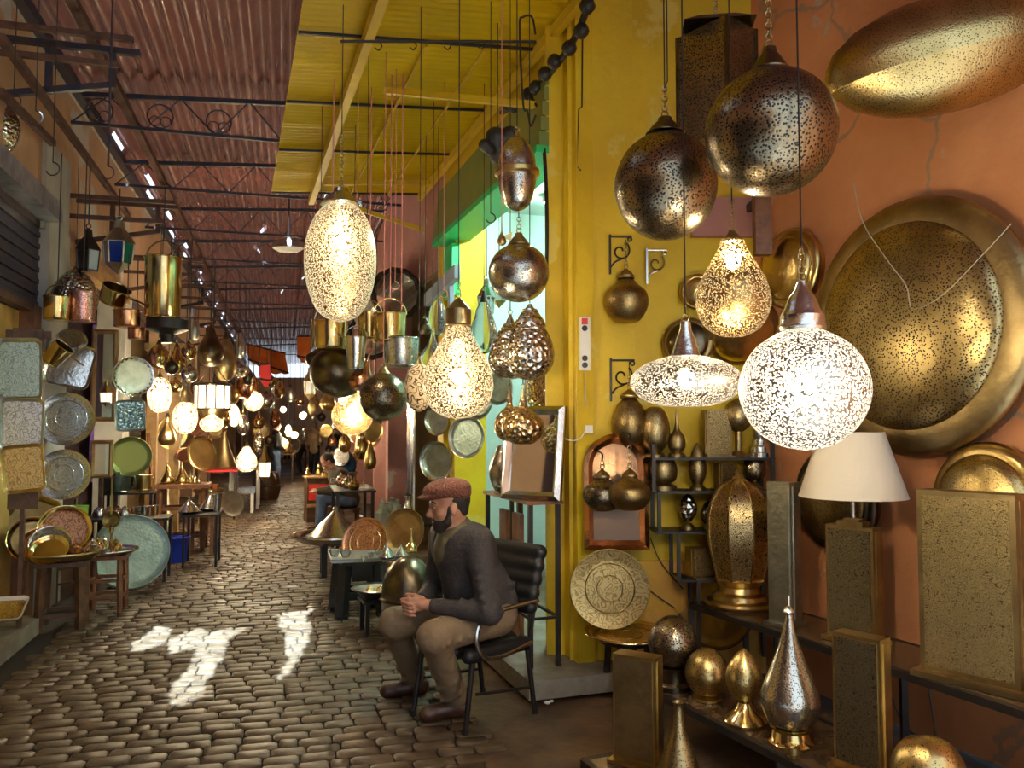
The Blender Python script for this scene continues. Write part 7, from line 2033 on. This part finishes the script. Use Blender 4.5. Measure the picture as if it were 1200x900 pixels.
# gilt columns in the ochre shop
for k, (px, lab) in enumerate(((176, 'gilt wooden post left of the burning egg lamp'), (203, 'gilt wooden post behind the burning egg lamp'))):
    p = P(px, 600, 11.7); root = thing('gilt_post', lab, 'post', V((p.x, p.y, 0)), LW.yaw)
    G().box((0, 0, 1.4), (.14, .14, 2.8)).build('shaft', M['woodl'], root, smooth=False); G().box((0, 0, 2.75), (.22, .22, .1)).build('capital', M['brass'], root, smooth=False)
root = thing('wooden_paddle', 'long brown wooden paddle leaning by the carved table', 'paddle', P(183, 600, 9.9))
g = G(); g.bar((0, 0, -.3), (-.16, .1, .95), .03, .03); g.build('handle', M['woodr'], root, smooth=False); g = G(); g.box((.03, 0, -.38), (.16, .03, .34)); g.build('blade', M['woodr'], root, smooth=False)
root = thing('slatted_shutter', 'grey slatted shutter behind the lit melon lamp', 'shutter', LW.at(7.2, 1.2, -.5), LW.yaw - math.pi / 2)
for i in range(14):
    G().box((.0, 0, i * .07), (.5, .03, .05)).build('slat', M['pewter'], root, smooth=False)
# orange awnings and red cloth
def cloth(label, corners, mm, name='awning_cloth', cat='awning', n=10):
    a, b_, c, d = corners; o0 = (a + b_ + c + d) / 4
    g = G(o0); vs = []
    for i in range(n + 1):
        for j in range(n + 1):
            p = a.lerp(b_, i / n).lerp(d.lerp(c, i / n), j / n); p = p - UP * (.12 * math.sin(math.pi * i / n) * (j / n)) + UP * .02 * math.sin(i * 2.1 + j)
            vs.append(p)
    fs = [(i * (n + 1) + j, (i + 1) * (n + 1) + j, (i + 1) * (n + 1) + j + 1, i * (n + 1) + j + 1) for i in range(n) for j in range(n)]
    g.add(vs, fs); g.add([v + V((0, .02, -.012)) for v in vs], [tuple(reversed(f)) for f in fs])
    root = thing(name, label, cat, o0)
    g.build('cloth', mm, root); g = G(o0); g.tube([a, b_], .02, 6); g.tube([d, c], .02, 6); g.build('pole', M['iron'], root)
cloth('orange cloth awning sloping out over the far left shops', (P(288, 403, 17.0), P(334, 414, 17.8), P(338, 437, 17.6), P(291, 421, 16.8)), M['orangecloth'])
cloth('upright orange cloth hanging under the far roof', (P(348, 394, 18), P(364, 394, 18), P(364, 420, 18), P(348, 417, 18)), M['orangecloth'], 'hanging_cloth', 'cloth')
cloth('small red cloth hanging among the far left lamps', (P(303, 428, 15), P(316, 426, 15), P(317, 446, 15), P(305, 444, 15)), M['redcloth'], 'hanging_cloth', 'cloth')
# street light under the roof
root = thing('street_light', 'unlit grey street light hanging under the corrugated roof', 'lamp', P(338, 287, 11.5))
s = m_per_px(11.5)
G().lathe([(19 * s, -4 * s), (18 * s, 2 * s), (10 * s, 7 * s), (4 * s, 9 * s), (0, 9 * s)], 28, sy=.6).build('housing', M['pewter'], root)
G().lathe([(0, -9 * s), (12 * s, -8 * s), (19 * s, -4 * s)], 28, sy=.6).build('lens', M['white'], root)
g = G(); g.tube([(0, 0, 9 * s), (0, 0, 5.0 - root.location.z)], .015, 6); g.build('stem', M['iron'], root)
# far wares and signs to fill the lane ends
rng2 = random.Random(5)
for k, (px, py, Y, dia, mm, lab) in enumerate(((206, 470, 12.6, 24, 'brass', 'brass tray on the ochre shop wall left of the chandelier'), (330, 520, 23, 20, 'brass_pol', 'shining brass tray on the far stall left of the bending person'), (345, 522, 24, 18, 'silver', 'shining silver tray on the far stall by the bending person'),
    (400, 535, 15, 22, 'silver', 'silver tray behind the dark-haired person'), (306, 505, 17, 20, 'brass_pol', 'brass tray above the burning tiered lantern'), (382, 505, 22, 16, 'brass', 'brass tray far behind the beige jacket'), (322, 462, 20, 16, 'silver', 'small silver tray on the far left shop front'), (438, 505, 9.5, 26, 'brass', 'brass tray hanging by the pink pillar'))):
    plate('far_tray', lab, px, py, dia, Y, V((.3 if px < 340 else -.3, -1, .1)), M[mm], M[mm], seg=28)
for k, (px, py, Y, w, lab) in enumerate(((335, 566, 24, .9, 'far stall table of brass on the left'), (398, 562, 17, .9, 'far stall table of tins on the right'), (352, 553, 30, 1.2, 'farthest stall table at the lane end'))):
    p = FL(px, py); p = P(px, 500, Y); p.z = 0
    table('stall_table', lab, 'table', p, LW.yaw, w, .5, .8, M['woodl'], M['wood'], .05)
    for i in range(5):
        q = p + V((-.3 + .15 * i, -.05 + .02 * i, .8))
        vessel('brass_jar', 'small %s jar, %s on the %s' % ('brass' if (i + k) % 2 else 'silver', ['leftmost', 'second from the left', 'middle one', 'second from the right', 'rightmost'][i], ['far left stall', 'far right stall', 'farthest stall'][k]), q, catmull([(0, 0), (.05, 0), (.07, .08), (.03, .2), (.035, .24)], 3), M['brass_pol' if (i + k) % 2 else 'silver'], [('lid', [(.035, .24), (.02, .27), (0, .3)], M['brass'])], 'jar', 12, group=['jars on the far left stall', 'jars on the far right stall', 'jars on the farthest stall'][k])
vessel('blue_tagine', 'dark blue glazed pot right of the dark-haired person', P(402, 540, 15.4), catmull([(0, -.2), (.22, -.2), (.24, 0), (.12, .18), (.05, .26), (0, .28)], 4), mat('blue_glaze', (.02, .07, .16), 0, .15), [('knob', [(.03, .26), (.05, .3), (0, .34)], MATS['blue_glaze'])], 'pot')
table('pot_table', 'dark table under the blue glazed pot', 'table', V((P(402, 540, 15.4).x, 15.4, 0)), LW.yaw, .6, .5, P(402, 540, 15.4).z - .2, M['wood'], M['wood'], .05)
# pendent wires over the peach wall at the top left
for k, (px, y0, y1, off, lab) in enumerate(((20, 0, 110, .6, 'thin wire hanging before the peach wall, leftmost'), (46, 0, 130, .7, 'thin wire hanging before the peach wall, second'), (66, 60, 190, .7, 'thin wire hanging before the peach wall, third'), (132, 0, 195, .95, 'blue cord with a hook hanging from the edge rail'))):
    a, b_ = LW.px(px, y0, off), LW.px(px, y1, off)
    b_ = V((a.x, a.y, P(px, y1, a.y).z)); a = V((a.x, a.y, 4.6))
    g = G(b_); g.tube([a, b_], .003 if k < 3 else .007, 5); g.tube([b_ + V((.04 * math.sin(x), 0, -.04 + .04 * math.cos(x))) for x in np.linspace(0, 4.4, 10)], .004, 5)
    o = g.build('hanging_wire', M['wire'] if k < 3 else M['bluesteel']); o.location = b_; tag(o, lab, 'wire')
lamp('mosaic_lamp', 'silver mosaic ball lamp cut by the left edge under the brackets', 'sphere', -4, 150, 50, 66, 6.0, M['silver_ham'], ('cone', 14, 10), None, 4.4)

p = FL(643, 824)
root = thing('paper_scrap', 'white crumpled paper scrap on the cement floor beside the chair', 'litter', p)
rs = random.Random(4)
sdf_part('crumple', [ell(V((rs.uniform(-.02, .02), rs.uniform(-.02, .02), .008)), (.014, .012, .008), None, .006) for i in range(4)], .004, M['white'], root)
# more trays and lamps of the far shops
for k, (t_, z, off, dia, mm, lab) in enumerate(((6.2, 1.5, .1, .5, 'brass', 'brass tray on the ochre shop front behind the lit egg lamp'), (9.6, 1.7, .1, .55, 'copper', 'copper tray on the left shop front beyond the chandelier'), (10.8, 1.1, .1, .5, 'silver', 'silver tray low on the left shop front beyond the chandelier'), (14.2, 1.6, .1, .6, 'brass_pol', 'shining brass tray on the far left shop front'), (15.4, 2.3, .1, .5, 'pewter', 'pewter tray high on the far left shop front'))):
    plate('wall_tray', lab, 0, 0, dia, 0, LW.n * .6 - LW.d, M[mm], M[mm], at=LW.at(t_, z, off + .25), seg=32)
for k, (t_, z, dia, mm, lab) in enumerate(((.9, 1.5, .5, 'copper', 'copper tray on the far right shop front nearest the bend'), (1.8, 2.1, .5, 'brass_pol', 'brass tray high on the far right shop front'), (3.6, 1.6, .6, 'silver', 'silver tray on the second far right shop front'), (6.6, 1.7, .6, 'brass_pol', 'brass tray on the third far right shop front'), (10.8, 1.8, .7, 'brass', 'brass tray on the last far right shop front'))):
    plate('wall_tray', lab, 0, 0, dia, 0, RW2.n * .6 - RW2.d, M[mm], M[mm], at=RW2.at(t_, z, .25), seg=32)
